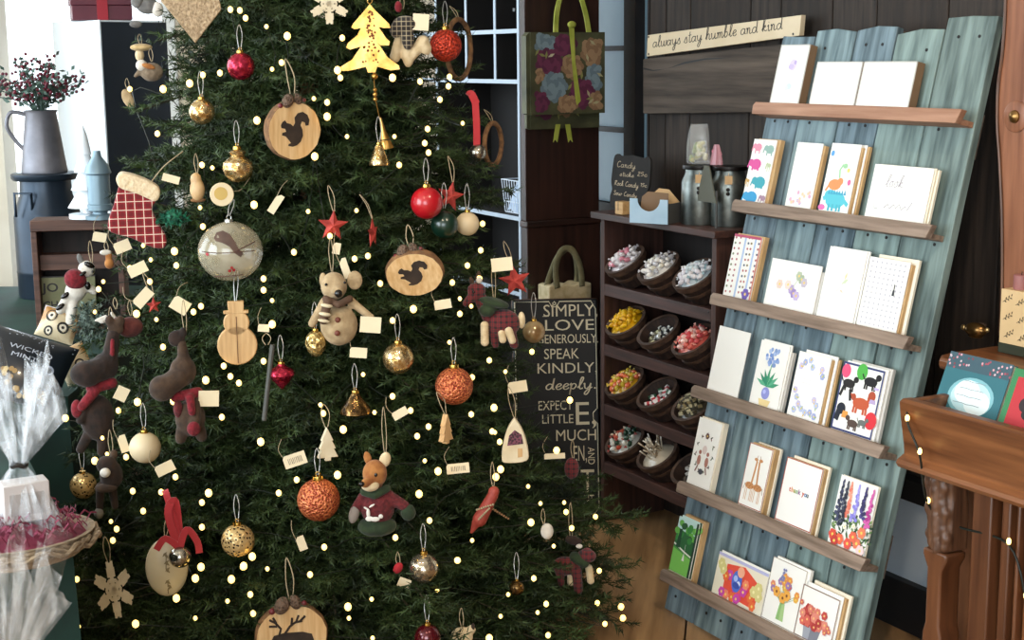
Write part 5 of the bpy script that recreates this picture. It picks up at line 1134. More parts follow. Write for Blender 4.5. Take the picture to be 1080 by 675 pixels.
def cello(label, base, w, h_tie, h_top, flare, seed, rz=0.0, tie=True, mt=None):
    mt = mt or M_cello
    e = thing('cellophane_wrap', label, 'cellophane wrap', base, rz); r = random.Random(seed); ph = [r.uniform(0, 6.3) for _ in range(6)]
    def fn(u, v):
        z = h_top*v; t = h_tie/h_top
        rad = w*(1-(v/t)**1.8*.82) if v < t else w*.18+(flare-w*.18)*((v-t)/(1-t))**1.1
        cr_ = 1+.13*math.sin(7*2*PI*u+ph[0])+.10*math.sin(13*2*PI*u+ph[1]+4*v)+.07*math.sin(23*2*PI*u+ph[2]-6*v)
        rag = (.035*math.sin(5*2*PI*u+ph[3])+.03*math.sin(11*2*PI*u+ph[4])) if v > t else 0
        return (rad*cr_*math.cos(2*PI*u), rad*cr_*.75*math.sin(2*PI*u), z+rag*((v-t)/(1-t)) if v > t else z)
    mb = MB(); mb.sheet(96, 22, fn); mb.build('film', mt, e)
    mb = MB()
    for k in range(26):                                    # standing pleats inside the flare
        a = r.uniform(0, 2*PI); r1_ = flare*r.uniform(.3, 1.05); t0 = h_tie+.004; t1 = h_top+r.uniform(-.05, .04)
        a2 = a+r.uniform(-.25, .25); w_ = r.uniform(.006, .02)
        mb.add([(w*.12*math.cos(a), w*.1*math.sin(a), t0), (w*.12*math.cos(a)+.004, w*.1*math.sin(a), t0), (r1_*math.cos(a2)+w_, r1_*.8*math.sin(a2), t1), (r1_*math.cos(a2), r1_*.8*math.sin(a2)+w_*.3, t1+.01)], [(0, 1, 2, 3)])
    mb.build('pleats', mt, e, smooth=False)
    if tie:
        mb = MB(); mb.tube([(w*.2*math.cos(t), w*.16*math.sin(t), h_tie+.0015*math.sin(3*t)) for t in [2*PI*j/20 for j in range(20)]], .004, 6, closed=True); mb.build('tie', M_nailhead, e)
    return e
pb = q.matrix_basis @ Vector((.024, -.008, zr+.004)); kk = kpx(pb)
cello('clear cellophane gift wrap gathered with a black tie above the wicker tray', pb, .052, .11, .235, .062, 3)
p2 = onz(14, 872, .3); sk = thing('low_stool', 'low wooden stool under the loose cellophane bag', 'stool', (p2.x, p2.y, 0), 0)
mb = MB(); mb.lathe([(0, .275), (.11, .275), (.115, .28), (.115, .297), (.11, .3), (0, .3)], 28); mb.build('seat', M_shelf, sk)
for a_ in range(3): mb = MB(); mb.tube([(.07*math.cos(2.1*a_), .07*math.sin(2.1*a_), .2748), (.1*math.cos(2.1*a_), .1*math.sin(2.1*a_), 0)], .012, 8); mb.build('leg', M_shelfz, sk)
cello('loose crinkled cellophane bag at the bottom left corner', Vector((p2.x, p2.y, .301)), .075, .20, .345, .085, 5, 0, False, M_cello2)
# ------------------------------------------------------------------ the tree's shape and what hangs on it
AX, AY = -.43, 3.2
def RT(z): return max(.02, .725-.28*z)
KEEP = []
def tree_pt(u, v, off=0.0, f=.93):
    d = ray(u, v); best = None
    t = 1.2
    while t < 5.0:
        p = CAM+d*t; g = math.hypot(p.x-AX, p.y-AY)-(RT(p.z)*f+off)
        if best is None or g < best[0]: best = (g, t)
        if g <= 0: return p
        t += .004
    return CAM+d*best[1]
def orn(u, v, name, label, cat='ornament', group=None, off=.02, keep=20, roll_=0.0, yaw=0.0, f=.93):
    p = tree_pt(u, v, off, f); k = kpx(p)
    e = thing(name, label, cat, p, face_cam(p)+yaw, group, ry=roll_)
    if keep: KEEP.append((p.copy(), keep*k))
    return e, k
M_cord = mat('beige_cord', '#a8977a', .8); M_silvercord = mat('silver_thread', '#b0b0ae', .4, .5); M_capgold = mat('gold_cap', '#c8a050', .25, 1.0)
M_tagp = mat('cream_price_tag', '#e6d6b4', .7); M_tagp2 = mat('tag_print', '#8a7c66', .7)
def string(e, pts, r=.0008, m=None, name='hanging_loop'):
    mb = MB(); mb.tube(crom(pts, 5), r, 5); return mb.build(name, m or M_cord, e)
def loop(e, z0, h, w=.008, lean=0.0, m=None, back=.02):
    return string(e, [(-w*.3, 0, z0), (-w+lean*.5, back*.4, z0+h*.6), (lean, back, z0+h), (w+lean*.5, back*.4, z0+h*.6), (w*.3, 0, z0)], .0008, m)
# -- glass and glitter balls
M_red = mat('red_satin_ball', '#b01420', .28, coat=.4); M_grn = mat('dark_green_ball', '#0c2a1e', .3, coat=.4); M_crm = mat('cream_ball', '#d8c4a0', .45); M_dred = mat('deep_red_glass', '#5a0c18', .15, .4, coat=.6)
M_glit = mat('orange_red_glitter', '#8a2414', .35, .5, col2='#e88a58', scale=230, kind='voronoi', mix=(.25, .75), bump=.8)
M_merc = mat('gold_mercury_glass', '#b08a50', .12, .85, col2='#e0c898', scale=90, bump=.7, mix=(.4, .6)); M_mercs = mat('silver_gold_mercury_glass', '#a09078', .1, .9, col2='#dcd0b8', scale=70, bump=.5)
M_mercr = mat('red_mercury_glass', '#7a0a20', .12, .7, col2='#c83450', scale=90, bump=.7); M_mercd = mat('bronze_mercury_glass', '#3a2a18', .15, .8, col2='#8a6a3c', scale=80, bump=.6)
M_lace = mat('gold_lace_glass', '#1c140c', .25, .4, col2='#d0b078', scale=160, kind='voronoi', mix=(.3, .36), bump=.3)
def ball(u, v, r, m, label, group=None, off=.02, squash=1.0, cap=True, hang=26, lean=0.0, capm=None, prof=None):
    e, k = orn(u, v, 'bauble', label, 'bauble', group, off, r*1.15); R_ = r*k
    mb = MB()
    if prof: mb.lathe([(a*R_, b*R_) for a, b in prof], 32)
    else: mb.ell((0, 0, 0), (R_, R_, R_*squash), nu=32, nv=20)
    mb.build('ball', m, e)
    top = R_*(squash if not prof else prof[-1][1])
    if cap:
        mb = MB(); mb.lathe([(R_*.26, top*.95), (R_*.27, top*1.02), (R_*.24, top*1.16), (0, top*1.18)], 16); mb.tube([(R_*.1*math.cos(t), 0, top*1.25+R_*.1*math.sin(t)) for t in [2*PI*i/12 for i in range(12)]], R_*.025, 5, closed=True); mb.build('cap', capm or M_capgold, e)
    loop(e, top*1.2, hang*k, .005, lean*k, M_silvercord)
    return e, k, R_
GB = 'round baubles on the tree'
ball(450, 214, 17, M_red, 'satin red ball bauble touching the dark green one', GB, .03)
ball(469, 237, 14.5, M_grn, 'dark green ball bauble between the red and cream balls', GB, .022, cap=False)
ball(493, 236, 12.5, M_crm, 'small cream ball bauble beside the dark green ball', GB, .02)
ball(479, 407, 20, M_glit, 'orange red glitter ball below the right squirrel slice', GB, .03)
ball(336, 527, 22.5, M_glit, 'large orange red glitter ball left of the fox', GB, .03)
ball(254, 70, 14.5, M_mercr, 'red mercury glass ball near the top left of the tree', GB, .015)
ball(213, 118, 13.5, M_merc, 'gold mercury glass ball below the red mercury ball', GB, .015)
pear = [(0, -1), (.5, -.9), (.85, -.55), (1, -.1), (.92, .3), (.6, .55), (.42, .7), (.5, .82), (.55, .92), (.4, 1.05), (.2, 1.12), (0, 1.13)]
ball(251, 176, 16.5, M_merc, 'onion shaped gold mercury bauble above the clear globe', GB, .02, prof=pear)
ball(420, 378, 16.5, M_merc, 'gold mercury glass ball right of the mouse', GB, .025)
ball(447, 599, 16, M_mercs, 'silver gold mercury ball beside the red bird', GB, .03)
ball(251, 570, 17.5, M_lace, 'dark lacy gold ball right of the white oval ornament', GB, .025)
ball(88, 512, 14, M_lace, 'small lacy gold and glass ball at the lower left', GB, .01)
ball(153, 472, 16.5, M_crm, 'cream frosted ball under the right hand moose', GB, .02)
ball(451, 672, 14, M_dred, 'deep red glass ball at the bottom edge', GB, .04)
ball(563, 350, 12, mat('amber_clear_glass', '#c8b48a', .08, .3, col2='#8a6a44', scale=20), 'clear amber ball in front of the lettered sign', GB, .01)
ball(470, 48, 17, mat('red_glitter_ball', '#7a1810', .35, .4, col2='#e04a30', scale=200, kind='voronoi', bump=.7, mix=(.2, .7)), 'red glitter ball beside the wooden hoop at the top right', GB, .0)
tear = [(0, -1.1), (.25, -.85), (.7, -.35), (1, .1), (.9, .4), (.5, .65), (.3, .75), (.28, .9), (0, .92)]
ball(297, 396, 14, M_mercr, 'red jewel shaped bauble beside the grey stick', GB, .02, prof=tear)
ball(375, 427, 16, M_mercd, 'bronze bell shaped bauble below the mouse', GB, .015, prof=[(0, -.6), (.8, -.62), (1.05, -.5), (.95, -.2), (.6, .25), (.35, .6), (.25, .8), (0, .85)])
cone_p = [(0, -1.3), (.4, -1.15), (.75, -.7), (.95, -.1), (.85, .5), (.5, .9), (.2, 1.05), (0, 1.06)]
ball(333, 361, 12, mat('gold_pine_cone_glass', '#8a6a34', .25, .7, col2='#d8bc7c', scale=120, kind='voronoi', bump=1, mix=(.1, .6)), 'gold pine cone bauble under the mouse arm', GB, .022, prof=cone_p)
ball(400, 163, 11, M_merc, 'gold bell shaped bauble behind the cone bell', GB, .01, prof=[(0, -1), (.95, -1), (1, -.85), (.75, -.2), (.5, .5), (.35, .9), (0, 1)])
ball(545, 620, 8, M_mercd, 'small dark glass ball left of the plaid moose', GB, .0)
# -- clear globe with a bird painted inside
e, k = orn(243, 265, 'glass_globe', 'large clear glass globe with a brown bird and red berries', 'ornament', None, .035, 38); R_ = 34*k
M_cg = mat('frosted_gold_globe', '#cfc6ae', .08, .0, col2='#a89c80', scale=24, alpha=.5, spec=1.0, bump=.2, coat=.6)
mb = MB(); mb.ell((0, 0, 0), (R_, R_*.95, R_*.93), nu=40, nv=26); mb.build('globe', M_cg, e)
mb = MB(); mb.lathe([(R_*.14, R_*.9), (R_*.14, R_*1.0), (0, R_*1.01)], 14); mb.tube([(R_*.07*math.cos(t), 0, R_*1.06+R_*.07*math.sin(t)) for t in [2*PI*i/10 for i in range(10)]], .0009, 5, closed=True); mb.build('cap', mat('silver_cap', '#b8b8b4', .25, .9), e)
def onsph(x, z): y = -math.sqrt(max(0, 1-(x*x+z*z*1.15)))*.955-.012; return (x*R_, y*R_, z*R_)
def spatch(mb, pts, mi=0):
    c = (sum(p[0] for p in pts)/len(pts), sum(p[1] for p in pts)/len(pts)); n = len(pts)
    vs = [onsph(*c)]+[onsph(c[0]+(p[0]-c[0])*.55, c[1]+(p[1]-c[1])*.55) for p in pts]+[onsph(*p) for p in pts]
    mb.add(vs, [(0, 1+i, 1+(i+1) % n) for i in range(n)]+[(1+i, 1+n+i, 1+n+(i+1) % n, 1+(i+1) % n) for i in range(n)], mi)
mb = MB(); spatch(mb, [(-.48, .5), (-.4, .66), (-.2, .72), (0, .62), (.15, .4), (.24, .2), (.38, .02), (.3, -.08), (.12, .06), (-.02, .26), (-.25, .38), (-.42, .42)]); mb.build('painted_bird', mat('brown_bird_paint', '#4a352c', .7, col2='#5e463a', scale=30), e)
mb = MB(); mb.tube([onsph(x, .08+.01*math.sin(x*5)) for x in [-.85+.1*i for i in range(17)]], .0007, 4); mb.tube([onsph(.2+.08*i, .14+.03*i) for i in range(8)], .0009, 4); mb.tube([onsph(-.5+.12*i, -.72+.01*i) for i in range(8)], .0008, 4); mb.build('painted_twig', mat('dark_twig_paint', '#5a3a30', .7), e)
mb = MB()
for x, z in ((-.05, -.5), (.08, -.48), (.02, -.4), (-.7, .02)): spatch(mb, circ(x, z, .05, n=8))
mb.build('painted_berry', mat('red_berry_paint', '#a01c28', .5), e)
loop(e, R_*1.1, 16*k, .004, 6*k, M_silvercord)
# -- wooden slices with cut out animals
M_slice = wood('pale_cut_wood', '#c89a62', '#e6c492', 'z', 9, .55, .1); M_bark = mat('brown_bark', '#5c4028', .85, col2='#8a6440', scale=60, bump=.6); M_cut = mat('dark_cut_silhouette', '#241a14', .8, col2='#3a2c22', scale=50)
SQ = [(-.62, .42), (-.55, .55), (-.44, .62), (-.36, .5), (-.2, .46), (-.1, .36), (-.02, .5), (-.04, .72), (.1, .9), (.32, .95), (.52, .82), (.6, .6), (.56, .38), (.44, .36), (.4, .5), (.28, .55), (.22, .4), (.3, .2), (.32, -.05), (.22, -.3), (.05, -.45), (-.12, -.5), (-.32, -.46), (-.3, -.38), (-.2, -.34), (-.3, -.2), (-.42, -.06), (-.58, .0), (-.56, .1), (-.4, .14), (-.44, .26), (-.6, .3)]
def slice_(u, v, rx, rz, label, cut, yaw, off, thick=9, tilt=0.0, hang=40, cutx=0.0, cutz=0.0, cs=1.0, rl=0.0):
    e, k = orn(u, v, 'wood_slice_ornament', label, 'ornament', 'wooden slices with animal cut outs', off, max(rx, rz)*1.12, roll_=rl, yaw=yaw); a, b, t = rx*k, rz*k, thick*k
    n = 36; rr = random.Random(int(u)); js = [1+rr.uniform(-.015, .015) for _ in range(n)]
    ol = [(a*math.cos(2*PI*i/n)*js[i], b*math.sin(2*PI*i/n)*js[i]) for i in range(n)]
    Mx = Rx(tilt)
    mb = MB(); mb.prism([(x*.965, z*.965) for x, z in ol], -.0002, t*.9, M=Mx); mb.build('slice_face', M_slice, e)
    mb = MB(); m_ = len(ol); rings_ = [(.965, .0), (1.0, t*.12), (1.02, t*.5), (1.0, t*.9), (.9, t*.95)]
    mb.add([(x*f, y, z*f) for f, y in rings_ for x, z in ol], [(i*m_+j, (i+1)*m_+j, (i+1)*m_+(j+1) % m_, i*m_+(j+1) % m_) for i in range(4) for j in range(m_)], 0, Mx); mb.build('bark_edge', M_bark, e)
    mb = MB(); mb.flat([(cutx*a+x*a*cs, cutz*b+z*b*cs) for x, z in cut], -.0009, 0, Mx); mb.build('animal_cutout', M_cut, e, smooth=False)
    string(e, [(0, t*.3, b*.96), (-.006, .012, b+hang*k*.5), (-.002, .03, b+hang*k), (.008, .012, b+hang*k*.55), (.002, t*.3, b*.96)], .0011)
    pc = MB(); pc.ell((-.25*a, -.004, b*1.02), (.2*a, .2*a, .26*a), rot=Ry(.5)); pc.ell((.12*a, -.002, b*1.08), (.16*a, .16*a, .22*a), rot=Ry(-.4)); pc.build('pine_cone', mat('small_pine_cone', '#3a2a20', .8, col2='#6a5444', scale=190, kind='voronoi', bump=1, mix=(.1, .5)), e)
    bb = MB(); bb.ell((-.52*a, -.002, b*.86), .09*a); bb.ell((.36*a, -.002, b*1.02), .08*a); bb.build('berry', mat('dull_berry', '#6a2028', .5), e)
    sp_ = MB()
    for i in range(60):
        t = rr.uniform(-.6, PI+.6); l = rr.uniform(.3, .6)*a; c0 = Vector((-.05*a, 0, b*1.0)); d0 = Vector((math.cos(t)*1.3, rr.uniform(-.5, .2), math.sin(t)*.5)).normalized()*l; w0 = Vector((-d0.z, 0, d0.x)).normalized()*.0012; sp_.add([c0+d0*.25+w0, c0+d0*.25-w0, c0+d0], [(0, 1, 2)])
    sp_.build('sprig', mat('sprig_needles', '#2c3a24', .6, col2='#56654a', scale=60), e, smooth=False)
    return e, k, a, b
slice_(311, 138, 30, 31, 'tilted wooden slice with a squirrel cut out, upper left of two squirrel slices', [(x+.02, z*.92-.15) for x, z in SQ], R(22), .03, 14, R(4), 44, 0, 0, .88)
slice_(437, 290, 31, 26, 'wooden slice with a squirrel cut out right of the mouse', [(-x*1.0 if False else x, z*.9-.1) for x, z in SQ], R(-8), .03, 12, R(22), 26, 0, 0, .85, R(-8))
e, k, a, b = slice_(308, 672, 38, 36, 'wooden slice with an antlered animal cut out at the bottom edge', [(-.62, -1.0), (-.6, -.1), (-.5, .1), (-.2, .16), (.3, .14), (.55, .05), (.62, -.2), (.62, -.9)], R(5), .05, 12, 0, 46)
mb = MB()
for pts in ([(-.35, .1), (-.3, .3), (-.45, .5), (-.6, .6)], [(-.4, .38), (-.62, .4)], [(-.42, .48), (-.5, .66)], [(-.2, .12), (-.05, .34), (.1, .45), (.3, .48)], [(0, .38), (.02, .6)], [(.12, .45), (.2, .66)], [(.22, .46), (.38, .62)]): mb.tube([(x*a, -.0012, z*b) for x, z in pts], .0022, 5)
mb.build('antlers', M_cut, e)
# bare wooden hoop edges at the tree's upper right
for (u, v, h, lb) in ((484, 52, 31, 'thin wooden hoop seen nearly edge on beside the red glitter ball'), (520, 152, 22, 'thin wooden hoop seen edge on behind the jingle bell ribbon')):
    e, k = orn(u, v, 'wooden_hoop', lb, 'ornament', None, .0, 10, yaw=R(66)); R_ = h*k
    mb = MB(); mb.tube([(R_*math.cos(t), 0, R_*math.sin(t)) for t in [2*PI*i/40 for i in range(40)]], .0055, 8, closed=True); mb.build('hoop', M_bark, e); loop(e, R_, 14*k)
# -- flat wooden and metal shapes
M_wht = mat('whitewashed_wood', '#ddd0b4', .7, col2='#cdbd9c', scale=30); M_cw = wood('carved_pale_wood', '#b48a58', '#d6b07c', 'z', 10, .55, .15)
def flake(u, v, r, label, off=.02, roll_=0.0, sx=1.0, yaw=0.0):
    e, k = orn(u, v, 'wooden_snowflake', label, 'ornament', 'white wooden snowflakes', off, r*1.05, roll_=roll_, yaw=yaw); R_ = r*k; mb = MB()
    for i in range(6):
        M_ = Matrix.Diagonal((sx, 1, 1, 1)) @ Ry(i*PI/3)
        mb.box((0, 0, R_*.5), (R_*.2, .004, R_), 0, M_)
        for z, w in ((.55, .34), (.82, .26)):
            for s in (-1, 1): mb.box((s*R_*w*.45, 0, R_*(z+.1)), (R_*.13, .0038, R_*w), 0, M_ @ Tr(0, 0, 0) @ Matrix.Translation((0, 0, 0)))
        mb.box((0, 0, R_*.34), (R_*.42, .0036, R_*.13), 0, M_)
    mb.prism(circ(0, 0, R_*.28*sx, R_*.28, 6), -.0019, .0019); mb.build('snowflake_body', M_wht, e); loop(e, R_, 26*k, .006); return e
flake(347, 4, 20, 'white wooden snowflake at the top edge left of the gold tree', .02)
flake(120, 622, 30, 'tall white wooden snowflake near the lower left basket', .03, R(-6), .62)
e, k = orn(250, 355, 'wooden_snowman', 'pale carved wooden snowman with a top hat', 'ornament', None, .03, 32)
mb = MB()
for cz, r_ in ((-9, 21), (15, 13.5)): mb.prism(circ(0, cz*k, r_*k, n=26), -.006, .006)
mb.build('body', M_cw, e, bevel=.002); mb = MB(); mb.prism([(-13*k, 25*k), (13*k, 25*k), (13*k, 28*k), (8*k, 28.2*k), (8.5*k, 38*k), (-8.5*k, 38*k), (-8*k, 28.2*k), (-13*k, 28*k)], -.0065, .0065); mb.build('hat', M_cw, e, bevel=.001)
mb = MB(); mb.span((-.0008, -.0068, -28*k), (.0008, -.0058, 22*k)); mb.build('carved_line', M_bark, e); loop(e, 38*k, 34*k, .004, 3*k, M_silvercord)
def treepoly(w, h): return [(-w*.14, 0), (-w*.14, h*.1), (-w*.5, h*.1), (-w*.3, h*.36), (-w*.4, h*.36), (-w*.22, h*.6), (-w*.3, h*.6), (0, h), (w*.3, h*.6), (w*.22, h*.6), (w*.4, h*.36), (w*.3, h*.36), (w*.5, h*.1), (w*.14, h*.1), (w*.14, 0)]
for (u, v, w, h, lb, yw) in ((345, 468, 22, 36, 'small whitewashed wooden tree above the large glitter ball', .2), (470, 452, 18, 32, 'small pale wooden tree hanging under the orange glitter ball', .9)):
    e, k = orn(u, v, 'wooden_tree', lb, 'ornament', 'small wooden trees', .03, 19, yaw=yw)
    mb = MB(); mb.prism([(x, z-h*k*.5) for x, z in treepoly(w*k, h*k)], -.006, .006); mb.build('tree_shape', M_wht if u < 400 else M_cw, e, bevel=.001); loop(e, h*k*.5, 22*k, .008)
# gold pressed tree with beads and a cone bell
M_gold = mat('pressed_gold_metal', '#c08a40', .28, .9, col2='#e0b468', scale=30, bump=.2); M_goldd = mat('pierced_gold_pattern', '#6a3a18', .5, .6)
e, k = orn(391, 40, 'gold_tree_ornament', 'gold pressed metal tree with a bead string and cone bell', 'ornament', None, .03, 40)
pts = [(-3, -28), (-5, -22), (-31, -30), (-33, -34), (-24, -38)]; GT = [(0, 35), (6, 28), (20, 14), (21, 10), (14, 10), (9, 11), (16, 0), (20, -4), (19, -8), (10, -8), (8, -6), (17, -20), (29, -29), (30, -33), (20, -34), (6, -30), (4, -36), (-4, -36), (-6, -30), (-24, -34), (-33, -34), (-33, -30), (-20, -22), (-10, -8), (-11, -9), (-22, -12), (-26, -10), (-24, -5), (-14, 3), (-10, 10), (-17, 9), (-20, 11), (-18, 15), (-6, 28)]
def puffpoly(poly, k, th, seg=3):
    mb = MB(); n = len(poly); cx = 0
    rings_ = []
    for t, f in ((0, 1.0), (.6, .82), (.9, .5), (1, .12)):
        rings_.append([(x*k*f, -th*t, (z*f+(1-f)*-6)*k) for x, z in poly])
    vs = [p for r_ in rings_ for p in r_]; fs = [(i*n+j, i*n+(j+1) % n, (i+1)*n+(j+1) % n, (i+1)*n+j) for i in range(3) for j in range(n)]+[tuple(3*n+j for j in range(n))]
    mb.add(vs, [f[::-1] for f in fs]); mb.add([(x, -y+.0006, z) for x, y, z in vs], fs); return mb
mb = MB(); mb.prism([(x*k, z*k) for x, z in GT], -.004, .004); mb.build('tree_shape', M_gold, e, bevel=.0025)
mb = MB(); rr = random.Random(3)
for i in range(46):
    z = rr.uniform(-26, 28); w = 4+(28-z)*.24; x = rr.uniform(-w, w)*.6; mb.flat(circ(x*k, z*k, rr.uniform(.8, 1.5)*k, n=6), -.0045)
mb.build('pierced_pattern', M_goldd, e, smooth=False)
mb = MB(); mb.tube([(2.5*k*math.cos(t), 0, 38*k+2.5*k*math.sin(t)) for t in [2*PI*i/12 for i in range(12)]], .0009, 5, closed=True); mb.build('top_ring', M_gold, e)
mb = MB(); mb.tube([(2*k, -.002, -36*k), (3*k, -.002, -62*k), (7*k, -.002, -84*k)], .0008, 5)
for z, r_ in ((-40, 3.5), (-54, 2.2), (-59, 2.6), (-64, 2.4)): mb.ell((3*k, -.002, z*k), r_*k, nu=10, nv=8)
mb.build('bead_string', M_gold, e); mb = MB(); mb.lathe([(0, 0), (1.2*k, -1*k), (3*k, -16*k), (8*k, -34*k), (7.4*k, -34*k), (2*k, -14*k), (0, -6*k)], 20, M=Tr(8*k, -.002, -83*k) @ Ry(R(-10))); mb.build('cone_bell', M_gold, e)
for q_ in (-50, -95): KEEP.append((e.matrix_basis @ Vector((5*k, 0, q_*k)), 14*k))
# tan glitter diamond at the top edge
e, k = orn(203, 4, 'glitter_diamond', 'flat tan glittered diamond at the top left edge of the tree', 'ornament', None, .03, 44)
mb = MB(); mb.prism([(-36*k, 8*k), (1*k, -41*k), (30*k, -6*k), (22*k, 40*k), (-14*k, 46*k)], -.003, .003); mb.build('diamond_body', mat('tan_glitter', '#8a7458', .5, .3, col2='#b8a080', scale=200, bump=.6), e, bevel=.0015); loop(e, 44*k, 20*k)
# cream oval with a leaf sprig, ribbon and bell
e, k = orn(176, 598, 'oval_ornament', 'cream oval ornament painted with a leaf sprig', 'ornament', None, .025, 32)
mb = MB(); mb.ell((0, 0, 0), (22*k, 8*k, 32*k), nu=30, nv=18); mb.build('oval_body', mat('ivory_ceramic', '#cdbfa0', .35, col2='#bdae8c', scale=10), e)
a = Art(1*k, 1*k); a.z0 = 0; a.h = k
for x, z, t in ((-6, 14, .8), (0, 12, 2.2), (-5, 6, .6), (1, 4, 2.4), (-4, -2, .7), (1, -4, 2.3), (-5, -16, .8), (1, -17, 2.3), (-3, -24, .9), (2, -22, 2.2)): a.leaf(x+2, z, 7, t, '7a6a48', .4)
a.line([(0, 18), (-1, 0)], .9, '6a5a3c'); a.line([(0, -12), (0, -28)], .9, '6a5a3c')
a.mb.v = [(x, -8.3*k*math.sqrt(max(.02, 1-(x/(22*k))**2-(z/(32*k))**2))-.0006, z) for x, y, z in a.mb.v]; a.mb.build('leaf_sprig', a.mats, e, smooth=False)
loop(e, 32*k, 20*k, .004, 4*k)
M_rib = mat('red_velvet_ribbon', '#a8101c', .7, sheen=.6)
def rib(mb, pts, w, M=None):
    P = crom(pts, 6); vs = []
    for i, p in enumerate(P):
        t = (P[min(i+1, len(P)-1)]-P[max(i-1, 0)]).normalized(); n_ = t.cross(Vector((0, 1, 0))); n_ = n_.normalized() if n_.length > .01 else Vector((1, 0, 0)); vs += [p+n_*w, p-n_*w]
    mb.add(vs, [(2*i, 2*i+1, 2*i+3, 2*i+2) for i in range(len(P)-1)], 0, M)
e, k = orn(190, 587, 'jingle_bell', 'silver jingle bell on a red ribbon bow over the cream oval', 'bell', 'jingle bells on red ribbons', .05, 15)
mb = MB(); mb.ell((0, 0, 0), 12*k, nu=24, nv=16); mb.build('bell', mat('mottled_silver', '#8a8478', .15, .95, col2='#c8c0b0', scale=60, bump=.3), e)
mb = MB(); rib(mb, [(0, -.002, 10*k), (-4*k, -.004, 40*k), (-10*k, 0, 66*k), (-12*k, .01, 72*k)], 3.4*k); rib(mb, [(0, -.004, 10*k), (-14*k, -.006, 22*k), (-24*k, -.002, 10*k)], 3.6*k); rib(mb, [(0, -.004, 10*k), (8*k, -.006, 30*k), (18*k, -.002, 16*k), (20*k, 0, 2*k)], 3.6*k); rib(mb, [(-2*k, -.003, 12*k), (-10*k, -.008, 50*k), (-2*k, 0, 60*k), (1*k, -.002, 12*k)], 4*k); mb.build('ribbon', M_rib, e, smooth=False, solid=.0012)
for q_ in (30, 55): KEEP.append((e.matrix_basis @ Vector((-5*k, 0, q_*k)), 14*k))
e, k = orn(503, 160, 'jingle_bell', 'silver jingle bell on a straight red velvet ribbon at the right', 'bell', 'jingle bells on red ribbons', .02, 12)
mb = MB(); mb.ell((1*k, 0, -1*k), 9*k, nu=20, nv=14); mb.build('bell', mat('mottled_silver', '#8a8478', .15, .95), e); mb = MB(); rib(mb, [(0, -.002, 7*k), (0, -.003, 30*k), (-1*k, -.002, 52*k)], 3.6*k); rib(mb, [(0, 0, 50*k), (-5*k, .0, 60*k), (-8*k, .01, 58*k)], 4*k); mb.build('ribbon', M_rib, e, smooth=False, solid=.0012)
KEEP.append((e.matrix_basis @ Vector((0, 0, 35*k)), 14*k))
# red stars
M_star = mat('red_twig_star', '#8a2420', .7, col2='#c0443a', scale=60, bump=.6)
def rstar(u, v, r, label, yaw=0.0, roll_=0.0):
    e, k = orn(u, v, 'red_star', label, 'ornament', 'red stars on the tree', .02, r, yaw=yaw, roll_=roll_); R_ = r*k
    mb = MB(); P = star(0, 0, R_, R_*.42)
    mb.add([(x, 0, z) for x, z in P]+[(0, -R_*.22, 0), (0, R_*.22, 0)], [(i, (i+1) % 10, 10) for i in range(10)]+[((i+1) % 10, i, 11) for i in range(10)]); mb.build('star_body', M_star, e, angle=20); loop(e, R_*.9, 26*k, .005, -6*k); return e
rstar(351, 238, 17, 'red star left of centre above the mouse', R(10), R(6)); rstar(393, 246, 17, 'narrow red star turned edge on above the mouse', R(72)); rstar(475, 207, 17, 'red star between the red ball and the cream ball', R(30), R(14)); rstar(543, 296, 18, 'red star above the plaid llama', R(-10), R(-10)); rstar(162, 322, 9, 'small red star over the moose plush pair', R(20))
# -- stuffed ornaments: a soft body in one surface, features as its parts
def fluff(name, c1, c2, sc=60): return mat(name, c1, .95, col2=c2, scale=sc, bump=.7, sheen=.12)
def plush(u0, v0, name, label, bodym, body, parts, cat='plush ornament', off=.04, keep=36, hang=(0, 30, 40), vox=.0024, tagq=None):
    e, k = orn(u0, v0, name, label, cat, 'stuffed animal ornaments', off, keep)
    def put(mb, it):
        if it[0] == 'e':
            _, u, v, a, b = it[:5]; y = it[5] if len(it) > 5 else 0; ry = it[6] if len(it) > 6 else min(a, b)*.85; rt = it[7] if len(it) > 7 else 0
            mb.ell(((u-u0)*k, y*k, -(v-v0)*k), (a*k, ry*k, b*k), rot=Ry(rt), nu=18, nv=12)
        else:
            _, u, v, u2, v2, r1, r2 = it[:7]; y1, y2 = (it[7], it[8]) if len(it) > 8 else (0, 0)
            n = 7
            for i in range(n+1):
                t = i/n; r_ = (r1+(r2-r1)*t)*k; mb.ell(((u+(u2-u)*t-u0)*k, (y1+(y2-y1)*t)*k, -(v+(v2-v)*t-v0)*k), r_, nu=10, nv=8)
    mb = MB(); [put(mb, it) for it in body]; mb.build('body', bodym, e, remesh=vox)
    for nm, m, its, rm in [(a_, b_, c_, d_) if a_ not in ('stripe', 'scarf_stripe') else (a_, b_, [x_], d_) for a_, b_, c__, d_ in parts for c_, x_ in ([(c__, None)] if a_ not in ('stripe', 'scarf_stripe') else [(c__, y_) for y_ in c__])]:
        mb = MB(); [put(mb, it) for it in its]; mb.build(nm, m, e, remesh=vox if rm else 0)
    if hang: string(e, [((hang[0])*k, 0, hang[1]*k), (hang[0]*k-.004, .01, (hang[1]+hang[2]*.6)*k), (hang[0]*k, .03, (hang[1]+hang[2])*k), (hang[0]*k+.004, .01, (hang[1]+hang[2]*.5)*k), (hang[0]*k+.002, 0, hang[1]*k)], .0008)
    if tagq: u, v, w, h, rl = tagq; mb = MB(); mb.box((0, 0, 0), (w*k, .0012, h*k), 0, Tr((u-u0)*k, -10*k, -(v-v0)*k) @ Ry(rl)); mb.build('price_tag', M_tagp, e)
    return e, k
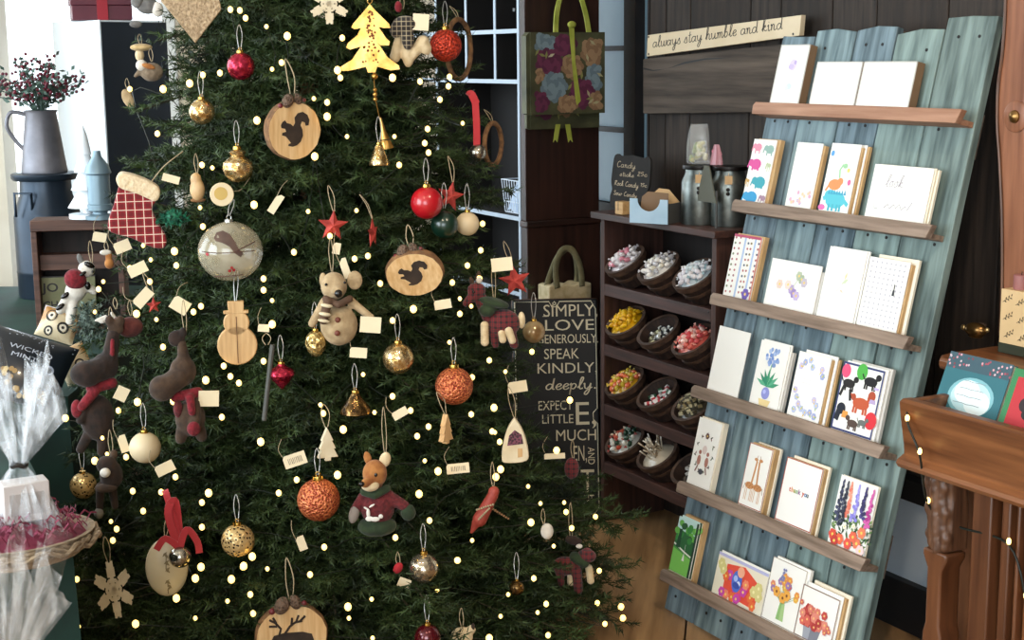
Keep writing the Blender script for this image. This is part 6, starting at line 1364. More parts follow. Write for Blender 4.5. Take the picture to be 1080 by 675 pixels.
F_beige = fluff('beige_plush', '#9c8462', '#b8a07c'); F_brown = fluff('dark_brown_plush', '#1c120e', '#33221a'); F_brown2 = fluff('mid_brown_plush', '#33241a', '#4a3626'); F_rust = fluff('rust_plush', '#8a5024', '#b07840'); F_cream = fluff('cream_plush', '#cbb48c', '#dcc8a4')
F_red = fluff('red_knit', '#5c0e18', '#821a26', 140); F_green = fluff('dark_green_plush', '#1c2a18', '#2c3c22'); F_blk = mat('black_bead', '#100c0a', .25); F_maroon = fluff('maroon_knit', '#4a1418', '#6a2226', 140); F_white = fluff('white_plush', '#c8c0b4', '#dcd6cc'); F_grey = fluff('grey_plush', '#5a5856', '#7a7876')
F_scarf = mat('brown_scarf', '#5c4434', .9); F_scarf2 = mat('cream_scarf_stripe', '#d6c8a8', .9)
plush(357, 328, 'plush_mouse', 'beige plush mouse in a brown and cream striped scarf', F_beige,
 [('e', 357, 343, 20, 22, 0, 15), ('e', 353, 301, 14, 15, -2, 13), ('e', 357, 304, 7, 6, -14, 8), ('c', 370, 318, 391, 335, 5, 4, 0, -6), ('c', 343, 318, 329, 340, 5.5, 4.5, 0, -2)],
 [('ear', F_beige, [('e', 375, 296, 8, 10, 2, 3)], False), ('ear', F_beige, [('e', 342, 295, 4, 8, 2, 3)], False), ('nose', F_blk, [('e', 357.5, 306, 4.2, 4.2, -21, 4)], False), ('eye', F_blk, [('e', 364.5, 296, 1.5, 1.5, -13)], False), ('eye', F_blk, [('e', 345, 297.5, 1.5, 1.5, -13)], False),
  ('scarf', F_scarf, [('c', 344, 313, 357, 319, 4, 4, -9, -14), ('c', 357, 319, 369, 314, 4, 4, -14, -8), ('c', 346, 316, 341, 335, 5, 5, -14, -13)], True), ('scarf_stripe', F_scarf2, [('e', 345, 319, 6.5, 2.2, -17, 4, .2), ('e', 343, 328, 6.5, 2.2, -17, 4, .2), ('e', 341.5, 335, 6.5, 1.8, -17, 4, .2)], False),
  ('button', mat('brown_button', '#6a3424', .6), [('e', 356, 335, 3, 3, -14, 2)], False), ('button', mat('brown_button', '#6a3424', .6), [('e', 355, 349, 3, 3, -15, 2)], False)], keep=40, hang=(-6, 42, 34), tagq=(390, 342, 22, 17, .1))
plush(395, 525, 'plush_fox', 'rust plush fox in a maroon sweater with a white reindeer', F_rust,
 [('e', 396, 498, 13, 15, -2, 13), ('c', 393, 503, 385, 504, 8, 4.5, -8, -18), ('e', 396, 513, 8, 8, 0)],
 [('muzzle', F_cream, [('e', 391, 508, 9.5, 6.5, -11, 8)], False), ('ear', F_cream, [('e', 407, 484, 6, 8.5, 0, 3, .3)], False), ('ear', F_rust, [('e', 389, 482, 4, 7.5, 1, 3, -.2)], False), ('nose', F_blk, [('e', 382, 503, 3.2, 2.8, -22, 3)], False), ('eye', F_blk, [('e', 397, 496, 1.8, 2.2, -14.5)], False),
  ('sweater', F_maroon, [('e', 398, 536, 18, 19, 0, 14), ('c', 407, 522, 426, 534, 7, 6, 0, -4), ('c', 383, 524, 373, 538, 6, 5, 0, -2)], True), ('scarf', F_green, [('c', 384, 516, 395, 519, 4.5, 4.5, -7, -11), ('c', 395, 519, 408, 514, 4.5, 4.5, -11, -5)], True), ('mitten', F_green, [('e', 430, 541, 8, 9, -5)], False), ('mitten', mat('grey_felt', '#8a8078', .9), [('e', 373, 541, 5.5, 10, -4, 4, .25)], False), ('hem', F_green, [('e', 397, 556, 21, 11, 0, 15)], True),
  ('reindeer_motif', mat('white_felt', '#e0dcd4', .9), [('e', 389, 543, 4, 3, -15, 1), ('e', 395, 543.5, 5, 2.6, -16, 1), ('e', 388, 537, 2, 5, -15, 1), ('e', 392, 529, 3.4, 1.1, -15, 1, -.5), ('e', 386, 532, 3, 1.1, -14, 1, .6), ('e', 401, 541, 2.4, 2.4, -15, 1)], False)], keep=44, hang=(12, 44, 50))
for (dx, dy, du, lab, fl, bm2) in ((0, 0, 0, 'dark brown plush moose with a red scarf, nearer the black snack bag', 1, F_brown), ):
    plush(103, 412, 'plush_moose', lab, bm2, [('e', 101, 441, 18, 25, 0, 15), ('e', 112, 386, 14, 14, 0, 12), ('c', 108, 388, 94, 391, 13, 13, -4, -10), ('e', 93, 391, 17, 14, -10, 13), ('c', 115, 390, 122, 354, 10, 7), ('c', 92, 425, 84, 440, 6, 5, -6, -10), ('c', 90, 460, 82, 474, 6, 5), ('c', 106, 462, 104, 478, 7, 6)],
     [('antler', F_brown2, [('e', 125, 346, 8.5, 8.5, 0, 4), ('e', 130, 339, 5, 6, 0, 4), ('e', 119, 338, 4.5, 6, 0, 4)], True), ('scarf', F_red, [('c', 97, 408, 118, 404, 6, 6, -6, -4), ('c', 100, 410, 86, 425, 6, 5, -10, -14), ('c', 120, 372, 121, 358, 3, 2.5, -8, -6)], True), ('arm_cuff', F_red, [('e', 81, 428, 6, 10, -10, 5)], False), ('eye', F_blk, [('e', 106, 380, 1.6, 1.6, -11)], False)], keep=44, hang=(18, 66, 20), tagq=(127, 415, 13, 15, .5))
plush(192, 412, 'plush_moose', 'brown plush moose with a red scarf hanging right of the darker moose', F_brown2, [('e', 199, 442, 16, 20, 0, 13), ('e', 194, 391, 14, 16, 0, 12), ('c', 190, 396, 174, 406, 12, 12, -4, -10), ('e', 172, 406, 14, 14, -10, 12), ('c', 196, 386, 194, 362, 8, 5), ('c', 206, 424, 203, 450, 6, 6, -6, -14), ('c', 190, 456, 188, 464, 7, 6), ('c', 208, 456, 210, 463, 7, 6)],
 [('antler', F_brown, [('e', 189, 356, 9, 9, 0, 4), ('e', 196, 350, 4, 6, 0, 4)], True), ('scarf', F_red, [('c', 185, 417, 208, 414, 6, 6, -6, -4), ('c', 200, 417, 201, 432, 5, 4.5, -12, -15)], True), ('mitten', F_red, [('e', 202, 450, 7, 8, -17, 5)], False), ('leg_cuff', F_maroon, [('e', 187, 430, 5, 10, -6, 5)], False), ('eye', F_blk, [('e', 184, 391, 1.5, 1.5, -12)], False)], keep=42, hang=(6, 60, 34), tagq=(219, 420, 21, 17, .06))
M_pl = plaid('red_buffalo_plaid', '#7a1820', '#24181a', '#3a2a2a', 90, 90)
plush(527, 332, 'plush_llama', 'plaid plush llama with a green saddle and cream legs', M_pl, [('e', 531, 341, 18, 15, 0, 12), ('c', 516, 334, 504, 308, 8, 7), ('e', 503, 305, 10, 8, -2, 8), ('c', 500, 310, 492, 318, 6, 4, -4, -8), ('c', 538, 350, 542, 364, 6, 5), ('c', 520, 350, 522, 364, 5, 4)],
 [('leg', F_cream, [('c', 511, 342, 511, 360, 4.5, 4.5, -6, -6)], False), ('leg', F_cream, [('c', 536, 347, 540, 358, 4.5, 4, -9, -9)], False), ('leg', F_cream, [('c', 529, 350, 530, 357, 4, 4, -9, -9)], False), ('saddle', F_green, [('e', 521, 318, 17, 5, -4, 11, .25), ('e', 514, 326, 9, 7, -6, 8)], True), ('ear', F_brown2, [('e', 505, 293, 3, 8, 0, 2, .1)], False), ('ear', F_brown2, [('e', 498, 296, 2.5, 5, 0, 2, -.3)], False), ('tail', F_cream, [('e', 550, 338, 4, 9, 0, 4)], False), ('eye', F_blk, [('e', 500, 306, 1.7, 1.7, -9)], False), ('pompom', F_white, [('e', 506, 294, 3.4, 3.4, -6)], False)], keep=38, hang=(-6, 14, 44), tagq=(530, 277, 22, 14, -.1))
plush(606, 592, 'plush_moose', 'small red plaid plush moose near the floor at the right', M_pl, [('e', 597, 597, 15, 10, 0, 9), ('c', 610, 590, 619, 584, 7, 7), ('e', 620, 585, 9, 7, -3, 7), ('c', 590, 603, 592, 616, 5, 4), ('c', 608, 603, 610, 624, 6, 5)],
 [('leg', F_cream, [('c', 602, 606, 602, 616, 4, 4, 2, 2)], False), ('leg', F_cream, [('c', 621, 600, 623, 614, 4, 4, 2, 2)], False), ('scarf', F_green, [('c', 606, 586, 616, 592, 6, 6, -3, -4)], True), ('antler', F_brown, [('e', 605, 569, 9, 5, 0, 3, .2)], False), ('eye', F_white, [('e', 611, 573, 3.5, 2.5, -7)], False)], off=.0, keep=24, hang=(-4, 20, 40))
plush(85, 298, 'plush_zebra', 'black and white striped plush animal in a red vest at the left edge', F_white, [('e', 80, 306, 11, 13, 0, 9, .6), ('e', 92, 284, 9, 9), ('c', 70, 314, 63, 326, 5, 5), ('c', 90, 302, 98, 308, 5, 4), ('c', 76, 318, 72, 338, 6, 5)],
 [('vest', F_red, [('e', 80, 294, 12, 11, -3, 10, .7)], True), ('stripe', F_blk, [('e', 95, 279, 6, 3, -6, 4, .5), ('e', 69, 310, 5.5, 2.6, -5, 3, -.6), ('e', 63, 322, 5.4, 2.6, -4, 3, -.6), ('e', 92, 301, 3, 4.5, -5, 3), ('e', 87, 288, 5, 2, -8, 3, -.5)], False), ('ear', F_grey, [('e', 86, 273, 3, 6, 0, 2, -.3)], False), ('eye', F_blk, [('e', 98, 286, 1.4, 1.4, -8)], False)], off=.02, keep=20, hang=(12, 20, 22))
plush(127, 505, 'plush_bird', 'dark brown plush animal with a white muzzle at the lower left', F_brown, [('e', 118, 500, 12, 16, 0, 11), ('e', 114, 488, 11, 10, -2), ('c', 106, 512, 104, 536, 5, 4), ('c', 118, 514, 120, 534, 5, 4)], [('muzzle', F_white, [('e', 112, 494, 5.5, 5, -11, 5)], False), ('knit_band', F_brown2, [('e', 112, 512, 12, 5, -4, 10)], True), ('foot', F_grey, [('e', 103, 540, 5, 6, -2)], False), ('ear', F_brown2, [('e', 122, 478, 4, 5, 0, 3)], False)], off=.02, keep=24, hang=(-8, 24, 26))
plush(113, 276, 'gingerbread_charm', 'small orange and white charm under the stocking toe', F_rust, [('e', 115, 278, 5, 6), ('e', 115, 270, 4, 4)], [('icing', F_white, [('e', 112, 266, 6, 3, -1)], False)], 'ornament', .01, 9, (0, 10, 10))
plush(160, 75, 'plush_bird', 'small grey and tan plush bird at the upper left of the tree', fluff('tan_grey_plush', '#6a5a48', '#8a7a66'), [('e', 160, 76, 12, 10), ('c', 150, 74, 143, 80, 4, 2)], [('head', F_white, [('e', 150, 69, 6, 6, -2)], False), ('wing', F_rust, [('e', 157, 70, 7, 3, -9, 3, .3)], False)], off=.0, keep=14, hang=(0, 10, 14))
plush(148, 52, 'plush_mushroom', 'small tan topped mushroom ornament at the upper left edge', F_cream, [('e', 147, 58, 5, 7)], [('cap', fluff('tan_cap', '#b89a68', '#d0b484'), [('e', 149, 50, 12, 4, 0, 10)], True)], 'ornament', .0, 12, (0, 4, 12))
plush(162, 8, 'plush_bird', 'grey and white plush bird on the top left branch', F_grey, [('e', 156, 6, 12, 9), ('e', 143, 25, 7, 4)], [('wing', F_white, [('e', 166, 10, 6, 8, -4, 4)], False), ('head', F_grey, [('e', 146, 2, 7, 7, -2)], False)], off=.0, keep=16, hang=None)
plush(135, 105, 'wooden_charm', 'tan wooden charm at the left edge of the tree', F_beige, [('e', 135, 104, 6, 11, 0, 3, -.4)], [], 'ornament', .0, 10, (0, 10, 12))
plush(425, 40, 'plush_mittens', 'pair of plaid and cream stuffed mittens at the top right', F_cream, [('e', 430, 56, 7, 15, 0, 6), ('c', 433, 60, 446, 44, 5, 7), ('e', 447, 48, 7, 11, 0, 6, -.5), ('c', 420, 40, 416, 60, 4, 6)],
 [('plaid_cuff', plaid('grey_plaid', '#4a4038', '#1c1816', '#b0a080', 110, 110), [('e', 428, 26, 14, 9, -4, 10), ('e', 430, 40, 7, 13, -7, 5), ('e', 418, 32, 7, 8, -3, 6)], True), ('red_bow', F_red, [('e', 421, 8, 4, 6, -3)], False)], 'ornament', .03, 34, (0, 30, 14), tagq=(444, 24, 17, 17, .08))
# stocking
M_stk = plaid('red_tartan', '#8c1620', '#6a1018', '#e0c8b8', 62, 62, .18)
e, k = orn(145, 224, 'christmas_stocking', 'red tartan stocking with a cream fleece cuff', 'stocking', None, .06, 44)
SP = [(-17, 30), (20, 18), (15, 4), (22, -14), (28, -26), (26, -37), (14, -37), (-8, -26), (-26, -20), (-31, -14), (-29, -4), (-24, 8)]
mb = MB(); mb.prism([(v.x*k, v.y*k) for v in crom([(a, b, 0) for a, b in SP+[SP[0]]], 4)[:-1]], -11*k, 11*k); mb.build('stocking_body', M_stk, e, remesh=.003)
mb = MB(); mb.prism([(v.x*k, v.y*k) for v in crom([(a, b, 0) for a, b in ((-20, 36), (-14, 43), (4, 38), (22, 28), (24, 20), (19, 12), (2, 20), (-16, 27), (-20, 36))], 3)[:-1]], -14*k, 14*k); mb.build('fleece_cuff', fluff('cream_fleece', '#d6bc96', '#e6d4b4', 120), e, remesh=.003)
string(e, [(16*k, 0, 32*k), (30*k, .0, 48*k), (50*k, .02, 62*k)], .0012); mb = MB(); mb.box((24*k, -8*k, 38*k), (18*k, .0012, 8*k), 0, Ry(.3) @ Tr(0, 0, 6*k)); mb.build('price_tag', M_tagp, e)
# house shaped frame, red bird, wooden heart bird and small pieces
e, k = orn(543, 468, 'camper_ornament', 'cream teardrop house ornament with a dark purple window', 'ornament', None, .03, 26)
mb = MB(); mb.prism([(v.x*k, v.y*k) for v in crom([(a, b, 0) for a, b in ((0, 29), (9, 14), (14, -6), (12, -18), (-10, -20), (-14, -14), (-12, 2), (-7, 18), (0, 29))], 4)[:-1]], -.008, .008); mb.build('house_body', M_wht, e, bevel=.002)
mb = MB(); mb.prism([(-8*k, -1*k), (9*k, 1*k), (7*k, 11*k), (0, 16*k), (-6*k, 10*k)], -.0088, -.0078); mb.build('window_panel', mat('purple_mosaic', '#2a1420', .3, col2='#7a4458', scale=220, kind='voronoi'), e); mb = MB(); mb.prism([(3*k, -14*k), (8*k, -13*k), (8*k, -4*k), (3*k, -4*k)], -.0086, -.0078); mb.build('door_panel', M_cw, e); loop(e, 29*k, 30*k, .006, -6*k)
plush(512, 536, 'red_bird_ornament', 'red carved bird tied with twine at the lower right', mat('red_wood_paint', '#8a2c22', .6, col2='#a8483a', scale=30), [('c', 506, 548, 520, 522, 8, 6), ('e', 521, 518, 6, 6), ('c', 502, 552, 497, 562, 5, 2)], [('twine', M_cord, [('c', 503, 535, 520, 530, 1.2, 1.2, -8, -7), ('c', 505, 545, 516, 534, 1.2, 1.2, -9, -8)], False), ('twig', M_bark, [('c', 520, 536, 536, 546, 1.4, 1.2, -4, -6)], False)], 'ornament', .02, 24, (8, 22, 24))
plush(420, 603, 'red_bird_ornament', 'small red bird charm with a pale tag beside the silver ball', mat('red_felt', '#a8202a', .9), [('e', 420, 599, 5, 7, 0, 3, .5)], [], 'ornament', .02, 10, (0, 6, 10), tagq=(426, 612, 13, 10, .4))
plush(604, 493, 'red_plaid_charm', 'small red plaid charm near the lettered sign', M_pl, [('e', 603, 494, 8, 12, 0, 5)], [], 'ornament', .0, 12, (0, 10, 16))
plush(208, 197, 'owl_ornament', 'small beige owl shaped ornament beside the gold bauble', mat('beige_ceramic', '#b89468', .5, col2='#cfae82', scale=30), [('e', 208, 200, 8, 12), ('e', 207, 189, 6, 7)], [('base', M_bark, [('e', 208, 211, 8, 2.5)], False)], 'ornament', .01, 16, (0, 14, 20))
e, k = orn(234, 205, 'clay_disc', 'round cream clay disc right of the owl', 'ornament', None, .015, 14); mb = MB(); mb.prism(circ(0, 0, 12.5*k, n=28), -.003, .003); mb.build('disc_body', M_crm, e, bevel=.001); mb = MB(); mb.prism(circ(-1*k, 1*k, 7*k, n=20), -.0034, -.0028); mb.build('stamped_motif', mat('ochre_stamp', '#c0a058', .6), e); string(e, [(11*k, 0, 3*k), (20*k, .01, 4*k), (30*k, .02, 16*k)], .0008)
e, k = orn(283, 403, 'cinnamon_stick', 'long grey stick hanging beside the red jewel bauble', 'ornament', None, .03, 10); mb = MB(); mb.tube([(6*k, 0, 40*k), (0, 0, 0), (-6*k, 0, -41*k)], 2.6*k, 8); mb.build('stick', mat('grey_stick', '#4c4c48', .6), e); loop(e, 40*k, 10*k)
for q_ in (-30, -15, 15, 30): KEEP.append((e.matrix_basis @ Vector((q_*.15*k, 0, q_*k)), 7*k))
plush(487, 670, 'plush_sheep', 'small cream plush sheep at the bottom edge', F_cream, [('e', 487, 672, 12, 11), ('e', 497, 664, 5, 5)], [('ear', F_brown2, [('e', 499, 660, 2, 4, -2)], False)], 'plush ornament', .03, 14, (0, 8, 16))
plush(563, 568, 'pale_tassel', 'pale silky tassel left of the small plaid moose', F_white, [('e', 577, 560, 7, 9, 0, 5)], [], 'ornament', .0, 10, (10, 16, 12))
plush(122, 330, 'frosted_letters', 'small white lettered charm over the moose', F_white, [('c', 102, 337, 112, 333, 2, 2), ('c', 112, 333, 116, 341, 2, 2), ('c', 118, 330, 124, 340, 2, 2), ('e', 108, 338, 4, 3)], [], 'ornament', .02, 10, (0, 4, 10))
# red head hat of another stuffed piece behind the moose
plush(138, 343, 'plush_bird', 'dull red plush bird tucked above the two moose', fluff('dull_red_plush', '#4a1c1a', '#64302a'), [('e', 137, 345, 14, 11), ('e', 126, 341, 8, 8)], [('beak', M_crm, [('c', 119, 343, 115, 345, 2, 1)], False)], off=.0, keep=16, hang=(0, 10, 14))
# pine spray and white picks
# -- loose price tags
M_tags = [M_tagp]
def ptag(u, v, w, h, rl, label, off=.045, bars=False, dx=0.0):
    e, k = orn(u, v, 'price_tag', label, 'price tag', 'price tags on the tree', off, max(w, h)*.62, roll_=rl, yaw=R(dx))
    mb = MB(); a, b = w*k/2, h*k/2; mb.prism([(-a, -b), (a, -b), (a, b), (-a+b*.35, b), (-a, b*.6)], -.0005, .0005); mb.build('tag_card', M_tagp, e)
    if bars:
        mb = MB(); rr = random.Random(int(u))
        for i in range(9): x = -a*.6+a*1.3*i/9; mb.flat([(x, -b*.5), (x+a*rr.uniform(.03, .09), -b*.5), (x+a*rr.uniform(.03, .09), b*.45), (x, b*.45)], -.0008)
        mb.build('bar_print', M_tagp2, e, smooth=False)
    string(e, [(-a*.8, 0, b*.4), (-a*1.1, .004, b+8*k), (-a*.6, .02, b+16*k)], .0006)
for t in ((311, 485, 24, 14, -.28, 'white barcode tag above the large glitter ball', .04, True), (483, 494, 24, 11, -.08, 'white barcode tag right of the fox', .03, True), (190, 322, 19, 15, .6, 'cream price tag left of the snowman', .04), (151, 314, 22, 12, -.8, 'cream price tag hanging over the moose pair', .04), (145, 284, 20, 12, -.4, 'cream price tag below the stocking', .04), (129, 260, 17, 12, -.35, 'cream price tag at the stocking toe', .04), (130, 468, 9, 19, -.25, 'narrow cream tag between the moose and the frosted ball', .03),
          (174, 494, 20, 12, -.4, 'cream tag above the red ribbon bow', .03), (58, 606, 11, 19, -.4, 'cream tag by the lower cellophane bag', .03), (378, 372, 18, 11, .1, 'cream tag under the mouse', .03), (467, 321, 18, 10, -.15, 'cream tag under the right squirrel slice', .03), (422, 436, 17, 9, -.5, 'pale tag below the gold mercury ball', .03), (291, 215, 8, 22, .6, 'curled pale tag right of the clear globe', .03), (546, 408, 20, 12, -.15, 'pale tag above the teardrop house', .02), (278, 346, 12, 8, .1, 'small tan tag by the grey stick', .03), (364, 283, 8, 22, -.3, 'pale folded tag above the mouse', .03), (318, 573, 9, 16, -.3, 'pale tag above the antler slice', .03), (105, 250, 14, 10, .2, 'pale tag at the left edge under the stocking', .02),
          (585, 481, 22, 6, -.05, 'pale tag sticking out beside the lettered sign', .0), (355, 262, 8, 12, .2, 'small pale tag under the red star', .02)): ptag(*t)

# sprays stuck in at the left
for (u, v, r_, c1, c2, lb, nm) in ((95, 338, 20, '#1e2c22', '#7a8c80', 'round frosted green spray at the left edge under the zebra', 'frosted_spray'), (182, 230, 13, '#0e4a38', '#2a8a68', 'small teal green tinsel tuft right of the stocking', 'tinsel_tuft')):
    e, k = orn(u, v, nm, lb, 'decoration', None, .03, r_); mb = MB(); rr = random.Random(int(u)); R_ = r_*k
    for i in range(420 if r_ > 15 else 160):
        d0 = Vector((rr.gauss(0, 1), rr.gauss(0, 1), rr.gauss(0, 1))).normalized()
        if r_ < 15: d0 = Vector((d0.x*1.3, d0.y*.6, d0.z*.6))
        p = d0*R_*rr.uniform(.5, 1); t = (d0+Vector((rr.gauss(0, .6), rr.gauss(0, .6), rr.gauss(0, .6)))).normalized()*.011; w0 = t.cross(Vector((rr.random(), rr.random(), 1))).normalized()*.0024
        mb.add([p-w0, p+t*.5-w0, p+t, p+t*.5+w0, p+w0], [(0, 1, 2, 3, 4)])
    mb.ell((0, 0, 0), (R_*.6, R_*.5, R_*.55)); mb.build('spray_body', mat(nm+'_green', c1, .7, col2=c2, scale=140, mix=(.4, .7)), e, smooth=False)
# ------------------------------------------------------------------ foliage
tr = thing('christmas_tree', 'large dark green Christmas tree covered in ornaments and warm lights', 'Christmas tree', (AX, AY, 0))
mb = MB(); mb.lathe([(0, 0), (.04, 0), (.036, .6), (.02, 1.6), (.006, 2.45), (0, 2.46)], 12); mb.build('trunk', M_bark, tr)
mb = MB(); mb.lathe([(0, 0), (.2, 0), (.21, .012), (.06, .05), (.055, .12), (.042, .12)], 24); mb.build('tree_stand', mat('dark_green_stand', '#14241a', .5), tr)
camaz = math.atan2(CAM.y-AY, CAM.x-AX)
segA, segB, seeds = [], [], []                      # twig segments
z = .10; lev = 0
brs = MB()
while z < 2.5:
    Rr = RT(z); nb = int(4+2*PI*Rr/.15); ph = RNG.uniform(0, 6.28)
    for i in range(nb):
        az = ph+2*PI*i/nb+RNG.uniform(-.12, .12); da = abs((az-camaz+PI) % (2*PI)-PI)
        if da > 1.95 and RNG.random() < .6: continue
        d = Vector((math.cos(az), math.sin(az), 0)); tn = Vector((-math.sin(az), math.cos(az), 0))
        L = Rr*(RNG.uniform(.70, .96) if z > .62 else RNG.uniform(.72, .92) if z > .3 else RNG.uniform(.88, 1.12)); zt = z+RNG.uniform(-.03, .03); zb = zt+RNG.uniform(-.06, .05); sag = RNG.uniform(-.02, .05)
        P = lambda t: Vector((d.x*L*t, d.y*L*t, zb+(zt-zb)*t+sag*math.sin(PI*t)))
        t0 = max(.12, 1-.42/L)
        brs.tube([P(t0*.6), P((1+t0)/2), P(.97)], [.004, .003, .0015], 4, cap=False)
        n = max(3, int(L*(1-t0)/.024)); prev = P(t0)
        for j in range(1, n+1):
            t = t0+(1-t0)*j/n; p = P(t); segA.append(prev); segB.append(p); prev = p
            s = 1 if j % 2 else -1; ang = R(RNG.uniform(42, 62)); tip = (1-t)*L
            tl = min(.15, .045+tip*.42)*RNG.uniform(.8, 1.15)
            dirv = (d*math.cos(ang)+tn*s*math.sin(ang)+Vector((0, 0, RNG.uniform(-.42, .30)))).normalized()
            q = p+dirv*tl; mid = p+dirv*tl*.5+Vector((0, 0, RNG.uniform(-.006, .004)))
            segA += [p, mid]; segB += [mid, q]
            if tl > .07:
                for f in (.35, .6, .8):
                    for s2 in (-1, 1):
                        o_ = p+dirv*tl*f; a2 = R(50)*s2; side = dirv.cross(Vector((0, 0, 1))).normalized()
                        d2 = (dirv*math.cos(a2)+side*math.sin(a2)+Vector((0, 0, RNG.uniform(-.35, .25)))).normalized(); l2 = tl*(1.05-f)*.62
                        segA.append(o_); segB.append(o_+d2*l2)
        # tip
        segA.append(P(1)); segB.append(P(1)+(d+Vector((0, 0, RNG.uniform(-.2, .4)))).normalized()*.035)
    z += .062+.012*(lev % 2); lev += 1
z = .16
while z < 2.4:                                        # short inner boughs that close the crown round the trunk
    Rr = RT(z); nb = int(5+2*PI*Rr/.16); ph = RNG.uniform(0, 6.28)
    for i in range(nb):
        az = ph+2*PI*i/nb; d = Vector((math.cos(az), math.sin(az), 0)); tn = Vector((-math.sin(az), math.cos(az), 0)); L = Rr*RNG.uniform(.45, .66)
        for j in range(7):
            p = Vector((d.x*L*(.35+.65*j/6), d.y*L*(.35+.65*j/6), z+RNG.uniform(-.01, .01)))
            for s in (-1, 1):
                dv = (d*.5+tn*s*.9+Vector((0, 0, RNG.uniform(-.6, .6)))).normalized()*RNG.uniform(.07, .12); segA.append(p); segB.append(p+dv)
        segA.append(Vector((0, 0, z))); segB.append(d*L+Vector((0, 0, z)))
    z += .075
A_ = np.array([tuple(p) for p in segA]); B_ = np.array([tuple(p) for p in segB])
ln = np.linalg.norm(B_-A_, axis=1); cnt = np.maximum(3, (ln/.0023).astype(int))
idx = np.repeat(np.arange(len(ln)), cnt); tt = (np.arange(len(idx))-np.repeat(np.cumsum(cnt)-cnt, cnt)+RNG.random(len(idx)))/np.repeat(cnt, cnt)
base = A_[idx]+(B_-A_)[idx]*tt[:, None]; ax_ = (B_-A_)[idx]/np.maximum(ln[idx], 1e-6)[:, None]
ref = np.where(np.abs(ax_[:, 2:3]) > .9, np.array([[1., 0, 0]]), np.array([[0, 0, 1.]])); pu = np.cross(ax_, ref); pu /= np.linalg.norm(pu, axis=1)[:, None]; pv = np.cross(ax_, pu)
th = RNG.random(len(idx))*2*PI; rad = pu*np.cos(th)[:, None]+pv*np.sin(th)[:, None]
al = np.radians(RNG.uniform(38, 68, len(idx))); nl = RNG.uniform(.013, .021, len(idx))
nd = ax_*np.cos(al)[:, None]+rad*np.sin(al)[:, None]; wv = np.cross(nd, rad+ax_*.3); wv /= np.maximum(np.linalg.norm(wv, axis=1), 1e-6)[:, None]
keep = np.ones(len(idx), bool)
for p, r_ in KEEP:
    c = np.array([p.x-AX, p.y-AY, p.z]); o_ = Vector((p.x-AX, p.y-AY, 0)).normalized(); o_ = np.array([o_.x, o_.y, 0])
    rel = base+nd*nl[:, None]*.5-c; s = np.clip(rel@o_, 0, .16); dist = np.linalg.norm(rel-o_*s[:, None], axis=1); keep &= dist > r_*.92
base, nd, nl, wv, idx, ax_ = base[keep], nd[keep], nl[keep], wv[keep], idx[keep], ax_[keep]
hw = .0016
V = np.empty((len(base), 3, 3)); V[:, 0] = base+wv*hw; V[:, 1] = base-wv*hw; V[:, 2] = base+nd*nl[:, None]
me = bpy.data.meshes.new('foliage'); nf = len(base)
me.vertices.add(nf*3); me.vertices.foreach_set('co', V.reshape(-1)); me.loops.add(nf*3); me.loops.foreach_set('vertex_index', np.arange(nf*3, dtype=np.int32))
me.polygons.add(nf); me.polygons.foreach_set('loop_start', np.arange(0, nf*3, 3, dtype=np.int32)); me.polygons.foreach_set('loop_total', np.full(nf, 3, dtype=np.int32))
M_needle = mat('fir_needles', '#0c1609', .6, col2='#44582e', scale=14, mix=(.3, .74), spec=.3)
me.materials.append(M_needle); me.update(); me.validate()
fo = bpy.data.objects.new('foliage', me); COL.objects.link(fo); fo.parent = tr; fo['kind'] = 'stuff'
brs.build('branches', mat('dark_twig_bark', '#241c10', .8, col2='#33301c', scale=40), tr)['kind'] = 'stuff'
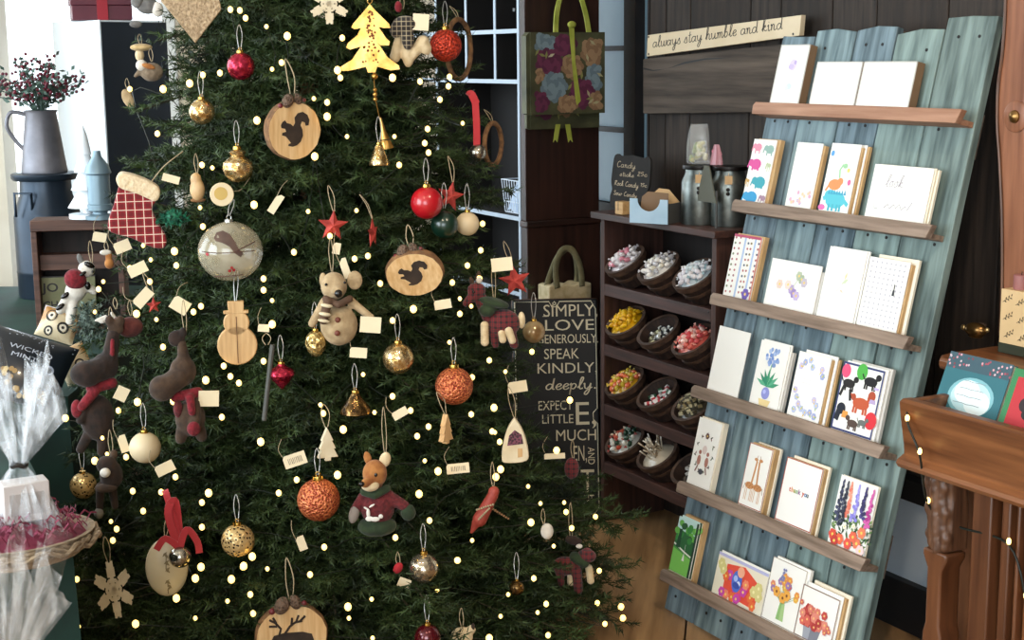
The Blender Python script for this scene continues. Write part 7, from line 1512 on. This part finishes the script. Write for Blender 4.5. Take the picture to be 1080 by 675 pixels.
# ------------------------------------------------------------------ fairy lights: four strings wound round the tree
LT = [(243,10),(253,11),(259,19),(214,79),(172,94),(137,94),(200,88),(166,141),(232,77),(224,177),(213,174),(211,219),(268,216),(184,265),(214,239),(159,274),(137,283),(186,280),(158,297),(109,297),(104,305),(151,259),(100,329),(144,331),(165,337),(204,329),(212,323),(172,366),(145,424),(125,433),(69,441),(108,462),(217,401),(252,404),(243,397),(183,423),(236,386),(234,440),(113,479),(100,486),(133,482),(151,539),(72,560),(123,558),(117,550),(119,570),(81,611),(220,520),(213,556),(179,537),(170,519),(140,518),(185,503),(212,598),(206,610),(186,631),(206,652),(143,658),(244,611),(240,634),(264,627),(267,647),(256,598),(266,587),(83,661),(213,530),
(281,28),(287,73),(297,66),(356,74),(359,82),(331,104),(345,108),(345,123),(271,127),(332,165),(366,144),(443,86),(473,91),(414,82),(448,151),(452,161),(451,136),(416,144),(488,130),(464,105),(474,81),(361,40),(303,38),(325,223),(376,222),(421,174),(374,273),(388,270),(401,299),(278,294),(278,306),(287,317),(477,298),(485,315),(507,264),(506,294),(348,249),(509,236),(310,266),(493,280),(436,326),(485,331),(497,323),(516,380),(414,338),(383,395),(278,381),(414,418),(433,433),(497,437),(452,450),(440,460),(363,452),(338,427),(341,436),(275,466),(287,342),(498,398),(474,361),(395,435),(519,455),
(362,453),(448,486),(462,497),(442,521),(453,549),(498,570),(482,591),(461,623),(417,567),(342,577),(327,606),(313,506),(356,501),(367,640),(368,652),(294,520),(393,673),(516,673),(282,600),(392,632),(257,597),(533,392),(561,371),(601,422),(522,456),(527,466),(521,430),(505,293),(587,475),(557,513),(570,531),(560,551),(628,545),(603,557),(584,576),(563,610),(632,602),(630,636),(638,658),(655,640),(657,652),(536,627),(567,646),(576,637),(528,650),(578,670),(483,591),(597,540),(595,530),(523,503),(528,495)]
LP_ = [tree_pt(u, v, .012, .97) for u, v in LT]
LP_.sort(key=lambda p: -p.z); n4 = (len(LP_)+3)//4
M_bulb = mat('warm_fairy_bulb', '#ffe0a8', .3, emit=(1, .66, .17), estr=3.4)
wires = ['topmost', 'second from the top', 'third from the top', 'lowest']
bmesh_ = []
for r_ in (.0038, .0052, .0066):
    b_ = MB(); b_.ell((0, 0, 0), (r_, r_, r_*1.15), nu=10, nv=8); bmesh_.append(b_)
bdata = [None]*3; rr = random.Random(17)
for w in range(4):
    grp = LP_[w*n4:(w+1)*n4]
    q = thing('light_string', 'warm fairy light string wound round the tree, %s of four' % wires[w], 'string lights', (AX, AY, 0), 0, 'fairy light strings on the tree')
    az = lambda p: math.atan2(p.y-AY, p.x-AX)
    band = max(1, n4//3); path = []
    for b in range(0, len(grp), band): path += sorted(grp[b:b+band], key=lambda p: az(p) % (2*PI), reverse=(b//band) % 2 == 1)
    pts = []
    for i, p in enumerate(path):
        l = p-Vector((AX, AY, 0)); inn = Vector((l.x*.93, l.y*.93, l.z-.004))
        pts.append(l*1.0 if False else Vector((l.x*.988, l.y*.988, l.z-.005)))
        if i+1 < len(path):
            l2 = path[i+1]-Vector((AX, AY, 0)); m = (l+l2)/2; rm = math.hypot(m.x, m.y); rt = RT(m.z)*.86; m.x *= rt/max(rm, .05); m.y *= rt/max(rm, .05); pts.append(m-Vector((0, 0, .015)))
    mb = MB(); mb.tube(crom(pts, 3), .0011, 4); mb.build('wire', M_wiregreen, q)
    for p in path:
        t = rr.choice((0, 1, 1, 2)); l = p-Vector((AX, AY, 0))
        if bdata[t] is None: o = bmesh_[t].build('bulb', M_bulb, q); bdata[t] = o.data
        else: o = bpy.data.objects.new('bulb', bdata[t]); COL.objects.link(o); o.parent = q
        o.location = l
